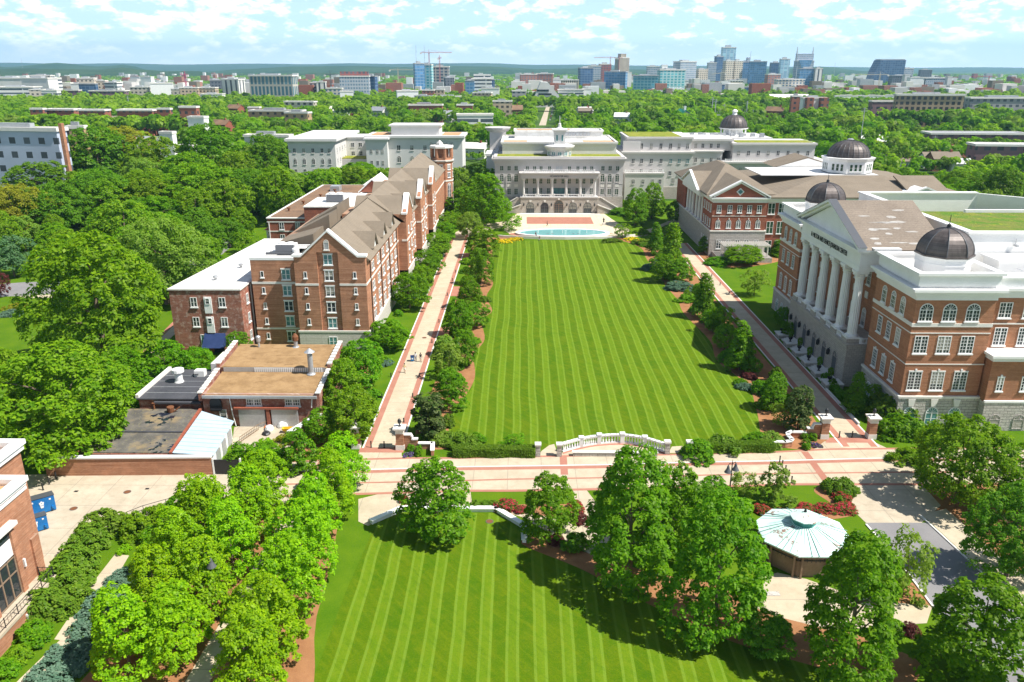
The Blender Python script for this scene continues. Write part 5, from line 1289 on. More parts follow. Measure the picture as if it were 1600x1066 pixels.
# roof plant on the flat bay
def rooftop_unit(root, x, y, z, s=1.0):
    u = MB(); u.box(x-1.8*s,y-1.0*s,z,x+1.8*s,y+1.0*s,z+1.5*s); o = u.build('rooftop_unit', 'white', root)
    g = MB(); g.ext([(y-1.75*s,z+.15*s),(y-1.02*s,z+1.45*s),(y-1.02*s,z+.15*s)], 'x', x-1.6*s, x+1.6*s); g.build('coil_grille', 'darkgrey', o)
    f = MB(); f.lathe(x-.8*s,y,[(.6*s,z+1.5*s),(.6*s,z+1.75*s)],12); f.lathe(x+.8*s,y,[(.6*s,z+1.5*s),(.6*s,z+1.75*s)],12); f.build('fan', 'white', o)
m = MB(); parapet(m, -52.1,147.95,-42.95,160.1,17.2,17.7,.4); m.build('bay_parapet', 'white', D)
MB().box(-51.6,148.4,17.2,-43.4,159.6,17.3).build('flat_roof', 'membstain', D)
rooftop_unit(D, -46.8, 155.0, 17.3, 1.1)
m = MB(); m.box(-50,151.5,17.5,-44.5,151.9,17.9); m.box(-49.6,152.8,17.5,-45,153.1,17.8); m.build('duct', 'darkgrey', D)
m = MB(); m.lathe(-44.3,152.5,[(.7,17.3),(.7,18.5),(.3,18.7)],10); m.build('round_vent', 'white', D)

# ---------------------------------------------------------------- older brick wing behind
A = thing('brick_annex', 'flat-roofed red brick wing with a brown stained roof behind the dormitory', 'building', (-58, 214, 0))
w = MB(); w.box(-69.2,214,0,-52,278,13.2); w.box(-58.4,212,0,-43,228,16.6); w.box(-52,262,0,-43,278,15.4); w.build('wall', 'brickM', A)
m = MB(); cornice(m, -69.2,214,-52,278,[(.12,12.2,12.5),(.25,13.2,13.5)]); m.box(-69.3,213.9,9.6,-58.5,214,9.9); m.box(-58.55,211.85,16.6,-42.9,228.15,16.9); m.box(-58.5,211.9,6.9,-52,212,7.3); m.box(-52.1,261.9,15.4,-42.9,278.1,15.7); m.build('coping', 'cap', A)
MB().box(-68.6,214.6,13.48,-52.6,277.4,13.56).build('brown_roof', 'brownroof', A)
MB().box(-58.0,212.4,16.85,-43.4,227.7,16.95).build('flat_roof', 'membstain', A)
rooftop_unit(A, -51.5, 220.5, 16.95, 1.4)
MB().box(-63,262,13.55,-60,266,15.2).build('roof_box', 'greymetal', A); MB().box(-57,250,13.55,-54,254,14.4).build('roof_box', 'greymetal', A)
m = MB()
for x,y in ((-66,224),(-65,236),(-63,249),(-61,260)): m.lathe(x,y,[(.25,13.5),(.25,14.3),(.5,14.3),(.5,14.6)],8)
m.build('roof_vent', 'rust', A)
m = MB(); m.ext([(-50,15.7),(-46,19.2),(-42,15.7)], 'y', 246, 262); m.build('court_gable', 'brickM', A); m = MB(); m.strip([(-50.4,15.5),(-46,19.4),(-41.6,15.5)], .4, 'y', 245.6, 262.2); m.build('court_roof', 'white', A)
m = MB(); m.box(-56,236,13.6,-44,246,15.4); m.build('white_stair_roof', 'white', A)
for z in (10.2,6.9,3.6):
    for x in (-65.4,-61): window(A, x, 214, z, 'S', 1.3, 2.0, 2, 2)
    window(A, -54.2, 212, z+1.6, 'S', 1.3, 1.8, 2, 2)
MB().box(-68.9,213.8,0,-68.7,214,12.2).build('downpipe', 'white', A)
m = MB(); m.box(-72.4,222,0,-69.4,232,8.6); p = m.build('bay_porch', 'white', A); m = MB(); m.ext([(-73,8.6),(-69.3,10.4),(-69.3,8.6)], 'y', 221.5, 232.5); MT['pinkmetal'] = surf('pink_metal_roof', (.42,.12,.16),(.5,.17,.21)); m.build('porch_roof', 'pinkmetal', p)
for y in (0,): window(p, -70.9, 222, 4.5, 'S', 1.4, 2.6, 2, 2, gm='glass')

# ---------------------------------------------------------------- white-roofed brick block with blue awning
Bk = thing('brick_block', 'three-storey weathered brick block with a bright white flat roof and blue awning', 'building', (-60, 144, 0))
w = MB(); w.add([(x,y,z) for z in (-.2,12.4) for x,y in ((-66.5,143.7),(-53.0,143.7),(-52.6,190),(-62.6,190))], [(0,3,2,1),(4,5,6,7),(0,1,5,4),(1,2,6,5),(2,3,7,6),(3,0,4,7)]); w.build('wall', 'brickO', Bk)
m = MB(); q = [(-66.7,143.5),(-52.8,143.5),(-52.4,190.2),(-62.7,190.2)]; m.prism(q, 12.4, 12.65); m.build('roof_edge', 'cap', Bk)
m = MB(); q = [(-66.3,143.9),(-53.2,143.9),(-52.9,189.8),(-62.5,189.8)]; m.prism(q, 12.6, 12.72); m.build('flat_roof', 'membstain', Bk)
m = MB(); m.box(-66.6,143.6,.5,-53,143.7,.9); m.build('string_course', 'brickM', Bk)
m = MB()
for x,y in ((-59.8,150),(-58.2,160),(-57.4,172),(-56.3,183)): m.lathe(x,y,[(.28,12.7),(.24,13.2),(.5,13.25),(.45,13.6)],10)
m.build('roof_vent', 'greymetal', Bk)
for x in (-62.0,-56.6):
    for z in (9.1,5.2): window(Bk, x, 143.7, z, 'S', 1.25, 1.9, 2, 2)
for z in (7.9,4.0): MB().box(-60.0,143.45,z,-58.6,143.68,z+3.2).build('white_panel', 'white', Bk); window(Bk, -59.3, 143.45, z+1.8, 'S', .85, 1.2, 1, 2, sill=False)
window(Bk, -60.9, 143.7, 1.4, 'S', 1.3, 2.2, 2, 2, gm='glassT'); window(Bk, -55.6, 143.7, 1.2, 'S', 1.2, 2.3, 2, 2); window(Bk, -55.3, 143.7, -1.4, 'S', 1.1, 1.7, 2, 2)
m = MB(); m.box(-56.1,143.2,.4,-55.1,143.66,1.2); m.build('window_unit', 'greymetal', Bk)
m = MB(); m.ext([(141.4,1.6),(143.68,3.9),(143.68,1.6)], 'x', -60.7, -56.7); m.build('awning', 'navy', Bk)
m = MB(); m.box(-60.2,141.5,-.6,-56.4,143.6,-.3); m.build('landing', 'cap', Bk); MB().box(-59.2,143.6,-.3,-57.2,143.69,1.6).build('doorway', 'dark', Bk)
for y in (147,152,158,164,170):
    for z in (9.0,5.2,1.6): window(Bk, -53.0+.4*(y-143.7)/46.3+.01, y, z, 'E', 1.2, 1.9, 2, 2)
MB().box(-52.97,149.2,0,-52.75,149.4,12.3).build('downpipe', 'white', Bk)

# ---------------------------------------------------------------- low gravel-roof building
Lb = thing('workshop', 'low brick workshop with two sloping brown gravel roofs and stepped stone parapets', 'building', (-39, 111, 0))
w = MB(); w.box(-48.4,110.6,0,-44.0,118.3,5.2); w.box(-44.0,110.6,0,-30.4,118.3,3.1); w.box(-44,110.6,3.1,-30.4,118.3,5.2); w.box(-48.4,118.3,0,-30.6,127.4,6.6); w.build('wall', 'brickO', Lb)
m = MB(); m.ext([(110.2,5.1),(118.3,6.0),(118.3,5.2),(110.2,4.95)], 'x', -47.9, -31.0); m.ext([(118.1,6.75),(127.2,7.45),(127.2,6.6),(118.1,6.55)], 'x', -47.9, -31.0); m.build('gravel_roof', 'gravel', Lb)
m = MB(); m.box(-48.2,109.95,4.75,-30.8,110.25,5.15); m.build('gutter', 'greymetal', Lb)
m = MB(); m.box(-47.6,118.0,6.0,-31.2,118.08,6.7); g = m.build('clerestory', 'greymetal', Lb)
m = MB()
for k in range(34): x = -42.6+11*k/34; m.box(x,117.9,6.0,x+.16,117.99,6.7)
m.build('louvre', 'white', g)
for x0, nm in ((-48.8,'a'),(-30.95,'b')):
    m = MB()
    for k in range(8): m.box(x0,110.2+k*1.0,0 if x0 > -40 else 4.2,x0+.5,111.2+k*1.0,5.5+k*.13)
    for k in range(8): m.box(x0,118.3+k*1.12,0 if x0 > -40 else 5,x0+.5,119.42+k*1.12,7.2+k*.11)
    m.build('parapet_wall', 'brickO', Lb)
    m = MB()
    for k in range(8): m.box(x0-.12,110.15+k*1.0,5.5+k*.13,x0+.62,111.1+k*1.0,5.68+k*.13); m.box(x0-.12,118.3+k*1.12,7.2+k*.11,x0+.62,119.3+k*1.12,7.4+k*.11)
    m.build('coping_stone', 'cap', Lb)
m = MB(); m.lathe(-33.4,117.4,[(.75,5.9),(.5,6.1),(.42,6.3),(.42,9.2)],12); m.lathe(-33.4,117.4,[(.3,9.2),(.3,9.6),(.85,9.6),(.1,10.2)],12); m.build('flue', 'greymetal', Lb)
m = MB(); m.lathe(-38.1,126.2,[(.7,7.3),(.35,7.5),(.35,8.5)],10); f = m.build('flue', 'greymetal', Lb); m = MB(); m.lathe(-38.1,126.2,[(.5,8.5),(.55,9.2),(.2,9.7)],8); m.build('cowl', 'rust', f)
m = MB(); m.lathe(-44.3,126.0,[(.18,7.3),(.18,8.4)],8); m.lathe(-44.3,126.0,[(.35,8.4),(.42,9.2),(.2,9.4)],10); m.build('vent_cowl', 'greymetal', Lb)
for x in (-40.6,-34.7): window(Lb, x, 110.6, 3.35, 'S', 2.3, 1.15, 6, 2, mu=.09)
window(Lb, -45.5, 110.6, 1.2, 'S', 1.1, 1.5, 1, 2)
for x in (-41.0,-36.0): MB().box(x-2.0,110.2,-.05,x+2.0,110.56,2.9).build('garage_bay', 'greymetal', Lb)
m = MB(); m.box(-38.75,110.1,0,-38.25,110.6,3.0); m.build('post', 'brickM', Lb); m = MB(); m.box(-43.6,110.0,2.95,-33.8,110.6,3.25); m.build('lintel', 'brickM', Lb)
m = MB(); m.box(-47.2,110.1,2.6,-45.6,110.58,2.9); m.ext([(-47.3,2.9),(-45.5,2.9),(-45.5,4.0),(-45.8,4.6),(-46.4,4.85),(-47.0,4.6),(-47.3,4.0)], 'y', 110.3, 110.56); m.build('arched_opening', 'dark', Lb)
m = MB(); m.tube((-44.2,110.4,4.8),(-44.0,110.4,2.0),.09,n=6); m.tube((-44.0,110.4,2.0),(-43.7,110.4,0),.09,n=6); m.tube((-31.6,110.3,4.8),(-31.8,110.3,3.2),.09,n=6); m.build('downpipe', 'white', Lb)
m = MB(); m.prism([(-30.9,110.2),(-30.3,110.2),(-33.1,104.2),(-33.7,104.2)], 0, 2.1); gw = tag(m.build('garden_wall', 'brickO'), 'white-capped brick wall running down from the gravel-roofed workshop', 'wall'); m = MB(); m.prism([(-31.1,110.2),(-30.1,110.2),(-32.9,104),(-33.9,104)], 2.1, 2.3); m.build('wall_coping', 'white', gw)
# black flat roof building
Bl = thing('black_roof_building', 'low brick building with a black flat roof and white roof cowl', 'building', (-54, 117, 0))
MB().box(-58.6,111.4,0,-48.9,123.4,4.0).build('wall', 'brickO', Bl)
m = MB(); m.box(-58.8,111.1,4.0,-48.85,123.5,4.2); m.box(-56,110.6,3.5,-48.9,111.4,3.8); m.build('flat_roof', 'blackroof', Bl)
m = MB(); m.box(-59.0,111.3,4.2,-58.5,123.5,4.7); m.build('parapet', 'cap', Bl)
m = MB(); m.lathe(-55.0,118.0,[(.75,4.2),(.6,4.5),(.6,5.6),(.95,5.9),(.95,6.4),(.5,6.5)],14); m.build('roof_cowl', 'white', Bl)
m = MB(); m.box(-53.4,120.2,4.2,-51.8,121.4,5.2); c = m.build('condenser', 'white', Bl); m = MB(); m.lathe(-53,120.15,[(.35,4.7),(.35,4.71)],8); m.build('fan', 'dark', c)
m = MB()
for k in range(4): m.box(-58.3,113.4+k*2.4,4.2,-49.2,113.5+k*2.4,4.23)
m.build('roof_seam', 'greymetal', Bl)
tag(MB().box(-51.5,122.6,0,-48.9,128.5,5.6).build('screen_wall', 'stuccow'), 'short pale wall behind the black flat roof', 'wall')
# old garage with the puddled roof, shed with blue metal roof
Gr = thing('old_garage', 'low old garage with a dirty puddled flat roof and red tile edges', 'building', (-54, 102, 0))
GP = [(-60.2,95.9),(-47.3,95.9),(-48.9,110.9),(-60.6,110.9)]
MB().prism(GP, 0, 2.55).build('wall', 'brickO', Gr); MB().prism([(-60,96.1),(-47.6,96.1),(-49.2,110.7),(-60.4,110.7)], 2.5, 2.7).build('flat_roof', 'puddle', Gr)
m = MB(); m.prism([(-60.7,95.8),(-60.2,95.8),(-60.5,111),(-61,111)], 2.55, 2.95); m.prism([(-47.5,95.8),(-47.1,95.8),(-48.7,111),(-49.1,111)], 2.55, 2.95); m.build('tile_edge', 'brickM', Gr)
MB().box(-59.8,102.3,2.7,-48.4,102.6,2.86).build('roof_step', 'blackroof', Gr)
m = MB(); m.lathe(-53.0,109.5,[(.45,2.7),(.55,3.5),(.5,3.6)],10); m.tube((-52.4,109.4,2.9),(-51.6,109.6,3.5),.12,n=5); m.build('roof_pot', 'rust', Gr)
m = MB(); m.tube((-55.8,110.9,3.2),(-48.7,110.9,3.6),.08,n=5); m.lathe(-56,110.6,[(.15,2.7),(.12,3.6),(.3,3.7)],8); m.build('pipe', 'rust', Gr)
Sh = thing('metal_shed', 'lean-to shed with a pale blue ribbed metal roof', 'shed', (-44, 100, 0))
m = MB(); m.add([(-46.9,95.6,3.0),(-41.3,95.4,2.75),(-42.3,106.3,2.75),(-48.2,109.9-.6,3.0),(-46.9,95.6,2.9),(-41.3,95.4,2.65),(-42.3,106.3,2.65),(-48.2,109.3,2.9)], [(0,1,2,3),(7,6,5,4),(0,4,5,1),(1,5,6,2),(2,6,7,3),(3,7,4,0)]); m.build('roof', 'bluemetal', Sh)
m = MB()
for k in range(9):
    t = k/9; y = 96.5+t*11; m.tube((-46.9-1.2*t,y,3.03),(-41.5-.9*t,y-.2 if y < 106 else 106,2.79),.04,n=4)
m.build('seam', 'bluemetal', Sh)
m = MB(); m.prism([(-41.9,96),(-41.7,96),(-42.7,106),(-42.9,106)], 0, 2.65); m.build('wall', 'white', Sh)
m = MB()
for t in (.15,.45,.75): m.box(-41.75-t,96+t*10,0,-41.55-t,97.3+t*10,2.2)
m.build('door', 'greymetal', Sh)
m = MB(); m.box(-61.5,105.5,2.3,-58.9,110,2.5); tag(m.build('lean_to_roof', 'greymetal'), 'small grey corrugated lean-to roof beside the puddled roof', 'roof')
# long boundary wall with gate
Wl = thing('boundary_wall', 'long brick yard wall with a white coping', 'wall', (-52, 95.5, 0))
q = [(-63.4,94.9),(-41.6,95.4),(-41.6,95.0),(-63.4,94.4)]
MB().prism(q, -.1, 2.55).build('wall', 'brickA', Wl); MB().prism([(-63.6,95.05),(-41.5,95.5),(-41.5,94.9),(-63.6,94.25)], 2.55, 2.78).build('coping', 'white', Wl)
MB().box(-63.8,94.4,-.1,-63.4,97.5,2.55).build('return_wall', 'brickA', Wl)
gt = thing('yard_gate', 'black solid yard gate at the end of the long brick wall', 'gate', (-39.8, 95.2, 0))
MB().box(-41.4,95.1,.15,-37.8,95.2,2.2).build('panel', 'dark', gt); m = MB(); m.box(-41.5,95.0,0,-41.3,95.3,2.4); m.box(-37.8,95.0,0,-37.6,95.3,2.4); m.build('post', 'white', gt)

# ---------------------------------------------------------------- brick corner building at bottom left
C_ = thing('corner_building', 'brick corner building with white cornices and a glazed terrace door', 'building', (-55, 65, 0))
P0, fd, fn = Vector((-50.2, 70.4)), Vector((0, -1)), Vector((1, 0))
def fpt(s, o=0.0): p = P0+fd*s+fn*o; return (p.x, p.y)
def fbox(mb, s0, s1, o0, o1, z0, z1): mb.prism([fpt(s0,o0), fpt(s1,o0), fpt(s1,o1), fpt(s0,o1)], z0, z1)
m = MB(); m.box(-78,20,-.1,-50.2,70.4,12.2); m.box(-78,70.4,-.1,-53.5,75.7,13.4); m.box(-78,40,12.2,-53.5,70.4,13.4); fbox(m, -.25, .9, -.3, .22, -.1, 6.4); fbox(m, 3.0, 3.7, .0, .35, 2.0, 9.0); fbox(m, 7.4, 8.1, .0, .35, 2.0, 9.0); m.build('wall', 'brickA', C_)
m = MB(); m.box(-50.7,30,12.6,-49.8,70.8,13.1); m.box(-53.5,69.9,12.6,-50.7,70.8,13.1); m.box(-50.6,30,12.2,-50.0,70.6,12.6); m.box(-53.5,70.0,12.2,-50.6,70.6,12.6); m.build('cornice', 'white', C_)
m = MB(); m.box(-54.0,40,14.0,-53.0,76.2,14.5); m.box(-78,75.2,14.0,-54.0,76.2,14.5); m.box(-53.9,40,13.4,-53.2,76.0,14.0); m.box(-78,75.3,13.4,-53.9,76.0,14.0); m.build('upper_cornice', 'white', C_)
MB().box(-53.5,30,12.2,-50.65,69.95,12.3).build('roof', 'tanroof', C_); MB().box(-78,40,13.4,-53.95,75.25,13.5).build('upper_roof', 'tanroof', C_)
m = MB(); fbox(m, -.2, 34, .0, .16, 11.7, 12.0); m.build('string_course', 'white', C_)
m = MB(); fbox(m, 3.0, 8.2, .0, .75, 9.6, 10.0); m.build('canopy', 'cap', C_)
dg = MB(); fbox(dg, 3.7, 7.4, .02, .12, 2.1, 6.4); dd = dg.build('terrace_door', 'glass', C_)
m = MB()
for s in (3.72,4.9,6.1,7.28): fbox(m, s, s+.14, .0, .2, 2.1, 6.4)
for z in (2.1,4.7,6.27): fbox(m, 3.7, 7.4, .0, .19, z, z+.13)
m.build('door_frame', 'brownpost', dd)
m = MB(); fbox(m, 3.7, 7.4, .02, .1, 6.5, 8.3); m.build('spandrel_panel', 'white', C_)
m = MB(); fbox(m, 3.7, 7.4, .02, .12, 8.4, 9.5); m.build('upper_window', 'glass', C_)
m = MB(); fbox(m, .9, 34, .0, 1.75, -.1, 1.75); m.build('terrace_base', 'brickA', C_)
m = MB(); fbox(m, .7, 34, .0, 1.9, 1.75, 2.05); m.build('terrace_floor', 'yard', C_)
for s in (2.4,8.5):
    m = MB(); fbox(m, s, s+.22, .05, .25, 4.3, 5.2); m.build('wall_light', 'white', C_)
m = MB(); fbox(m, 6.0, 6.22, 1.75, 1.95, .5, 1.3); m.build('wall_light', 'white', C_)
rl = thing('terrace_railing', 'black metal railing along the terrace of the corner building', 'railing', (-52, 68, 2.05))
m = MB(); pts = [fpt(.9,.2)]+[fpt(.9,1.7)]+[fpt(s,1.7) for s in range(3,34,2)]
for p, q in zip(pts, pts[1:]):
    for z in (2.2,3.05): m.tube((*p,z),(*q,z),.035,n=5)
    a = Vector(p); b = Vector(q); n = max(2,int((b-a).length/.5))
    for k in range(n): c = a.lerp(b,k/n); m.tube((c.x,c.y,2.2),(c.x,c.y,3.05),.015,n=4)
    m.tube((*p,2.05),(*p,3.15),.05,n=5)
m.build('rail', 'dark', rl)
# curved railing at the service yard
rl = thing('yard_railing', 'curved black handrail at the edge of the service yard', 'railing', (-46, 85, 0))
m = MB(); pts = [G(u,v,.0) for u,v in ((178,826),(200,812),(225,802),(260,792),(300,784),(340,778))]
for p, q in zip(pts, pts[1:]):
    for z in (.55,1.05): m.tube((*p,z),(*q,z),.04,n=5)
    m.tube((*p,0),(*p,1.05),.04,n=5)
m.build('rail', 'dark', rl)
# ================================================================ gates, balustrade, furniture
def pillar(u, v, label):
    x, y = G(u, v); t = thing('gate_pillar', label, 'pillar', (x, y, 0), 'brick gate pillars')
    MB().box(x-.62,y-.62,-.05,x+.62,y+.62,.75).build('base', 'cap', t); MB().box(x-.55,y-.55,.75,x+.55,y+.55,2.55).build('shaft', 'brickA', t)
    m = MB(); m.box(x-.58,y-.58,2.55,x+.58,y+.58,3.15); m.box(x-.75,y-.75,3.15,x+.75,y+.75,3.3); m.box(x-.88,y-.88,3.3,x+.88,y+.88,3.5); m.box(x-.55,y-.55,3.5,x+.55,y+.55,3.58); m.build('cap', 'cap', t)
    l = MB(); l.lathe(x,y,[(.3,3.58),(.1,3.7),(.08,3.9),(.22,4.05),(.28,4.35),(.2,4.6),(.05,4.75)],8); l.build('lantern', 'dark', t)
    return x, y
pillar(557,699,'brick pillar on the west side of the west gate')
gx, gy = pillar(626,701,'brick pillar of the west gate joined to a stepped wall')
hx, hy = pillar(1286,684,'brick pillar of the east gate joined to a curved wall')
pillar(1360,684,'brick pillar of the east gate beside the glossy shrub')
def gatewall(x, y, s, label):
    t = thing('gate_wall', label, 'wall', (x, y, 0))
    m = MB(); a = x+s*.56
    m.box(a,y-.2,-.05,a+s*1.0,y+.2,2.2); m.box(a+s*1.0,y-.2,-.05,a+s*1.9,y+.2,1.5); m.box(a+s*1.9,y-.2,-.05,a+s*4.1,y+.2,.85); 
    pts = [(a+s*4.1,y+.2),(a+s*4.9,y-.4),(a+s*5.1,y-1.3),(a+s*4.9,y-2.4),(a+s*5.3,y-3.0),(a+s*6.2,y-3.3),(a+s*8.0,y-3.3)] if s < 0 else [(a+s*4.1,y+.1),(a+s*4.3,y-2.2)]
    for p, q in zip(pts, pts[1:]):
        d = Vector((q[0]-p[0],q[1]-p[1])).normalized()*.2; e = d*.6; m.prism([(p[0]-e.x+d.y,p[1]-e.y-d.x),(q[0]+e.x+d.y,q[1]+e.y-d.x),(q[0]+e.x-d.y,q[1]+e.y+d.x),(p[0]-e.x-d.y,p[1]-e.y+d.x)], -.05, .85)
    m.build('wall', 'brickA', t)
    m = MB(); m.box(a,y-.3,2.2,a+s*1.1,y+.3,2.38); m.box(a+s*1.0,y-.3,2.0,a+s*1.2,y+.3,2.2) ; m.box(a+s*1.1,y-.28,1.6,a+s*1.3,y+.28,2.0); m.box(a+s*1.1,y-.3,1.5,a+s*2.0,y+.3,1.66); m.box(a+s*2.0,y-.3,.85,a+s*4.1,y+.3,1.0)
    for p, q in zip(pts, pts[1:]):
        d = Vector((q[0]-p[0],q[1]-p[1])).normalized()*.3; e = d*.5; m.prism([(p[0]-e.x+d.y,p[1]-e.y-d.x),(q[0]+e.x+d.y,q[1]+e.y-d.x),(q[0]+e.x-d.y,q[1]+e.y+d.x),(p[0]-e.x-d.y,p[1]-e.y+d.x)], .85, 1.0)
    m.build('coping', 'white', t)
gatewall(gx, gy, 1, 'stepped brick wall with white coping east of the west gate')
gatewall(hx, hy, -1, 'S-curved brick wall with white coping west of the east gate')
# curved white balustrade
B_ = thing('balustrade', 'curved white balustrade at the south end of the main lawn', 'balustrade', (*G(958,700), 0))
pp = [G(*p) for p in ((879,706),(908,698),(936,693.5),(972,692),(1007,697),(1037,706))]
m = MB()
arc = []
for i in range(len(pp)-1):
    p0 = np.array(pp[max(i-1,0)]); p1 = np.array(pp[i]); p2 = np.array(pp[i+1]); p3 = np.array(pp[min(i+2,len(pp)-1)])
    for j in range(4):
        t = j/4; qv = .5*((2*p1)+(-p0+p2)*t+(2*p0-5*p1+4*p2-p3)*t*t+(-p0+3*p1-3*p2+p3)*t**3); arc.append(tuple(qv))
arc.append(pp[-1])
for p, q in zip(arc, arc[1:]):
    d = Vector((q[0]-p[0],q[1]-p[1])); ln = d.length; d.normalize(); nrm = Vector((-d.y,d.x))
    for z0, z1, w_ in ((0,.22,.2),(1.12,1.32,.2),(1.32,1.4,.26)):
        o = nrm*w_; e = d*.05
        m.prism([(p[0]-e.x-o.x,p[1]-e.y-o.y),(q[0]+e.x-o.x,q[1]+e.y-o.y),(q[0]+e.x+o.x,q[1]+e.y+o.y),(p[0]-e.x+o.x,p[1]-e.y+o.y)], z0, z1)
    n = max(2, int(ln/.42))
    for k in range(n): c = (p[0]+d.x*ln*(k+.5)/n, p[1]+d.y*ln*(k+.5)/n); m.lathe(c[0], c[1], [(.10,.22),(.13,.45),(.07,.8),(.10,1.12)], 6)
m.build('railing', 'white', B_)
for p in pp[1:-1]: m = MB(); m.box(p[0]-.3,p[1]-.3,0,p[0]+.3,p[1]+.3,1.5); m.box(p[0]-.38,p[1]-.38,1.5,p[0]+.38,p[1]+.38,1.62); m.build('post', 'white', B_)
for i, (u, v, lab) in enumerate(((840.5,712.5,'rough stone post where the west hedge ends'),(873.7,712.5,'rough stone post at the west end of the white balustrade'),(1042,708.7,'rough stone post at the east end of the white balustrade'),(1076,708.7,'rough stone post where the east hedge ends'))):
    x, y = G(u, v); t = thing('stone_post', lab, 'post', (x, y, 0), 'stone posts by the balustrade')
    MB().box(x-.34,y-.34,-.05,x+.34,y+.34,1.75).build('shaft', 'stone', t); MB().box(x-.45,y-.45,1.75,x+.45,y+.45,2.0).build('cap', 'cap', t)
x0, y0 = G(895,712); x1, y1 = G(1026,711)
t = thing('stone_sill', 'low rough stone wall in front of the white balustrade', 'wall', ((x0+x1)/2, y0, 0)); MB().box(x0,y0-.25,-.05,x1,y0+.3,.55).build('wall', 'stone', t); MB().box(x0-.1,y0-.33,.55,x1+.1,y0+.38,.68).build('coping', 'cap', t)
sheet('balustrade_terrace', [(a[0],a[1]-.1) for a in arc]+[G(1040,710),G(876,713)], .0150, 'path')
sheet('paver_band', [(a[0],a[1]-.25) for a in arc]+[(a[0],a[1]-.75) for a in arc[::-1]], .019, 'paver')
for pts in (((842,712),(846,705),(858,696),(866,694),(872,712)),((1044,708),(1050,698),(1066,697),(1075,708))): sheet('walkway_link', gp(pts), .013, 'path')
# white seat wall round the head of the front lawn
t = thing('seat_wall', 'angular white seat wall around the head of the front lawn', 'wall', (-8, 86, 0))
pts = [(-17.9,83.2),(-14.8,86.1),(-3.0,86.2),(.35,82.5),(.45,79.4)]
m = MB(); c = MB()
for p, q in zip(pts, pts[1:]):
    d = Vector((q[0]-p[0],q[1]-p[1])).normalized()*.22; e = d*.6
    m.prism([(p[0]-e.x+d.y,p[1]-e.y-d.x),(q[0]+e.x+d.y,q[1]+e.y-d.x),(q[0]+e.x-d.y,q[1]+e.y+d.x),(p[0]-e.x-d.y,p[1]-e.y+d.x)], -.05, .42)
    d *= 1.6; e = d*.6
    c.prism([(p[0]-e.x+d.y,p[1]-e.y-d.x),(q[0]+e.x+d.y,q[1]+e.y-d.x),(q[0]+e.x-d.y,q[1]+e.y+d.x),(p[0]-e.x-d.y,p[1]-e.y+d.x)], .42, .55)
m.build('wall', 'white', t); c.build('seat', 'white', t)
# bollards, path lights, manholes
def bollard(u, v, lab, h=1.05, r=.09, group='dark bollards', name='bollard'):
    x, y = G(u, v); t = thing(name, lab, name.replace('_',' '), (x, y, 0), group)
    MB().lathe(x,y,[(r*1.5,0),(r*1.5,.06),(r,.1),(r,h-.08)],8).build('post', 'dark', t); MB().lathe(x,y,[(r*1.25,h-.08),(r*1.25,h-.02),(r*.5,h)],8).build('cap', 'dark', t)
for u, v, lab in ((580,699.5,'dark bollard at the west gate, the western one'),(600.5,700,'dark bollard at the west gate beside the stepped-wall pillar'),(1311,684,'dark bollard at the east gate in full sun'),(1331,684,'dark bollard at the east gate at the shade edge'),
   (1218,723,'first of the street bollards from the hedge side'),(1222,730,'second of the street bollards from the hedge side'),(1227,738,'third of the street bollards from the hedge side'),(1232,745,'fourth of the street bollards from the hedge side'),(1236.5,755,'fifth street bollard, nearest the rose bed'),
   (67.5,766,'dark bollard nearest the blue bins'),(77,757,'middle dark bollard by the yard wall end'),(88,748,'dark bollard touching the long brick wall')): bollard(u, v, lab)
sides = [(712,426),(707,439),(699,462),(692,484),(686,504),(675,536),(656,589),(645,621),(631,660),(611,589),(597,622)]
for i, (u, v) in enumerate(sides): bollard(u, v, f'low path light on the {"dormitory" if i > 8 else "lawn"} side of the west walkway, {ords[i if i < 8 else (i-9 if i > 8 else 7)] if i != 8 else "last"} from the {"far" if i < 9 else "far"} end', .75, .10, 'path lights along the west walkway', 'path_light')
for u, v, lab in ((1112,432,'path light on the east walkway near the clipped mound'),(1125,446,'path light on the east walkway by the side lawn'),(1139,461,'path light at the shaded end of the east walkway')): bollard(u, v, lab, .75, .10, 'path lights along the east walkway', 'path_light')
for u, v, lab in ((115,795,'rusty manhole cover nearest the blue bins'),(199,769,'rusty manhole cover in the middle of the yard'),(765,815,'round cover set in the front lawn'),(663,528,'small cover on the west walkway')):
    x, y = G(u, v); t = thing('manhole_cover', lab, 'manhole', (x, y, .01)); m = MB(); m.lathe(x,y,[(.48,.008),(.48,.03)],16); m.build('ring', 'darkgrey', t); MB().lathe(x,y,[(.40,.03),(.40,.036)],16).build('lid', 'rust', t)
for u, v, lab in ((119,768,'small square drain nearest the yard wall'),(230,764,'small square drain far along the yard')):
    x, y = G(u, v); tag(MB().box(x-.25,y-.2,.012,x+.25,y+.2,.03).build('drain_grate', 'dark'), lab, 'drain')
x, y = G(1200,928); tag(MB().box(x-1.2,y-.35,.0,x+1.2,y+.35,.05).build('stone_plaque', 'stone'), 'rough stone strip set in the terrace paving', 'plaque')
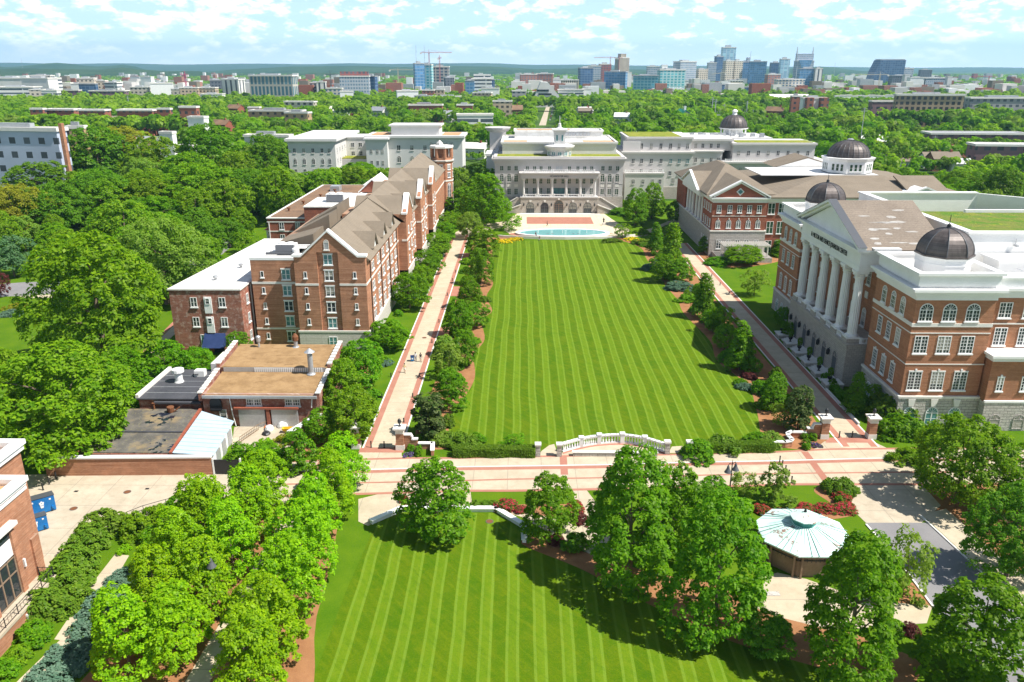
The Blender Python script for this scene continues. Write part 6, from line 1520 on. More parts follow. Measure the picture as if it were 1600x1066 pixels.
# twin bell street lamps
def belllamp(x, y, h, lab, rz):
    t = thing('street_lamp', lab, 'street lamp', (x, y, 0), 'twin bell street lamps', rz); o = Vector((x,y,0))
    m = MB(); m.lathe(x,y,[(.22,0),(.2,.5),(.1,.7),(.07,h-.4),(.05,h+.5),(.01,h+.9)],8); m.build('pole', 'dark', t)
    for s in (-1,1):
        m = MB(); m.tube((x,y,h+.2),(x+s*.45,y,h+.45),.04,n=5); m.tube((x+s*.45,y,h+.45),(x+s*.62,y,h+.2),.04,n=5); m.build('arm', 'dark', t)
        m = MB(); m.lathe(x+s*.62,y,[(.06,h+.2),(.14,h+.05),(.2,h-.25),(.38,h-.6),(.46,h-.75),(.42,h-.76)],14); m.build('lamp_shade', 'darkgrey', t)
belllamp(26.3, 88.6, 5.2, 'twin bell street lamp beside the cross street', .5); belllamp(-30.2, 65.5, 7.2, 'twin bell street lamp rising through the maple ranks', -.9)
# copper-roofed pavilion
gx, gy = G(1254, 832, 2.95)
P_ = thing('copper_pavilion', 'octagonal pavilion with a pale green copper roof and small lantern', 'pavilion', (gx, gy, 0))
m = MB(); m.lathe(gx,gy,[(5.2,3.4),(5.2,3.55),(1.35,4.75)],8,PI/8); r = m.build('roof', 'copper', P_)
m = MB()
for k in range(40):
    a = 2*PI*k/40+.04; ap = 5.2*math.cos(PI/8)/math.cos(((a-PI/8+PI/8) % (PI/4))-PI/8) if True else 5.3
    m.tube((gx+1.35*math.cos(a),gy+1.35*math.sin(a),4.75),(gx+ap*.985*math.cos(a),gy+ap*.985*math.sin(a),3.57),.04,n=4)
MT['seam'] = plain('dark_copper_seam', (.22,.36,.33), .6); m.build('standing_seam', 'seam', r)
m = MB(); m.lathe(gx,gy,[(1.3,4.7),(1.3,5.4)],8,PI/8); l = m.build('lantern', 'copperdk', P_)
m = MB(); m.lathe(gx,gy,[(1.6,5.4),(1.6,5.5),(.1,6.1)],8,PI/8); m.build('lantern_roof', 'copper', l); MB().lathe(gx,gy,[(.2,6.0),(.12,6.35),(.02,6.5)],8).build('finial', 'dark', l)
m = MB(); m.lathe(gx,gy,[(4.4,.0),(4.4,3.4)],8,PI/8); m.build('screen_wall', 'brownpost', P_)
for k in range(8):
    a = PI/8+2*PI*k/8
    m = MB()
    for s in (-.09,.09): x, y = gx+4.6*math.cos(a+s), gy+4.6*math.sin(a+s); m.box(x-.1,y-.1,0,x+.1,y+.1,3.4)
    m.build('post', 'brownpost', P_)
m = MB(); m.lathe(gx,gy,[(4.5,2.5),(4.5,2.6)],8,PI/8)
for k in range(64): a = 2*PI*k/64; x, y = gx+4.56*math.cos(a), gy+4.56*math.sin(a); m.box(x-.03,y-.03,2.6,x+.03,y+.03,3.0)
m.build('fretwork', 'dark', P_)
MB().lathe(gx,gy,[(6.1,-.05),(6.1,.12)],24).build('floor', 'cap', P_)
P_.location.z = -.5
# blue waste containers
def dumpster(x, y, rz, s, lab):
    t = thing('waste_container', lab, 'waste container', (x, y, 0), 'blue waste containers', rz)
    def P3(m, w=0): return m
    m = MB(); m.ext([(y-.9*s,.15),(y+.9*s,.15),(y+.95*s,1.25*s),(y-.95*s,1.75*s)], 'x', x-1.15*s, x+1.15*s); m.build('body', 'dumpblue', t)
    m = MB(); m.ext([(y-1.0*s,1.77*s),(y+1.0*s,1.27*s),(y+1.0*s,1.33*s),(y-1.0*s,1.83*s)], 'x', x-1.2*s, x+1.2*s); m.build('lid', 'darkgrey', t)
    m = MB()
    for a in (-.9,.9):
        m.box(x+a*s-.12,y-1.1*s,.5,x+a*s+.12,y-.9*s,.8)
    m.build('lifting_pocket', 'dumpblue', t)
    m = MB()
    for a in (-1,1):
        for b in (-.7,.7): m.lathe(x+a*s,y+b*s,[(.09,0),(.09,.15)],8)
    m.build('caster', 'dark', t)
    e = MB()
    for k in range(5):
        a = PI/2+2*PI*k/5; cxx, cz = x+.17*math.cos(a), 1.15*s+.17*math.sin(a); e.ext([(cxx-.1,cz-.1),(cxx+.1,cz-.1),(cxx+.1,cz+.1),(cxx-.1,cz+.1)], 'y', y-.965*s, y-.925*s)
    for k in range(3): e.box(x-.2+.03*k,y-.955*s,.82*s-.1*k,x+.2-.03*k,y-.92*s,.88*s-.1*k)
    e.box(x-.85*s,y-.96*s,1.35*s,x-.68*s,y-.94*s,1.5*s); e.box(x+.68*s,y-.96*s,1.35*s,x+.85*s,y-.94*s,1.5*s)
    e.build('emblem', 'white', t)
x, y = G(62,803); dumpster(x-.2, y+.9, math.radians(38), 1.25, 'larger blue waste container with grey lid behind the corner building')
x, y = G(52,828); dumpster(x+.2, y+.2, math.radians(38), 1.1, 'smaller blue waste container half hidden by the corner building')

# ---------------------------------------------------------------- people
def skinmesh(name, verts, edges, mat, parent, sub=1, root=0):
    me = bpy.data.meshes.new(name); me.from_pydata([v[:3] for v in verts], edges, []); me.materials.append(mat)
    o = bpy.data.objects.new(name, me); COL.objects.link(o)
    if parent: o.parent = parent
    o.modifiers.new('skin', 'SKIN')
    sv = me.skin_vertices[0].data if me.skin_vertices else me.attributes
    for i, v in enumerate(verts): sv[i].radius = (v[3], v[3]); sv[i].use_root = (i == root)
    s = o.modifiers.new('sub', 'SUBSURF'); s.levels = sub; s.render_levels = sub
    return o
def ensure_skin(me):
    pass
MT['skin'] = plain('skin', (.42,.26,.19), .6)
MT['skind'] = plain('brown_skin', (.16,.085,.055), .6)
MT['hair'] = plain('dark_hair', (.02,.015,.012), .6)
def cloth(c): 
    k = 'cloth_%d_%d_%d' % tuple(int(v*255) for v in c)
    if k not in MT: MT[k] = plain(k, c, .85)
    return MT[k]
def person(x, y, z, rz, label, top, bottom, skin='skin', step=.22, arm=.15, hold=None, shorts=False, group=None, s=1.0, sit=False):
    t = thing('person', label, 'person', (x, y, z), group, rz); t.scale = (s,s,s)
    V = [(0,0,.95,.13),(0,.0,1.12,.125),(0,-.01,1.32,.15),(0,0,1.48,.075),(0,-.01,1.56,.06),(0,-.02,1.66,.098),(0,-.01,1.75,.07)]
    E = [(0,1),(1,2),(2,3),(3,4),(4,5),(5,6)]
    def chain(a, pts):
        p = a
        for q in pts: V.append(q); E.append((p, len(V)-1)); p = len(V)-1
        return p
    legs = []; arms = []
    for sd in (-1,1):
        f = step*sd
        if sit: L3 = [(.1*sd,-.02,.92,.10),(.11*sd,-.42,.93,.07),(.11*sd,-.44,.52,.05),(.11*sd,-.60,.50,.035)]
        else: L3 = [(.10*sd,0,.88,.10),(.10*sd,-f*.6-.03,.50,.065),(.10*sd,-f*1.0+(.06 if f < 0 else 0),.10,.042),(.10*sd,-f*1.0-.17,.04,.035)]
        legs.append(L3); chain(0, L3)
        if hold == sd: A3 = [(.19*sd,0,1.42,.055),(.24*sd,-.05,1.18,.043),(.34*sd,-.22,1.02,.032),(.36*sd,-.28,1.0,.028)]
        else: A3 = [(.19*sd,0,1.42,.055),(.25*sd,arm*sd*.3+.02,1.14,.043),(.26*sd,arm*sd*.8-.06,.90,.032),(.26*sd,arm*sd*.9-.09,.83,.028)]
        arms.append(A3); h = chain(2, A3); hx_, hy_, hz_, _ = A3[-1]
        for k, (dx, ln) in enumerate(((-.024,.07),(-.008,.08),(.008,.075),(.024,.06))): chain(h, [(hx_+dx*.6,hy_+dx,hz_-ln*.5,.009),(hx_+dx*.6-.01*sd,hy_+dx-.015,hz_-ln,.008)])
        chain(h, [(hx_-.02*sd,hy_-.03,hz_-.01,.009),(hx_-.03*sd,hy_-.045,hz_-.04,.008)])
    skinmesh('body', V, E, MT[skin], t, 2)
    v = [(0,0,.90,.145),(0,0,1.12,.142),(0,-.01,1.34,.165),(0,0,1.45,.085)]; e = [(0,1),(1,2),(2,3)]
    for A3 in arms:
        n = len(v); v += [(A3[0][0],A3[0][1],A3[0][2],.068),tuple(A3[0][i]*.45+A3[1][i]*.55 for i in range(3))+(.06,)]; e += [(2,n),(n,n+1)]
    skinmesh('shirt', v, e, cloth(top), t, 2, 1)
    v = [(0,0,.97,.15)]; e = []
    for L3 in legs:
        n = len(v); kn = L3[1]; an = L3[2]
        v += [(L3[0][0],L3[0][1],L3[0][2],.115),(kn[0],kn[1],kn[2]+(.08 if shorts else 0),.082)]; e += [(0,n),(n,n+1)]
        if not shorts: v.append((an[0],an[1],an[2]+.02,.06)); e.append((n+1,n+2))
    skinmesh('trousers', v, e, cloth(bottom), t, 2)
    m = MB(); m.lathe(0,.012,[(.112,1.66),(.118,1.72),(.09,1.79),(.02,1.815)],12); hh = m.build('hair', 'hair'); hh.parent = t
    m = MB(); m.box(-.045,-.118,1.675,-.02,-.108,1.69); m.box(.02,-.118,1.675,.045,-.108,1.69); m.box(-.03,-.116,1.60,.03,-.106,1.612); m.box(-.012,-.128,1.63,.012,-.105,1.66); ff = m.build('face', 'hair'); ff.parent = t
    m = MB()
    for L3 in legs: a = L3[3]; b = L3[2]; m.box(a[0]-.05,a[1]-.06,a[2]-.045,a[0]+.05,b[1]+.07,a[2]+.05)
    sh = m.build('shoes', 'dark'); sh.parent = t
    return t
x, y = G(649.5,564.5); person(x, y, .016, math.radians(190), 'person in a white shirt and grey trousers steering a blue wheeled bin', (.62,.62,.64), (.25,.26,.29), 'skind', hold=1)
x, y = G(657.5,565.5); person(x, y, .016, math.radians(185), 'person in a black top and pale shorts walking beside the bin', (.025,.022,.03), (.5,.46,.42), shorts=True)
x, y = G(632.5,582.5); person(x, y, .016, math.radians(5), 'person in a pale yellow top walking alone near the walkway edge', (.75,.58,.30), (.70,.66,.60), shorts=True)
x, y = G(855,353.5); person(x, y, .02, math.radians(90), 'person in dark clothes standing on the plaza behind the pool', (.05,.03,.03), (.03,.03,.04))
x, y = G(837,372.5); person(x, y, .4, math.radians(20), 'person in dark clothes sitting on the pool wall', (.05,.04,.05), (.06,.06,.08), sit=True, step=0)
x, y = G(843,375.8); person(x, y, -.45, math.radians(-30), 'person in a reddish top sitting on the lawn below the pool wall', (.35,.14,.12), (.3,.3,.34), sit=True, step=0)
x, y = G(644.5,564.5)
t = thing('wheeled_bin', 'blue wheeled bin pushed along the west walkway', 'bin', (x, y, .016), None, math.radians(8))
m = MB(); m.add([(x-.27,y-.3,.13),(x+.27,y-.3,.13),(x+.27,y+.3,.13),(x-.27,y+.3,.13),(x-.34,y-.36,1.0),(x+.34,y-.36,1.0),(x+.34,y+.36,1.0),(x-.34,y+.36,1.0)],[(0,3,2,1),(4,5,6,7),(0,1,5,4),(1,2,6,5),(2,3,7,6),(3,0,4,7)]); m.build('body', 'dumpblue', t)
m = MB(); m.box(x-.37,y-.39,1.0,x+.37,y+.39,1.07); m.box(x-.25,y+.39,.96,x+.25,y+.44,1.02); m.build('lid', 'navy', t)
m = MB(); m.box(x-.13,y-.352,.48,x+.13,y-.33,.75); m.build('emblem', 'white', t)
for s in (-.28,.28): m = MB(); m.tube((x+s-.04,y+.25,.12),(x+s+.04,y+.25,.12),.13,n=12); m.build('wheel', 'dark', t)
# dark statue at the pool's east end
x, y = G(943,352)
t = thing('statue', 'dark bronze standing figure on a plinth at the pool east end', 'statue', (x, y, 0))
MB().box(x-.5,y-.5,0,x+.5,y+.5,.8).build('plinth', 'cap', t)
b = skinmesh('figure', [(0,0,1.75,.2),(0,0,2.2,.22),(0,0,2.55,.1),(0,0,2.75,.13),(-.14,0,1.3,.14),(-.15,.05,.85,.1),(.14,-.05,1.3,.14),(.15,-.1,.85,.1),(-.36,0,2.0,.08),(-.3,-.25,1.75,.06),(.38,0,2.0,.08),(.45,-.1,1.65,.06)], [(0,1),(1,2),(2,3),(0,4),(4,5),(0,6),(6,7),(1,8),(8,9),(1,10),(10,11)], MT['dark'], t, 2)

# ---------------------------------------------------------------- clutter in the small yard by the workshop
t = thing('yard_fence', 'brown timber railing in the cluttered yard', 'railing', (*G(398,690), 0)); x, y = G(375,692); x2, y2 = G(404,672)
m = MB(); m.tube((x,y,.9),(x2,y2,.9),.05,n=4); m.tube((x,y,.15),(x2,y2,.15),.05,n=4); m.tube((x2,y2,.9),(x2+1.6,y2+2,.9),.05,n=4)
for k in range(12): q = k/11; m.tube((x+(x2-x)*q,y+(y2-y)*q,0),(x+(x2-x)*q,y+(y2-y)*q,.9),.03,n=4)
m.build('rail', 'brownpost', t)
MT['orange'] = plain('orange_plastic', (.7,.18,.03), .6); MT['yel'] = plain('yellow_plastic', (.75,.45,.03), .6); MT['bag'] = surf('white_sacking', (.6,.6,.58), (.78,.78,.76), 3, 12, .8)
def lump(name, label, cat, u, v, r, h, mat, seed):
    x, y = G(u, v); rr = random.Random(seed); m = MB()
    n = 10; m.lathe(x, y, [(r,0),(r*1.05,h*.3),(r*.8,h*.75),(r*.3,h)], n)
    m.v = [(px+rr.uniform(-.12,.12)*r,py+rr.uniform(-.12,.12)*r,pz+rr.uniform(-.08,.08)*h*(pz > 0)) for px,py,pz in m.v]
    tag(m.build(name, mat), label, cat)
lump('white_sack', 'white sacks heaped against the left garage bay', 'sack', 421, 672, .7, .8, 'bag', 1); lump('white_sack', 'white sacks heaped against the right garage bay', 'sack', 442, 667, .8, .9, 'bag', 2)
lump('black_sheet', 'crumpled black sheet beside the white sacks', 'sheet', 416, 679, .6, .5, 'dark', 3); lump('orange_tub', 'low orange tub on the sacks', 'tub', 418, 668, .5, .35, 'orange', 4)
x, y = G(450,676); t = thing('yellow_cart', 'yellow barrow by the garage bays', 'barrow', (x,y,0)); m = MB(); m.add([(x-.6,y-.35,.35),(x+.6,y-.35,.35),(x+.6,y+.35,.35),(x-.6,y+.35,.35),(x-.8,y-.45,.8),(x+.7,y-.45,.8),(x+.7,y+.45,.8),(x-.8,y+.45,.8)],[(0,3,2,1),(0,1,5,4),(1,2,6,5),(2,3,7,6),(3,0,4,7)]); m.build('tray', 'yel', t); MB().tube((x+.75,y-.05,.2),(x+.75,y+.05,.2),.2,n=10).build('wheel', 'dark', t)
x, y = G(58,374); t = thing('notice_board', 'small grey board on two posts beside the garden walk', 'sign', (x,y,0)); MB().box(x-1.2,y-.06,.5,x+1.2,y+.06,1.9).build('board', 'greymetal', t); m = MB(); m.box(x-1.3,y-.08,0,x-1.2,y+.08,2.0); m.box(x+1.2,y-.08,0,x+1.3,y+.08,2.0); m.build('post', 'brownpost', t)
# ---------------------------------------------------------------- cars
def car(x, y, rz, col, label, group):
    t = thing('parked_car', label, 'car', (x, y, .02), group, rz)
    k = 'paint_%d_%d_%d' % tuple(int(c*99) for c in col)
    if k not in MT: MT[k] = plain(k, col, .3, .5)
    pr = [(-2.2,.3),(2.2,.3),(2.25,.7),(1.5,.92),(.9,.95),(-1.9,.95),(-2.25,.85)]
    def ex(p, w0): m = MB(); m.ext([(x+a,z+.02) for a,z in p], 'y', y-w0, y+w0); return m
    ex(pr, .88).build('body', MT[k], t)
    g = ex([(-1.75,.955),(1.0,.955),(.35,1.42),(-1.2,1.45)], .74).build('cabin_glass', 'glass', t); ex([(-1.15,1.455),(.3,1.43),(.25,1.49),(-1.1,1.51)], .7).build('roof', MT[k], t)
    for a in (-1.4,1.4):
        for s in (-.8,.8): m = MB(); m.tube((x+a,y+s-.1,.34),(x+a,y+s+.1,.34),.32,n=12); m.build('wheel', 'dark', t)
    m = MB()
    for s in (-.6,.6): m.box(x+2.2,y+s-.15,.62,x+2.27,y+s+.15,.74)
    m.build('headlight', 'white', t)
for u, v, c, lab in ((340,379,(.7,.7,.72),'silver car parked farther along the parking lane'),(338,394,(.16,.17,.19),'dark grey car parked nearer along the parking lane'),(748,287,(.05,.10,.25),'dark blue car half hidden beside the far hall')):
    x, y = G(u, v); car(x, y, math.radians(75 if u < 400 else 10), c, lab, 'cars parked on campus')
ax0, ay0 = G(851,190); ax1, ay1 = G(860.5,160)
cols = [(.7,.7,.7),(.05,.05,.06),(.4,.05,.05),(.5,.52,.55),(.12,.2,.35),(.75,.74,.7),(.2,.2,.22)]
for i in range(14):
    t = (i+.5)/14; car(ax0+(ax1-ax0)*t+(2.8 if i % 2 else 2.2)+3, ay0+(ay1-ay0)*t, PI/2, cols[i % 7], 'small car parked along the straight avenue beyond the far hall', 'cars along the avenue')
# ================================================================ beyond the campus
def XU(u, y, v=140):
    a = (u-800)/FPX; b = -(v-533)/FPX
    d = [FW[i]+RT[i]*a+UPV[i]*b for i in range(3)]
    return y*d[0]/d[1]
FC = {}
def fac(k):
    if k in FC: return FC[k]
    P = {'white': ((.70,.69,.67),(.05,.06,.075),5,3.8,.5,.42), 'whiteband': ((.72,.71,.69),(.07,.09,.11),40,4.0,.97,.42), 'cream': ((.60,.53,.43),(.06,.06,.06),5,3.8,.45,.45),
      'tan': ((.50,.39,.28),(.06,.05,.045),4,3.4,.5,.5), 'tanstripe': ((.56,.47,.36),(.05,.05,.055),3.2,60,.45,.97), 'brick': ((.30,.115,.075),(.05,.05,.06),4,3.5,.45,.45), 'purple': ((.22,.13,.14),(.05,.05,.07),5,4,.5,.4),
      'slate': ((.13,.145,.175),(.04,.05,.07),4,3.5,.5,.5), 'blueglass': ((.20,.32,.46),(.07,.20,.38),4.2,3.8,.85,.72), 'darkblue': ((.10,.16,.26),(.035,.09,.19),5,3.8,.8,.7), 'teal': ((.18,.36,.40),(.04,.20,.27),5,3.8,.8,.7),
      'turq': ((.42,.60,.60),(.07,.34,.39),5.5,3.6,.62,.62), 'paleglass': ((.50,.64,.74),(.26,.44,.60),9,4,.8,.85), 'greyblue': ((.44,.47,.52),(.13,.21,.30),3.2,3.8,.6,.5), 'gridglass': ((.50,.46,.40),(.05,.14,.18),4.4,11,.62,.82),
      'stripe': ((.72,.70,.66),(.07,.08,.10),6.5,60,.36,.97), 'concrete': ((.44,.42,.40),(.07,.10,.14),6,4,.7,.68), 'redsteel': ((.30,.10,.09),(.10,.09,.11),5,4,.6,.6), 'balcony': ((.62,.56,.48),(.10,.17,.26),5,3.4,.55,.6), 'redbal': ((.42,.20,.16),(.16,.18,.22),5,3.4,.5,.55),
      'tanslab': ((.40,.29,.19),(.03,.028,.03),3.6,3.2,.58,.62), 'paleblue': ((.46,.51,.62),(.05,.06,.075),5.2,4.2,.42,.45), 'wood': ((.44,.30,.17),(.06,.05,.05),5,3.5,.35,.4), 'greymid': ((.33,.32,.32),(.07,.08,.10),5,3.8,.5,.45)}[k]
    P = P[:2]+(P[2]*1.3, P[3]*1.35)+P[4:]; FC[k] = facade('facade_'+k, *P); return FC[k]
def block(label, u0, u1, vt, D, mat, k=.5, ang=0.0, roof='membrane', plant_=True, cat='building', name='office_tower', top=None, vb=None, group=None):
    """a building standing on the plain: width from the survey, real depth k*width, turned by ang degrees"""
    x0, x1 = XU(u0, D), XU(u1, D); W_ = x1-x0; a = math.radians(abs(ang))
    w = W_/(math.cos(a)+k*math.sin(a)); d = k*w
    h = ZT((x0+x1)/2, D, vt)
    t = thing(name, label, cat, ((x0+x1)/2, D+d/2, 0), group, math.radians(ang))
    def bx(nm, X0, Y0, Z0, X1, Y1, Z1, mt, par=t):
        m = MB(); m.box(X0,Y0,Z0,X1,Y1,Z1); o = m.build(nm, mt); o.parent = par; return o
    b = bx('body', -w/2,-d/2,0, w/2,d/2,h, fac(mat) if isinstance(mat, str) and mat not in MT else mat)
    m = MB(); q = w*.012+.15; parapet(m, -w/2-q,-d/2-q,w/2+q,d/2+q,h-.02*h-.4,h+.5,q+.35); o = m.build('parapet', 'cap' if mat not in ('darkblue','blueglass','teal','slate') else 'greymetal'); o.parent = t
    bx('roof', -w/2+.3,-d/2+.3,h, w/2-.3,d/2-.3,h+.12, roof)
    if plant_: bx('plant_room', -w*.25,-d*.2,h+.12, w*.15,d*.25,h+max(2.0,h*.06), 'greymetal')
    if top: 
        for (f0,f1,vtop,mt) in top: bx('upper_storey', -w/2+w*f0,-d*.32,h, -w/2+w*f1,d*.32,ZT((x0+x1)/2,D,vtop), fac(mt) if mt not in MT else mt)
    return t, w, d, h
# --- left: the medical and college quarter
B = block
B('cream stepped hall with terraced roof at the left skyline edge', -12, 50, 136, 1180, 'whiteband', .5, 6)
B('white blank-walled block behind the cream stepped hall', -14, 36, 122, 1260, 'stuccow', .5, 0)
B('tan block dotted with square windows beside the stepped hall', 44, 67, 140, 1170, 'cream', .6, 8)
B('white tower with sloping terraces left of the dark-banded block', 34, 82, 122, 1240, 'stuccow', .5, -8)
B('low white wing below the sloping white tower', 64, 88, 141, 1150, 'whiteband', .5, 0)
B('block with dark window bands right of the white tower', 76, 95, 122, 1300, 'whiteband', .6, -18)
B('tan slab standing behind the dark-banded block', 50, 82, 118, 1420, 'cream', .4, 0)
B('beige hall with dark glass front at the left skyline', 121, 148, 122, 1350, 'cream', .5, 5)
B('low cream block left of the dark glass hall', 111, 127, 131, 1330, 'white', .6, 5)
B('dark glass wing below the beige hall', 124, 150, 131, 1300, 'darkblue', .3, 0, plant_=False)
B('beige block with a teal roof', 146, 166, 126, 1360, 'cream', .5, 0)
B('banded white stepped block right of the teal-roofed one', 163, 187, 129, 1330, 'whiteband', .6, -10)
B('long plum-roofed hall behind the first trees', 88, 122, 141, 1240, 'purple', .3, 0, 'purplish' if 0 else 'shingle')
B('longer plum-roofed hall left of the white blocks', 138, 194, 142, 1220, 'purple', .3, 0, 'shingle')
B('plain white shed-like block on the hill foot', 194, 215, 127, 1700, 'stuccow', .4, 0, plant_=False)
B('white block on the hill behind the slate-sided one', 221, 240, 120, 1750, 'white', .5, -8)
B('beige flats left of the slate-sided white block', 203, 231, 136, 1260, 'cream', .5, 0)
B('white office block dotted with windows and slate side', 231, 268, 130, 1250, 'white', .6, 20)
B('low beige block right of the dotted white office', 267, 283, 139, 1230, 'cream', .5, 0)
B('tan apartment block under the pink crane', 279, 308, 137, 1200, 'tan', .5, 8)
B('tan apartment block right of the one under the pink crane', 306, 336, 137, 1210, 'tan', .5, 0)
B('low white flats in front of the tan apartments', 312, 346, 147, 1150, 'white', .4, 0)
B('slate tower beside the white pinstriped one', 326, 350, 125, 1330, 'slate', .7, 15)
B('white pinstriped apartment tower', 346, 379, 124, 1240, 'stripe', .6, -14)
B('wide grid-glass laboratory with pale frame', 389, 462, 118, 1180, 'gridglass', .3, -8)
B('narrow grey tower left of the twin white fins', 485, 498, 129, 1350, 'greymid', .9, 0)
B('white tower of vertical fins', 495, 509, 128, 1340, 'stripe', .6, 0)
B('grey and white flats beside the finned tower', 509, 534, 138, 1250, 'balcony', .5, 0)
B('plain white flats in front of the red-topped tower', 529, 551, 143, 1180, 'white', .6, 10)
B('broad blue-windowed tower with a red steel crown', 530, 577, 119, 1300, 'greyblue', .45, 6, top=[(.02,.98,112,'redsteel')])
B('dark side tower joined to the red-crowned one', 573, 589, 119, 1330, 'darkblue', .9, -10)
B('white office with square windows and a dark flank', 617, 653, 142, 1080, 'white', .5, 14)
B('low office with dark blue window bands', 647, 676, 150, 1040, 'darkblue', .5, -6)
B('modern white flats right of the dark-banded office', 674, 726, 151, 1060, 'white', .35, 0)
B('dark pinstriped glass tower beside the cranes', 646, 664, 99, 1500, 'blueglass', .7, 22)
B('pale green and white apartment tower beside the cranes', 661, 677, 101, 1520, 'turq', .7, -10)
B('concrete tower frame under construction between the cranes', 675, 702, 104, 1580, 'concrete', .5, 0, roof='cap')
B('short dark tower right of the tower under construction', 693, 710, 121, 1450, 'slate', .8, 18)
B('brown brick block at the foot of the glass tower', 659, 678, 141, 1150, 'brick', .5, 0)
B('tan block right of the brown brick one', 677, 694, 140, 1180, 'tan', .5, 0)
B('glass office left of the white-banded one', 727, 741, 126, 1300, 'blueglass', .8, 0)
B('white-banded office with a stepped roof', 737, 768, 123, 1310, 'whiteband', .5, 0, top=[(.1,.95,116,'whiteband')])
B('dark glass corner right of the white-banded office', 762, 773, 124, 1320, 'darkblue', .8, 0)
B('white office wing below the white-banded one', 752, 780, 138, 1180, 'white', .4, 0)
B('tan office with square windows near the avenue', 738, 769, 145, 1090, 'tan', .5, -8)
B('twin brick apartment tower with pale green crown, the western', 812, 839, 116, 1750, 'redbal', .6, 6)
B('twin brick apartment tower with pale green crown, the eastern', 838, 865, 115, 1760, 'redbal', .6, -6)
B('white gallery block behind the pyramid building', 864, 880, 124, 1650, 'white', .6, 0)
B('tan striped apartment block left of the dark blue tower', 877, 904, 125, 1600, 'tanstripe', .5, 0)
B('long low white hall beside the pyramid building', 872, 912, 140, 1180, 'whiteband', .3, 0)
B('small white office beside the long low hall', 910, 924, 139, 1190, 'white', .6, 0)
B('grey low block beyond the avenue trees', 800, 822, 142, 1080, 'greymid', .5, 0)
# --- downtown
B('dark blue tower at the west edge of downtown', 903, 926, 106, 1900, 'darkblue', .6, 14)
B('grey speckled tower behind the dark blue one', 918, 938, 103, 2000, 'greyblue', .6, 0)
B('red-framed tower under construction by the crane', 935, 954, 100, 2050, 'redsteel', .6, 8)
B('tall tan stone tower with a set-back crown', 960, 982, 90, 2600, 'tanstripe', .8, 24, top=[(.2,.75,84,'tanstripe')])
B('wide blue glass office in front of the tan stone tower', 944, 981, 112, 1600, 'blueglass', .5, -18)
B('pale striped tower behind the wide blue office', 976, 986, 113, 1900, 'white', .8, 0)
B('teal glass office block', 989, 1030, 118, 1550, 'teal', .5, -10)
B('blue tower behind the teal office', 1010, 1029, 104, 2200, 'greyblue', .6, 0)
B('turquoise glass apartment tower', 1028, 1070, 109, 1600, 'turq', .45, 6)
B('white-domed pale block peeping over the turquoise tower', 1028, 1046, 107, 2300, 'white', .6, 0, top=[(.25,.75,101,'white')])
B('large grey-blue office tower right of the turquoise one', 1052, 1087, 96, 2300, 'greyblue', .7, 22)
B('tan office tower between two grey-blue ones', 1085, 1105, 108, 2350, 'cream', .7, 18)
B('pale grey tower with narrow crown', 1104, 1117, 98, 2500, 'greyblue', .8, 0)
B('blue tower just left of the tallest glass one', 1114, 1127, 88, 2600, 'darkblue', .8, 14)
B('tallest downtown tower of pale reflective glass', 1125, 1145, 74, 2750, 'paleglass', .7, 0)
B('western of the twin cream banded towers', 1128, 1144, 95, 2300, 'cream', .7, 16)
B('eastern of the twin cream banded towers', 1142, 1158, 95, 2310, 'cream', .7, 16)
B('blue glass tower right of the twin cream ones', 1156, 1170, 97, 2350, 'blueglass', .7, 0, top=[(.55,.85,90,'greyblue')])
B('broad deep-blue office tower', 1168, 1197, 96, 2300, 'blueglass', .6, -12)
B('dark plum glass block at the foot of downtown', 1085, 1133, 132, 1500, 'darkblue', .4, 8)
B('small dark blue block at the tree line', 1165, 1181, 136, 1420, 'darkblue', .7, 0)
B('white base block below the grey-blue office', 1068, 1088, 126, 2000, 'white', .6, 0)
B('tan base block below the twin cream towers', 1133, 1160, 126, 1950, 'cream', .5, 0)
B('long grey terrace of flats along the tree line', 1000, 1086, 143, 1400, 'greymid', .15, 0)
B('purple-red low block at the tree line', 1140, 1168, 141, 1480, 'purple', .4, 0)
B('dark curved-top tower left of the spired tower', 1202, 1218, 98, 2500, 'darkblue', .7, 0)
B('pale glass tower left of the spired tower', 1216, 1230, 92, 2450, 'paleglass', .7, 0)
tt, tw_, td, th_ = B('twin-spired grey tower with a blue glass notch', 1241, 1267, 95, 2500, 'greyblue', .6, 0, plant_=False)
m = MB(); hh = ZT(XU(1254,2500),2500,84); h1 = ZT(XU(1254,2500),2500,73)
m.box(-tw_/2,-td*.2,th_,tw_/2,td*.2,hh); o = m.build('crown', fac('greyblue')); o.parent = tt
m = MB()
for s in (-1,1): m.lathe(s*(tw_/2-1.5),0,[(3,hh-25),(2.2,hh),(.5,h1)],6)
o = m.build('spire', 'greymetal'); o.parent = tt
m = MB(); m.ext([(-tw_*.40,th_+2),(tw_*.40,th_+2),(tw_*.2,th_-22),(-tw_*.2,th_-22)], 'y', -td/2-2, -td/2-.2); o = m.build('glass_notch', fac('blueglass')); o.parent = tt
B('blue glass tower with a cream flank below the spires', 1247, 1276, 107, 1800, 'blueglass', .5, 0)
B('cream fin tower on the flank of the blue glass one', 1271, 1282, 107, 1790, 'stripe', .8, 0)
B('red and white apartment tower right of the broad blue office', 1196, 1218, 116, 1700, 'redbal', .6, 8)
B('blue and cream balcony tower', 1213, 1256, 124, 1600, 'balcony', .4, 0)
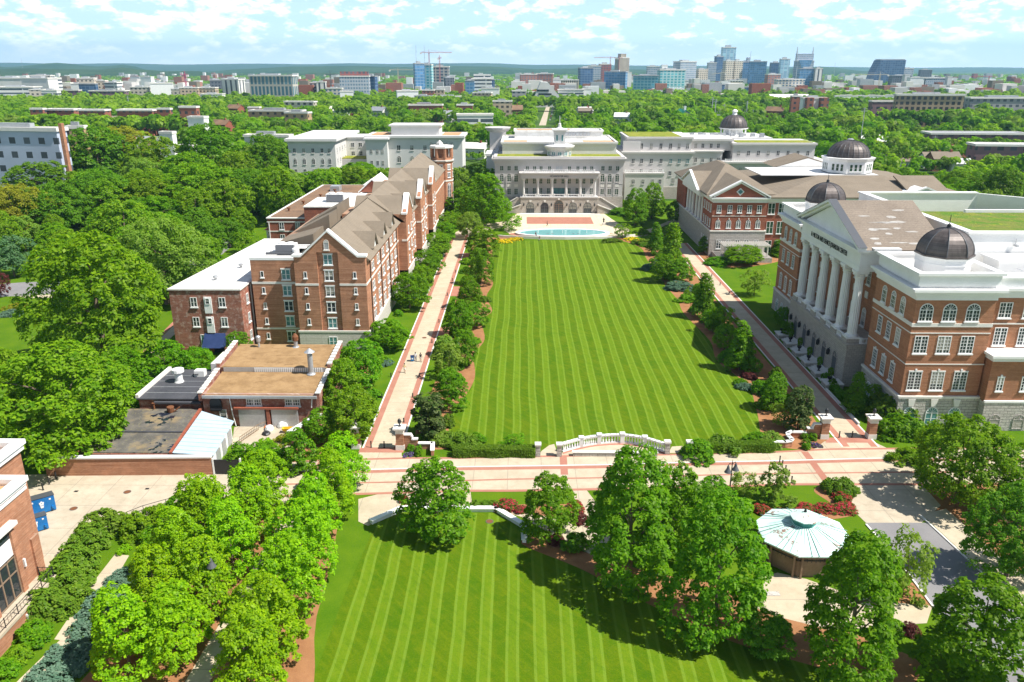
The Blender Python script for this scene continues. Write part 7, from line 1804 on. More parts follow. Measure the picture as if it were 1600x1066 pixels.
# slanted blue hotel tower
x0, x1 = XU(1358,2300), XU(1409,2300); hz = ZT(x0,2300,94)
t = thing('slanted_tower', 'big blue glass tower with a slanting side at the right', 'building', ((x0+x1)/2,2330,0))
m = MB(); m.ext([(x0,0),(x1-2,0),(x1,hz),(x0+.24*(x1-x0),hz),(x0+.1*(x1-x0),hz*.55)], 'y', 2300, 2345); m.build('body', fac('darkblue'), t); m = MB(); m.box(x0+.26*(x1-x0),2304,hz,x1-1,2342,hz+2.5); m.build('roof', 'greymetal', t)
B('grey-blue tower behind the slanted one', 1408, 1423, 107, 2450, 'greyblue', .7, 0)
B('low glass podium beside the slanted tower', 1392, 1421, 118, 2000, 'slate', .5, 0)
B('white fin wall right of the slanted tower', 1411, 1419, 117, 1950, 'stuccow', 1.2, 0, plant_=False)
B('pale grid office right of the white fin wall', 1420, 1444, 121, 1900, 'white', .5, 0)
B('blue-columned concert hall with a white corner tower', 1442, 1481, 122, 1900, 'greyblue', .5, 0)
B('slim white tower at the end of the concert hall', 1478, 1485, 120, 1880, 'stuccow', 1.2, 0, plant_=False)
B('low dark roof block behind the concert hall', 1434, 1452, 109, 2600, 'slate', .4, 0)
B('modern white flats before the white arch', 1488, 1522, 133, 1650, 'white', .4, 0)
B('white gridded flats beside the white arch', 1519, 1536, 134, 1640, 'white', .7, 10)
B('low grey block under the white arch', 1540, 1592, 145, 1500, 'greymid', .3, 0)
B('low white sheds left of the concert hall', 1453, 1477, 135, 1500, 'stuccow', .5, 0, plant_=False)
# stadium bowl and tent roof
x0, x1 = XU(1317,2200), XU(1386,2200)
t = thing('stadium', 'low red oval stadium', 'stadium', ((x0+x1)/2,2230,0)); zz = ZT(x0,2200,133); m = MB(); m.lathe(0,0,[(1,0),(1.08,zz*.9),(1.05,zz)],32); m.v = [(a*(x1-x0)/2.1+(x0+x1)/2,b*40+2240,c) for a,b,c in m.v]; MT['redwall'] = surf('red_painted_wall', (.38,.13,.09),(.48,.19,.13), .02, .3); m.build('bowl', 'redwall', t)
t = thing('arched_roof', 'white curved hall roof beside the red stadium', 'building', (XU(1300,1900),1900,0)); m = MB(); n = 10; a0, a1 = XU(1279,1900), XU(1325,1900); zt = ZT(a0,1900,134); zb = ZT(a0,1900,144)
m.ext([(a0+(a1-a0)*i/n, zb+(zt-zb)*math.sin(PI*(.15+.85*i/n))) for i in range(n+1)]+[(a1,0),(a0,0)], 'y', 1900, 1960); m.build('shell', 'white', t)
t = thing('arch_bridge', 'white arched framework on the right skyline', 'bridge', (XU(1541,2000),2000,0)); m = MB(); c0, c1 = XU(1529,2000), XU(1554,2000); zt = ZT(c0,2000,131)
ap_ = [(c0+(c1-c0)*i/12, zt*math.sin(PI*i/12)**.6 if 0 < i < 12 else 0) for i in range(13)]
for yy in (1995,2010):
    for p, q in zip(ap_, ap_[1:]): m.tube((p[0],yy,p[1]),(q[0],yy,q[1]),.9,n=4)
for p in ap_[2:11]: m.tube((p[0],1995,p[1]),(p[0],2010,p[1]),.5,n=4); m.tube((p[0],1995,p[1]),(p[0],1995,4),.3,n=4)
m.build('arch', 'white', t)
# pyramid office
t = thing('pyramid_office', 'cream terraced pyramid office with dark glass front', 'building', (XU(852,1150),1160,0)); a0, a1 = XU(831,1150), XU(874,1150); zt = ZT(a0,1150,128); m = MB()
m.ext([(a0,4),(a0+(a1-a0)*.32,zt),(a0+(a1-a0)*.58,zt*.98),(a1,zt*.45),(a1,0),(a0,0)], 'y', 1150, 1190); m.build('body', 'stuccow', t)
m = MB()
for k in range(4): m.box(a0+(a1-a0)*(.36-.06*k),1149.5,6+k*5,a0+(a1-a0)*(.62+.1*(3-k)),1149.9,8.6+k*5)
m.build('window_band', 'glass', t)
# cranes
def crane(label, u, vt, D, jl, jr, vj, mat, drop=0):
    x = XU(u, D); h = ZT(x, D, vt); hj = ZT(x, D, vj); s = D/FPX
    t = thing('tower_crane', label, 'crane', (x, D, 0), 'tower cranes'); m = MB(); r = max(.9, s*.5)
    for a, b in ((-r,-r),(r,-r),(r,r),(-r,r)): m.tube((x+a,D+b,0),(x+a,D+b,hj),.28*r,n=4)
    n = int(hj/(r*4))
    for k in range(n): z = hj*k/n; m.tube((x-r,D-r,z),(x+r,D-r,z+hj/n),.18*r,n=4); m.tube((x+r,D+r,z),(x-r,D+r,z+hj/n),.18*r,n=4)
    m.build('mast', mat, t)
    m = MB(); m.tube((x,D,hj),(x,D,h),r*.7,.2,n=4); m.build('apex', mat, t)
    m = MB()
    for dy in (-.6,.6): m.tube((x-jl*s,D+dy,hj-drop),(x+jr*s,D+dy,hj+drop),.45*r,n=4)
    m.tube((x-jl*s,D,hj+1.2*r-drop),(x+jr*s,D,hj+1.2*r+drop),.35*r,n=4)
    m.build('jib', mat, t)
    m = MB(); m.tube((x,D,h),(x-jl*s*.9,D,hj+1-drop),.15*r,n=4); m.tube((x,D,h),(x+jr*s*.7,D,hj+1+drop),.15*r,n=4); m.build('stay', mat, t)
    m = MB(); e = -jl if jl < jr else jr; m.box(x+e*s-r*1.6,D-1.5,hj-3*r,x+e*s+r*1.6,D+1.5,hj); m.build('counterweight', 'cap', t)
MT['cranered'] = plain('faded_red_crane', (.45,.10,.12), .6); MT['cranepale'] = plain('pale_yellow_crane', (.55,.5,.38), .6); MT['cranepink'] = plain('pink_red_crane', (.55,.07,.2), .6)
crane('tall red crane with a long level jib over the tower under construction', 672, 78, 1560, 12, 34, 82.5, 'cranered')
crane('second red crane right of the tall one', 688, 86, 1560, 2, 3, 91, 'cranered')
crane('pink crane over the tan apartments', 291.5, 111, 1260, 7, 4, 117, 'cranepink')
crane('dark crane left of the red-crowned tower', 517.5, 110, 1500, 8, 13, 117, 'darkgrey')
crane('pale yellow crane left of the dark glass tower', 623, 106, 1600, 12, 24, 109.5, 'cranepale')
crane('red crane with jib reaching left by the tan stone tower', 952, 88, 2000, 24, 8, 90.5, 'cranered')
crane('red crane standing before the tan stone tower', 965.5, 86, 2100, 2, 5, 91, 'cranered')
crane('pale crane before the twin cream towers', 1125, 108, 1800, 14, 6, 115, 'cranepale', 2)
crane('pale crane left of the slanted tower', 1372, 112, 1700, 42, 12, 117, 'cranepale')
crane('red crane near the right hills', 1542, 118, 1800, 26, 10, 120, 'cranered')
for u, vt, D, lab in ((652,71,2600,'thin radio mast behind the dark glass tower, western'),(665,71,2600,'thin radio mast behind the pale green tower'),(42,91,5200,'radio mast on the left hills'),(1300,97,4500,'radio mast on the right plain'),(1168,80,2500,'antenna on the blue glass tower roof')):
    x = XU(u, D); t = thing('radio_mast', lab, 'mast', (x, D, 0)); m = MB(); m.tube((x,D,0),(x,D,ZT(x,D,vt)),1.1,.5,n=4); m.build('mast', 'greymetal', t)
# --- middle distance
B('tan brick apartment building with grey hipped roofs', 384, 470, 173, 700, 'wood', .25, -6, 'shingle', name='apartment_building')
B('tan apartment wing with a dark roof at its right end', 440, 481, 176, 660, 'wood', .4, -10, 'shingle', name='apartment_building')
B('long pale flat-roofed school building', 441, 491, 159, 860, 'cream', .3, -8, 'membrane', plant_=False, name='school_building')
B('red brick church-like hall among trees', 637, 690, 164, 760, 'brick', .3, 0, 'brickM', name='brick_house')
B('small red brick block right of the church-like hall', 713, 738, 164, 780, 'brick', .5, 0, 'cap', name='brick_house')
B('low white modern building with a flat roof', 712, 770, 179, 570, 'whiteband', .3, 5, 'membrane', plant_=False, name='low_building')
B('tan low building with grey roofs left of the avenue', 770, 800, 158, 830, 'tan', .4, 0, 'shingle', name='low_building')
B('brown ten-bay slab of balconied flats', 1406, 1508, 148, 720, 'tanslab', .14, -7, 'cap', name='apartment_building')
B('white flats with brick ends', 1257, 1294, 153, 760, 'white', .4, 0, name='apartment_building'); 
x0 = XU(1262,756); tag(MB().box(x0,753.5,0,x0+6,759.9,ZT(x0,756,152.6)).build('brick_stair_tower', fac('brick')), 'brick end tower of the white flats, the western', 'building'); x0 = XU(1284,756); tag(MB().box(x0,753.5,0,x0+7,759.9,ZT(x0,756,152.6)).build('brick_stair_tower', fac('brick')), 'brick end tower of the white flats, the eastern', 'building')
B('plum brick house beside the white flats', 1239, 1254, 150, 800, 'brick', .6, 0, 'shingle', name='brick_house')
B('long low red-roofed shed behind the balconied slab', 1366, 1412, 158, 760, 'purple', .3, 0, 'brickM', plant_=False, name='low_building')
B('long grey roofed depot at the right edge', 1520, 1640, 153, 820, 'greymid', .2, 0, 'greymetal', name='low_building')
for i, u in enumerate(range(1306, 1400, 9)): B('white townhouse in the terraced row below the red stadium', u, u+8.5, 149.5+rnd.uniform(-1,1), 1000, 'white', .5, 0, 'membrane', False, 'house', 'townhouse', group='white townhouses in a row')
B('pale blue apartment block with white roofs', -60, 86, 201, 330, 'paleblue', .16, -9, 'membstain', name='apartment_building')
x0 = XU(85,324); tag(MB().box(x0,322,0,x0+1.3,324,ZT(x0,322,193)).build('orange_wall', 'brickA'), 'orange brick fin wall at the end of the pale blue apartments', 'wall')
B('tan brick block behind the pale blue apartments', 92, 120, 198, 360, 'wood', .4, 0, 'shingle', name='brick_house')
for u0,u1,v,D,lab in ((40,62,170,640,'first brick hall with a white roof in the long row'),(62,112,171,650,'second brick hall with a white roof in the long row'),(116,160,172,640,'third brick hall with a white roof in the long row'),(176,236,172,640,'fourth brick hall with a white roof in the long row'),(240,262,170,640,'narrow gabled brick hall in the long row'),(275,304,167,620,'taller brick hall at the end of the long row')): B(lab, u0, u1, v, D, 'brick', .4, -5, 'membrane', False, 'building', 'brick_hall', group='brick halls in a row')
B('white two-storey house with a flat roof among trees', 286, 316, 183, 520, 'white', .5, -10, 'membrane', False, 'house', 'white_house')
B('white villa roof among the left trees', 238, 262, 207, 420, 'white', .5, -10, 'membrane', False, 'house', 'white_house')
B('white villa with a chimney among the left trees', 266, 292, 228, 370, 'stuccow', .5, -10, 'membrane', True, 'house', 'white_house')
B('brown roofed house at the left of the tan apartments', 384, 402, 168, 720, 'brick', .6, 0, 'shingle', False, 'house', 'brick_house')
# white halls north-west of the dormitory
Wn = thing('white_hall', 'white hall with a terracotta-strip roof behind the dormitory tower', 'building', (-53, 400, 0))
m = MB(); m.box(-76.5,402,0,-29.5,424,18.6); m.box(-76.5,398,0,-66,402,18.0); m.build('wall', 'stuccow', Wn)
m = MB(); cornice(m, -76.5,402,-29.5,424,[(.3,18.6,19.4),(1.2,19.4,20.4)]); cornice(m, -76.5,397.8,-66,401,[(.3,18.0,18.8),(.9,18.8,19.5)]); m.box(-65,406,20.4,-41,420,24.6); m.box(-66,405,24.6,-40,421,25.3); m.build('cornice', 'stuccow', Wn)
m = MB(); m.box(-75,404,20.4,-66.2,422,20.55); m.box(-39.8,404,20.4,-31,422,20.55); m.build('ballast_roof', 'tanroof', Wn)
m = MB(); m.box(-64,407,25.3,-42,419,25.4); m.build('flat_roof', 'membstain', Wn)
for x in (-74,-71,-68.5): 
    for z in (12,6.5): window(Wn, x, 398, z, 'S', 1.3, 2.2, 2, 2, fm='stuccow', gm='glass', sill=False)
for x in (-61,-54.5,-48,-41.5,-35): window(Wn, x, 402, 13.2, 'S', 1.8, 2.6, 2, 2, fm='stuccow', gm='glass'); window(Wn, x, 402, 7.4, 'S', 2.0, 3.2, 2, 3, True, fm='cap', gm='glass')
Wo = thing('white_hall', 'white hall with arched windows and a large grey flat roof left of the bright tree', 'building', (-102, 395, 0))
m = MB(); m.box(-114,395,0,-91,450,17.5); m.box(-91,420,0,-76.5,440,17.6); m.build('wall', 'stuccow', Wo)
m = MB(); cornice(m, -114,395,-91,450,[(.3,17.5,18.2),(1.2,18.2,19.4)]); cornice(m, -90,420,-76.6,440,[(.3,17.6,18.3)]); m.build('cornice', 'stuccow', Wo)
MB().box(-113,396,19.4,-92,449,19.52).build('flat_roof', 'membstain', Wo)
m = MB(); m.box(-92,408,0,-76.5,420,8.4); m.build('portico', 'stucco', Wo); MB().box(-91.5,408.5,8.4,-77,419.5,8.9).build('planted_roof', 'sedum', Wo)
for x in (-111,-106.5,-102,-97.5,-94):
    window(Wo, x, 395, 12.6, 'S', 1.4, 2.3, 2, 2, fm='stuccow'); window(Wo, x, 395, 7.2, 'S', 1.5, 3.0, 2, 2, True, fm='stuccow'); window(Wo, x, 395, 2.6, 'S', 1.4, 2.3, 2, 2, fm='stuccow')
for y in range(399, 448, 6):
    for z in (12.6,7.4,2.6): window(Wo, -91, y, z, 'E', 1.4, 2.3, 2, 2, fm='stuccow')
for x in (-87.5,-83.5,-79.5):
    for z in (13.2,8.9): window(Wo, x, 420, z, 'S', 1.7, 2.2, 2, 2, fm='stuccow')
B('low white hall with a strip roof at the far left of the white group', 372, 447, 212, 430, 'stuccow', .25, -6, 'membstain', True, 'building', 'white_hall')
# long white hall right of the colonnaded one
Wl_ = thing('long_white_hall', 'long white stuccoed hall with planted roofs right of the colonnaded hall', 'building', (80, 335, 0))
m = MB(); m.box(41.8,335,5,70.5,365,19.0); m.box(44,337.5,19,70,364,23.4); m.box(41.8,336.4,19,49,337.5,23.4) ; m.box(70.5,341,0,84,365,19.0); m.box(70,343,19,88,364,22.2); m.box(84,336.5,0,128,362,14.6); m.box(88,340,14.6,122,361,20.8); m.build('wall', 'stucco', Wl_)
m = MB(); m.box(41.5,334.8,-.2,70.8,340,5); m.build('stone_base', 'stoneA', Wl_)
m = MB(); cornice(m, 41.8,335,70.5,364,[(.25,18.2,18.7),(.7,18.7,19.4)]); cornice(m, 70.6,341,83.9,364.5,[(.25,18.2,18.7),(.6,18.7,19.2)]); cornice(m, 84.2,336.5,127.8,361,[(.25,14.0,14.5),(.7,14.5,15.2)])
for a in ((44,337.5,70,364,23.4),(70.2,343,88,363.5,22.2),(88.2,340,122,360.5,20.8)): cornice(m, *a[:4], [(.2,a[4]-.2,a[4]+.8),(.7,a[4]+.8,a[4]+1.6)])
m.box(42.5,331.6,0,58.5,334.8,10.6); m.box(42.2,331.3,10.6,58.8,334.8,11.2); m.build('cornice', 'stucco', Wl_)
m = MB()
for (a, b) in (((42.6,331.9),(58.2,331.9)),): balustrade(m, a, b, 11.2, 1.0, .8)
balustrade(m, (84.4,336.6), (127.4,336.6), 15.2, 1.0, .9)
m.build('balustrade', 'white', Wl_)
m = MB(); m.box(44.5,338.5,25.0,66,363,25.2); m.box(90,341.5,22.4,121.5,352,22.6); m.build('planted_roof', 'sedum', Wl_)
m = MB(); m.box(66.2,338.5,25.0,69.8,363,25.12); m.box(70.8,344,23.8,87.5,363,23.95); m.box(89,352.2,22.4,121.5,360,22.5); m.build('flat_roof', 'membstain', Wl_)
m = MB(); m.box(72,366,0,112,395,21.6); m.box(72,365.9,21.6,112,395,22.4); m.build('rear_wall', 'stuccow', Wl_)
m = MB()
for k in range(12): a = 74+3*k; m.box(a,368+(k*7 % 11),22.4,a+1.8,370+(k*7 % 11),23.4+(k % 3)*.4)
m.build('rooftop_unit', 'greymetal', Wl_)
for x in (46,49.5,53.5,57.5,61.5,65,68.5):
    window(Wl_, x, 335, 14.6, 'S', 1.3, 1.9, 2, 2, fm='stucco', gm='glass' if x < 60 else 'glassT'); window(Wl_, x, 335, 10.4 if x < 58 else 9.6, 'S', 1.3, 1.9, 2, 2, fm='stucco'); window(Wl_, x, 337.5, 20.2, 'S', 1.3, 2.3, 2, 2, fm='stucco', sill=False)
for x in (46,50,54,57,63,67): window(Wl_, x, 331.6 if x < 58.5 else 335, 6.6, 'S', 1.2, 2.0, 2, 2, fm='stucco')
for x in (73,76,79.5,82.5): window(Wl_, x, 343, 20.0, 'S', 1.2, 2.0, 2, 2, fm='stucco', sill=False); window(Wl_, x, 341, 14.4, 'S', 1.2, 2.0, 2, 2, fm='stucco')
for k in range(8): window(Wl_, 90.5+4.1*k, 340, 17.3, 'S', 1.3, 2.0, 2, 2, fm='stucco', sill=False)
for k in range(10): window(Wl_, 86.5+4.3*k, 336.5, 10.6, 'S', 1.3, 2.2, 2, 2, fm='stucco'); window(Wl_, 86.5+4.3*k, 336.5, 6, 'S', 1.3, 2.2, 2, 2, fm='stucco')
# round temple dome on its far roof
dr = MB(); dr.lathe(99,385,[(6.4,22.4),(6.4,22.7)],20); dr.lathe(99,385,[(4.2,22.7),(4.2,25.0)],20); dr.lathe(99,385,[(6.3,25.0),(6.7,25.3),(6.7,25.5)],20)
for k in range(12): a = 2*PI*k/12; dr.lathe(99+5.7*math.cos(a),385+5.7*math.sin(a),[(.4,22.7),(.34,25.0)],6)
d = dome(Wl_, 99, 385, 25.8, 6.2, 5.6, 20, dr, .4)
m = MB(); m.lathe(99,385,[(1.3,31.3),(1.1,31.6),(1.0,32.6),(1.4,32.8),(1.1,33.3),(.3,33.8)],12); m.build('dome_lantern', 'white', d)
# church with green roof
x, y = G(1074,200); t = thing('church', 'church with a bright green gabled roof and white spire', 'church', (x, y, 0)); s = PJ(x,y,0)[2]/FPX
m = MB(); m.ext([(x-17*s,0),(x+17*s,0),(x+17*s,7),(x-4*s,15),(x-17*s,8)], 'y', y, y+30); m.build('wall', 'stuccow', t); MT['greenroof'] = surf('green_metal_roof', (.02,.22,.16),(.03,.29,.21), .1, 1); m = MB(); m.strip([(x-20*s,7.0),(x-4*s,15.2)], .5, 'y', y-1, y+31); m.strip([(x-4*s,15.2),(x+20*s,6.0)], .5, 'y', y-1, y+31); m.build('roof', 'greenroof', t)
m = MB(); m.box(x-5.5*s,y+4,14,x-2.5*s,y+7,19); m.lathe(x-4*s,y+5.5,[(1.2,19),(.1,ZT(x,y,168))],6); m.build('spire', 'white', t)
# houses among the trees
def house(u, v, wpx, roof, wall, label, ang=0, hh=5.5):
    x, y = G(u, v); s = PJ(x,y,0)[2]/FPX; w = wpx*s; d = w*.65
    t = thing('house', label, 'house', (x, y, 0), 'houses among the trees', math.radians(ang)); m = MB(); m.box(-w/2,-d/2,0,w/2,d/2,hh); m.ext([(-d/2+.1,hh),(d/2-.1,hh),(0,hh+d*.32)], 'x', -w/2, w/2); o = m.build('wall', wall); o.parent = t
    m = MB(); m.strip([(-d/2-.6,hh-.3),(0,hh+d*.34)], .35, 'x', -w/2-.5, w/2+.5); m.strip([(0,hh+d*.34),(d/2+.6,hh-.3)], .35, 'x', -w/2-.5, w/2+.5); r = m.build('roof', roof); r.parent = t
    m = MB(); m.box(w*.2,-.5,hh,w*.2+1.1,.6,hh+d*.5); c = m.build('chimney', 'brickM'); c.parent = r
    for k in range(3): a = -w/2+w*(k+.6)/3.3; o = MB().box(a-.6,-d/2-.06,hh*.5,a+.6,-d/2-.005,hh*.5+1.6).build('window', 'glass'); o.parent = t
for a in ((812,197,22,'shingle','white','white house with a tan roof left of the avenue'),(884,195,16,'greymetal','stuccow','pale blue-grey house right of the avenue'),(969,183,14,'cap','brickO','small house with a white roof among the central trees'),(1010,180,18,'cap','stuccow','long white-roofed house among the central trees'),(993,207,10,'cap','white','tiny white gable above the planted roof'),
  (1120,199,40,'greymetal','brickO','grey-roofed house beside the church'),(1140,188,36,'brownroof','stucco','grey-brown roofs right of the church'),(1230,168,60,'cap','greymetal','long pale flat roofed shed left of the white flats'),(1265,212,20,'greymetal','cap','small grey pavilion on the green lawn'),(1200,215,22,'shingle','navy','dark blue-fronted house behind the long white hall'),(1180,185,26,'shingle','brickM','brown roofed house behind the temple dome'),
  (1363,233,44,'membrane','brickM','low white-roofed brick building right of the big dome'),(1412,268,20,'shingle','white','white house hidden by trees right of the big dome'),(1455,262,34,'shingle','white','white house with a grey roof among right trees'),(1495,272,30,'greymetal','stuccow','grey-blue gabled house among right trees'),(1540,265,40,'greymetal','stucco','grey gabled house at the row end'),
  (755,297,24,'brownroof','brickM','small brick bungalow left of the far hall'),(1590,260,34,'shingle','stucco','grey house at the right edge'),(560,158,40,'shingle','stucco','brown roofs in the trees above the white hall'),(590,175,30,'brownroof','brickM','brown house behind the bright trees'),(1560,188,40,'shingle','brickM','brown roofed hall by the right power pole'),(1120,172,26,'greymetal','stucco','grey house in the far trees'),(905,175,12,'cap','white','tiny white house near the avenue'),(930,168,14,'brownroof','white','small house in the avenue trees'),
  (1480,245,16,'brownroof','brickM','dark roofed townhouse in the right row, first'),(1500,246,16,'brownroof','brickM','dark roofed townhouse in the right row, second'),(1440,247,16,'brownroof','brickM','dark roofed townhouse in the right row, third'),(1520,240,16,'brownroof','brickM','dark roofed townhouse in the right row, fourth'),(1336,190,20,'brownroof','brickM','red house left of the feathery trees')): house(*a)
B('long brick depot with a white roof at the right edge', 1545, 1660, 227, 430, 'purple', .3, -6, 'membrane', False, 'building', 'low_building')
B('flat grey-roofed depot behind the brick one', 1470, 1620, 209, 520, 'purple', .25, -4, 'greymetal', False, 'building', 'low_building')
# power poles and pylons
for u, v, vt, lab in ((1111,190,152,'grey lattice pylon above the church, western'),(1116,192,155,'grey lattice pylon above the church, eastern'),(1130,188,162,'tall pole in the substation'),(1165,190,158,'tall pole beside the temple dome'),(1342,236,168,'leaning tall pole at the right roofs'),(935,184,170,'slim pole in the central trees'),(1019,182,168,'slim pole left of the church'),(118,176,151,'white flagpole-like mast on the brick row'),(203,176,150,'second white mast on the brick row'),(1456,245,212,'pole by the right townhouses')):
    x, y = G(u, v); t = thing('power_pole', lab, 'pole', (x, y, 0), 'power poles'); h = ZT(x, y, vt); r = .35 if vt > 160 else .6; m = MB(); m.tube((x,y,0),(x,y,h),r,r*.6,n=5); m.build('pole', 'greymetal', t); m = MB(); m.box(x-2.2,y-.15,h-2.4,x+2.2,y+.15,h-2.1); m.box(x-1.6,y-.15,h-1.0,x+1.6,y+.15,h-.8); m.build('cross_arm', 'greymetal', t)
x, y = G(1140,196); t = thing('substation', 'grey steel frames of a substation beside the church', 'substation', (x, y, 0)); m = MB()
for i in range(7):
    for j in range(3): m.tube((x-24+8*i,y+10*j,0),(x-24+8*i,y+10*j,12+(i*j) % 4),.25,n=4)
    m.tube((x-24+8*i,y,10),(x-24+8*i,y+20,10),.2,n=4)
for j in range(3): m.tube((x-24,y+10*j,10),(x+24,y+10*j,10),.2,n=4)
m.build('frame', 'greymetal', t)
# --- low town clutter on the plain between the woods and the hills
PAL = ['stuccow','white','cap','brickM','shingle','greymetal','stucco','brickO']
g_ = random.Random(99); clut = {k: MB() for k in PAL}
for i in range(2600):
    D = 1330+g_.random()**1.9*3200; u = g_.uniform(-60, 1660); x = XU(u, D)
    w_ = g_.uniform(9, 30); d_ = g_.uniform(9, 26); h = g_.uniform(5, 13) if g_.random() < .75 else g_.uniform(14, 30)
    clut[g_.choice(PAL)].box(x-w_/2, D, 0, x+w_/2, D+d_, h)
for k, mb in clut.items(): tag(mb.build('low_town', k), 'scattered low roofs of the town beyond the woods', 'town', None, 'stuff')

# ================================================================ woods of the middle distance
# picture areas whose buildings stand clear of trees nearer than the given range
CLEAR = [(-60,425,80,535,215),(384,166,490,184,700),(441,158,491,166,860),(712,177,772,191,570),(1406,146,1508,162,720),(1257,152,1294,166,760),(-60,200,72,258,330),(40,166,305,179,640),(286,183,316,197,520),(450,212,548,262,395),(572,196,728,262,400),(372,208,450,218,430),(760,196,980,330,300),(975,205,1292,290,335),(1055,170,1100,198,480),(842,150,864,196,1300),(1145,172,1192,215,380),
  (1280,215,1362,275,256),(1075,255,1450,330,228),(1545,220,1660,240,430),(1470,205,1620,216,520),(1320,222,1386,232,440),(1200,130,1560,147,1000),(880,130,1250,146,1000),(637,160,690,170,760),(712,160,740,170,780),(1100,180,1165,200,500),(1430,228,1530,246,430),(-20,100,480,150,1150),(480,100,900,150,1050),(386,350,420,400,200),(530,150,560,160,900),(810,190,832,200,570)]
FOOT = [(-75,140,-22,300),(-74,214,-40,280),(-22,90,60,305),(-14,290,132,400),(-118,390,-26,452),(48,100,130,300),(-66,90,-22,140),(-45,40,60,100)]
def free(x, y, r, h):
    for a, b, c, d in FOOT:
        if a-r < x < c+r and b-r < y < d+r: return False
    u, v1, dd = PJ(x, y, h*.92); _, v0, _ = PJ(x, y, 1.0); ru = r*FPX/dd*.9
    if u+ru < -60 or u-ru > 1660: return False
    for (u0, va, u1, vb, D) in CLEAR:
        if y < D+5 and u+ru > u0 and u-ru < u1 and v0 > va and v1 < vb: return False
        if abs(y-D) < 26 and u0-2 < u < u1+2 and D > 300: return False
    return True
gf = random.Random(4242)
hs_ = []
HP = [('shingle','white','tan-roofed white house'),('greymetal','stuccow','grey-roofed pale house'),('brownroof','brickM','brown-roofed brick house'),('membrane','stuccow','flat white-roofed house'),('cap','white','pale-roofed white house'),('shingle','brickO','tan-roofed brick house')]
LNEAR = [(300,190,'the white flat-roofed house'),(430,178,'the tan apartments'),(640,175,'the red brick church-like hall'),(740,183,'the low modern building'),(852,170,'the straight avenue'),(1000,180,'the central trees'),(1075,185,'the green-roofed church'),(1200,175,'the temple dome'),(1300,165,'the brick-ended flats'),(1456,165,'the balconied slab'),(1560,200,'the roofed depots'),(130,180,'the row of brick halls')]
for i in range(64):
    y_ = gf.uniform(430, 1000); u_ = gf.uniform(20, 1590); x_ = XU(u_, y_, 180)
    uu, v_, d_ = PJ(x_, y_, 0)
    if any(a-14 < uu < b+14 and va-2 < v_ < vb_+14 for (a, va, b, vb_, D) in CLEAR): continue
    hp = gf.choice(HP); lm = min(LNEAR, key=lambda l: abs(l[0]-uu)+2*abs(l[1]-v_))
    hs_.append((uu, v_, gf.uniform(13,22)*FPX/d_, hp, f'{hp[2]} in the woods {"left of" if uu < lm[0] else "right of"} {lm[2]}', gf.uniform(-35,35)))
lg = {}
for q in hs_: lg.setdefault(q[4], []).append(q)
for lab, qs in lg.items():
    qs.sort()
    for i, q in enumerate(qs):
        house(q[0], q[1], q[2], q[3][0], q[3][1], lab+(f', {ords[i]} from left' if len(qs) > 1 else ''), q[5], 6.5)
        CLEAR.append((q[0]-q[2]*.45, q[1]-.9*q[2]*.5-4, q[0]+q[2]*.45, q[1]-2.5, G(q[0], q[1])[1]))
near = []; far = []
tried = 0
cells = {}
def ok_space(x, y, r):
    k = (int(x//14), int(y//14))
    for i in (-1,0,1):
        for j in (-1,0,1):
            for (a, b, c) in cells.get((k[0]+i, k[1]+j), ()):
                if (a-x)**2+(b-y)**2 < (.62*(r+c))**2: return False
    cells.setdefault(k, []).append((x, y, r)); return True
for (u0, va, u1, vb, D) in CLEAR:
    if D < 380 or vb > 200 and D < 400: continue
    u = u0
    while u < u1:
        yy = D-gf.uniform(6,16); x = XU(u, yy, vb); h = min(max(ZT(x, yy, vb+gf.uniform(-3,4)), 5), 19); u += gf.uniform(5,11)*600/D
        far.append((x, yy, h*gf.uniform(.42,.55), h))
for o in [o for o in COL.objects if o.get('category') == 'tree']: cells.setdefault((int(o.location.x//14), int(o.location.y//14)), []).append((o.location.x, o.location.y, 4.0))
y = 175.0
while y < 1420:
    half = y*.70+40
    n = int(2*half/8.5)
    for i in range(n):
        x = gf.uniform(-half, half)-y*YAW; yy = y+gf.uniform(-4,4)
        r = gf.uniform(3.0,5.6) if gf.random() < .6 else gf.uniform(5.6,8.6); r *= 1 if yy < 600 else 1.1; h = r*gf.uniform(1.4,2.1)+2.5
        if not free(x, yy, r, h) or not ok_space(x, yy, r): continue
        (near if yy < 520 else far).append((x, yy, r, h))
    y += 8.0
near.sort(key=lambda q: q[1])
LAND = [(40,230,'the pale blue apartments'),(270,170,'the row of brick halls'),(300,190,'the white flat-roofed house'),(430,178,'the tan apartments'),(500,240,'the arched-window hall'),(650,230,'the terracotta-strip hall'),(740,183,'the low modern building'),(852,178,'the straight avenue'),(875,215,'the cupola'),(1000,210,'the first planted roof'),(1075,190,'the green-roofed church'),(1168,190,'the temple dome'),(1275,160,'the brick-ended flats'),(1322,230,'the big domed drum'),(1410,285,'the long taupe roof'),(1456,155,'the balconied slab'),(1560,225,'the brick depot'),(1480,245,'the dark townhouse row'),(1550,320,'the planted stage roof'),(150,330,'the garden walk trees'),(500,300,'the brown-roofed wing')]
TONE = [('oak','mid-green'),('dark','deep green'),('forest','leaf-green'),('maplegreen','bright green'),('pale','pale green')]
WT = [.34,.22,.24,.12,.08]
budget = 300-sum(1 for o in COL.objects if o.get('category') == 'tree')
rows_ = []
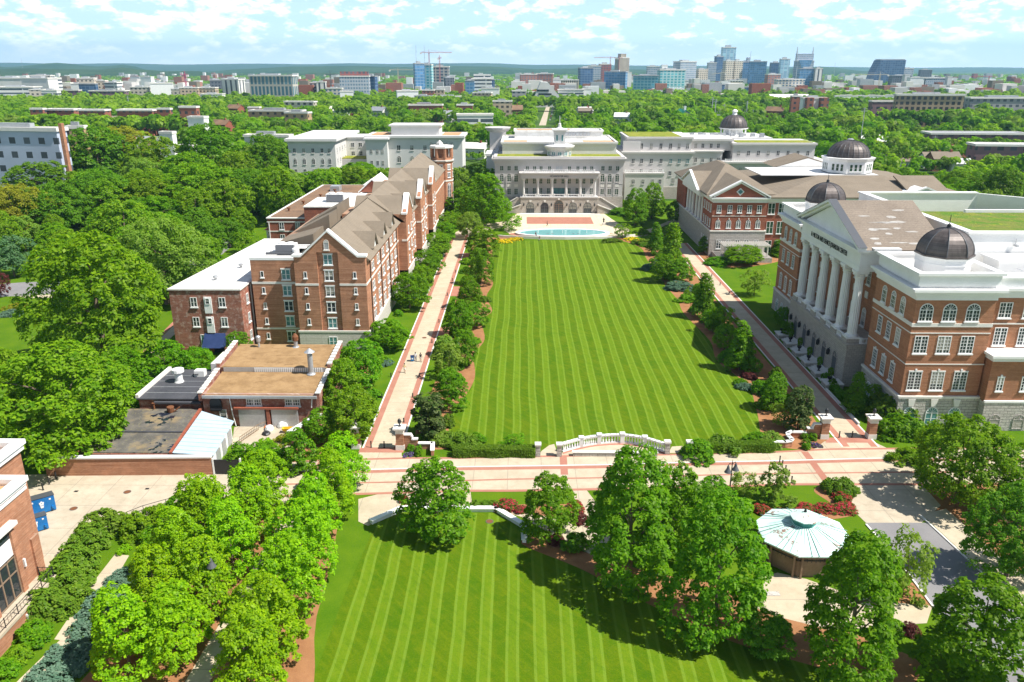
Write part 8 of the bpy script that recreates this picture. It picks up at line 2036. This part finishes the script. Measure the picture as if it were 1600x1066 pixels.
for q in near[:budget]:
    x, yy, r, h = q
    kv = gf.choices(range(5), WT)[0]; u, v, _ = PJ(x, yy, h*.6)
    lm = min(LAND, key=lambda l: abs(l[0]-u)+2.2*abs(l[1]-v)); du, dv = u-lm[0], v-lm[1]
    rel = ('left of' if du < 0 else 'right of') if abs(du) > 1.6*abs(dv) else ('beyond' if dv < 0 else 'in front of')
    size = 'large' if r > 6.2 else ('middling' if r > 4.8 else 'small'); form = 'broad' if h/r < 2.1 else 'tall-crowned'
    rows_.append([q, kv, f'{size} {form} {TONE[kv][1]} tree {rel} {lm[2]}', u])
groups = {}
for rw in rows_: groups.setdefault(rw[2], []).append(rw)
for lab, rs in groups.items():
    rs.sort(key=lambda w: w[3])
    for i, rw in enumerate(rs):
        if len(rs) > 1: rw[2] = lab+', '+(ords[:7]+['eighth','ninth','tenth','eleventh','twelfth']+['%dth' % q for q in range(13,60)])[i]+' from left'
for (q, kv, lab, u) in rows_:
    x, yy, r, h = q
    plant('woodland_tree', lab, 'tree', x, yy, r, h, 'big' if yy < 330 else 'mid', TONE[kv][0], 'trees of the wooded streets', nvar=3)
far = near[budget:]+far
def merged(name, trees, nl, leaf, mat, label, seed, shade=1.0):
    g = np.random.default_rng(seed); T = np.array(trees); n = len(T)
    if n == 0: return
    idx = np.repeat(np.arange(n), nl); m_ = len(idx)
    nc = 9
    cd = g.normal(size=(n,nc,3)); cd[:,:,2] = np.abs(cd[:,:,2])*1.0-.15; cd /= np.linalg.norm(cd, axis=2, keepdims=True)
    ci = g.integers(0, nc, m_); c = cd[idx,ci]*.62
    d = g.normal(size=(m_,3))+np.array([0,0,.5]); d /= np.linalg.norm(d, axis=1, keepdims=True)
    p = c+d*.40
    R_ = T[idx,2][:,None]; Hh_ = T[idx,3][:,None]
    P = np.stack([T[idx,0], T[idx,1], np.zeros(m_)], 1)+np.concatenate([p[:,:2]*R_, (.55+.42*p[:,2:3])*Hh_], 1)
    N = d+g.normal(size=(m_,3))*.35+np.array([0,0,.3])
    tone = g.random(n)
    V = leaf_arrays(P, N, 1.0, g)
    s_ = np.repeat((leaf*R_/5.0), 4, axis=0); C4 = np.repeat(P, 4, axis=0); V = C4+(V-C4)*s_
    lr = np.clip(tone[idx]*.75+.25*g.random(m_), 0, 1)
    me = quad_mesh(name, V, mat, lr); o = bpy.data.objects.new(name, me); COL.objects.link(o)
    tag(o, label, 'wood', None, 'stuff')
f1 = [t for t in far if t[1] < 800]; f2 = [t for t in far if t[1] >= 800]
gq = random.Random(8); parts3 = {k: [] for k in ('forest','dark','pale','maplegreen')}
for q in f1: parts3[gq.choices(list(parts3), [.5,.22,.14,.14])[0]].append(q)
for i, (k, q) in enumerate(parts3.items()): merged('woodland', q, 190, 1.0, L[k], 'wooded streets beyond the campus', 10+i)
merged('woodland', f2, 70, 1.7, L['forest'], 'far wooded streets before the skyline', 2)
# sparse tree cover over the plain towards the hills
pl = []
for i in range(9000):
    D = 1400+gf.random()**1.5*4200; u = gf.uniform(-60,1660); pl.append((XU(u,D), D, gf.uniform(6,11), gf.uniform(9,14)))
merged('woodland', pl, 16, 3.6, L['forest'], 'tree cover on the plain beneath the hills', 3)
# ================================================================ light, sky, air
SUN_EL, SUN_AZ = math.radians(54), math.radians(-17)      # azimuth from +x towards +y
sd = Vector((math.cos(SUN_EL)*math.cos(SUN_AZ), math.cos(SUN_EL)*math.sin(SUN_AZ), math.sin(SUN_EL)))
sl = bpy.data.lights.new('sun', 'SUN'); sl.energy = 5.0; sl.angle = math.radians(.53); sl.color = (1.0, .955, .88)
so = bpy.data.objects.new('sun', sl); COL.objects.link(so); so.rotation_euler = sd.to_track_quat('Z', 'Y').to_euler(); so.location = (0,0,300)
W = bpy.data.worlds.new('World'); S.world = W; W.use_nodes = True
t = W.node_tree; t.nodes.clear()
sky = nd(t, 'ShaderNodeTexSky', sky_type='NISHITA'); sky.sun_disc = False; sky.sun_elevation = SUN_EL; sky.sun_rotation = math.atan2(sd.x, sd.y)
sky.air_density = 1.0; sky.dust_density = .6; sky.ozone_density = 1.2; sky.altitude = 200
d = coords(t, 'Generated'); x, y, z = sep(t, d)
az = M(t, 'ARCTAN2', x, y)
el = M(t, 'ARCSINE', z)
vv = comb(t, M(t, 'MULTIPLY', az, 30.0), M(t, 'MULTIPLY', el, 70.0), 3.7)
n1 = noise(t, vv, 1.0, 8, .58)
n0 = noise(t, comb(t, M(t, 'MULTIPLY', az, 5.0), M(t, 'MULTIPLY', el, 16.0), 1.2), 1.0, 3)
n2 = noise(t, comb(t, M(t, 'MULTIPLY', az, 30.0), M(t, 'ADD', M(t, 'MULTIPLY', el, 70.0), .30), 3.7), 1.0, 8, .58)
dens = M(t, 'ADD', n1, M(t, 'MULTIPLY', M(t, 'SUBTRACT', n0, .5), .32))
amt = M(t, 'MULTIPLY', M(t, 'MULTIPLY', rng(t, dens, .47, .60), rng(t, el, .004, .035, .15, 1)), rng(t, el, .11, .24, 1, .12))
lit = rng(t, M(t, 'SUBTRACT', n1, n2), -.12, .10)
ccol = mix(t, lit, (13.0, 14.8, 16.6), (20.5, 20.5, 20.5))
base = mix(t, rng(t, el, .03, .15, .88, 0), sky.outputs[0], mix(t, rng(t, el, 0, .05), (14.0, 16.6, 18.0), (9.4, 13.2, 16.2)))
skyc = mix(t, amt, base, ccol)
bg = nd(t, 'ShaderNodeBackground', {'Color': skyc, 'Strength': .068})
out = t.nodes.new('ShaderNodeOutputWorld'); t.links.new(bg.outputs[0], out.inputs[0])
# summer haze
hz = MB().box(-16000, -60, -3, 16000, 16800, 480)
me = bpy.data.meshes.new('haze'); me.from_pydata(hz.v, [], hz.f)
m_ = bpy.data.materials.new('pale_air'); m_.use_nodes = True; t = m_.node_tree; t.nodes.remove(t.nodes['Principled BSDF'])
pv = t.nodes.new('ShaderNodeVolumePrincipled'); pv.inputs['Color'].default_value = (.42,.75,1,1); pv.inputs['Density'].default_value = 6.8e-5; pv.inputs['Anisotropy'].default_value = .2
t.links.new(pv.outputs[0], t.nodes['Material Output'].inputs['Volume'])
me.materials.append(m_); ho = bpy.data.objects.new('haze', me); COL.objects.link(ho); tag(ho, kind='stuff')
S.cycles.volume_bounces = 0
# render settings
S.view_settings.view_transform = 'Standard'; S.view_settings.look = 'None'; S.view_settings.exposure = .72; S.view_settings.gamma = 1.0
S.cycles.max_bounces = 6; S.cycles.diffuse_bounces = 4; S.cycles.glossy_bounces = 2; S.cycles.transmission_bounces = 3; S.cycles.transparent_max_bounces = 4
S.cycles.use_denoising = True; S.cycles.denoiser = 'OPENIMAGEDENOISE'; S.cycles.denoising_input_passes = 'RGB_ALBEDO_NORMAL'
S.cycles.caustics_reflective = False; S.cycles.caustics_refractive = False
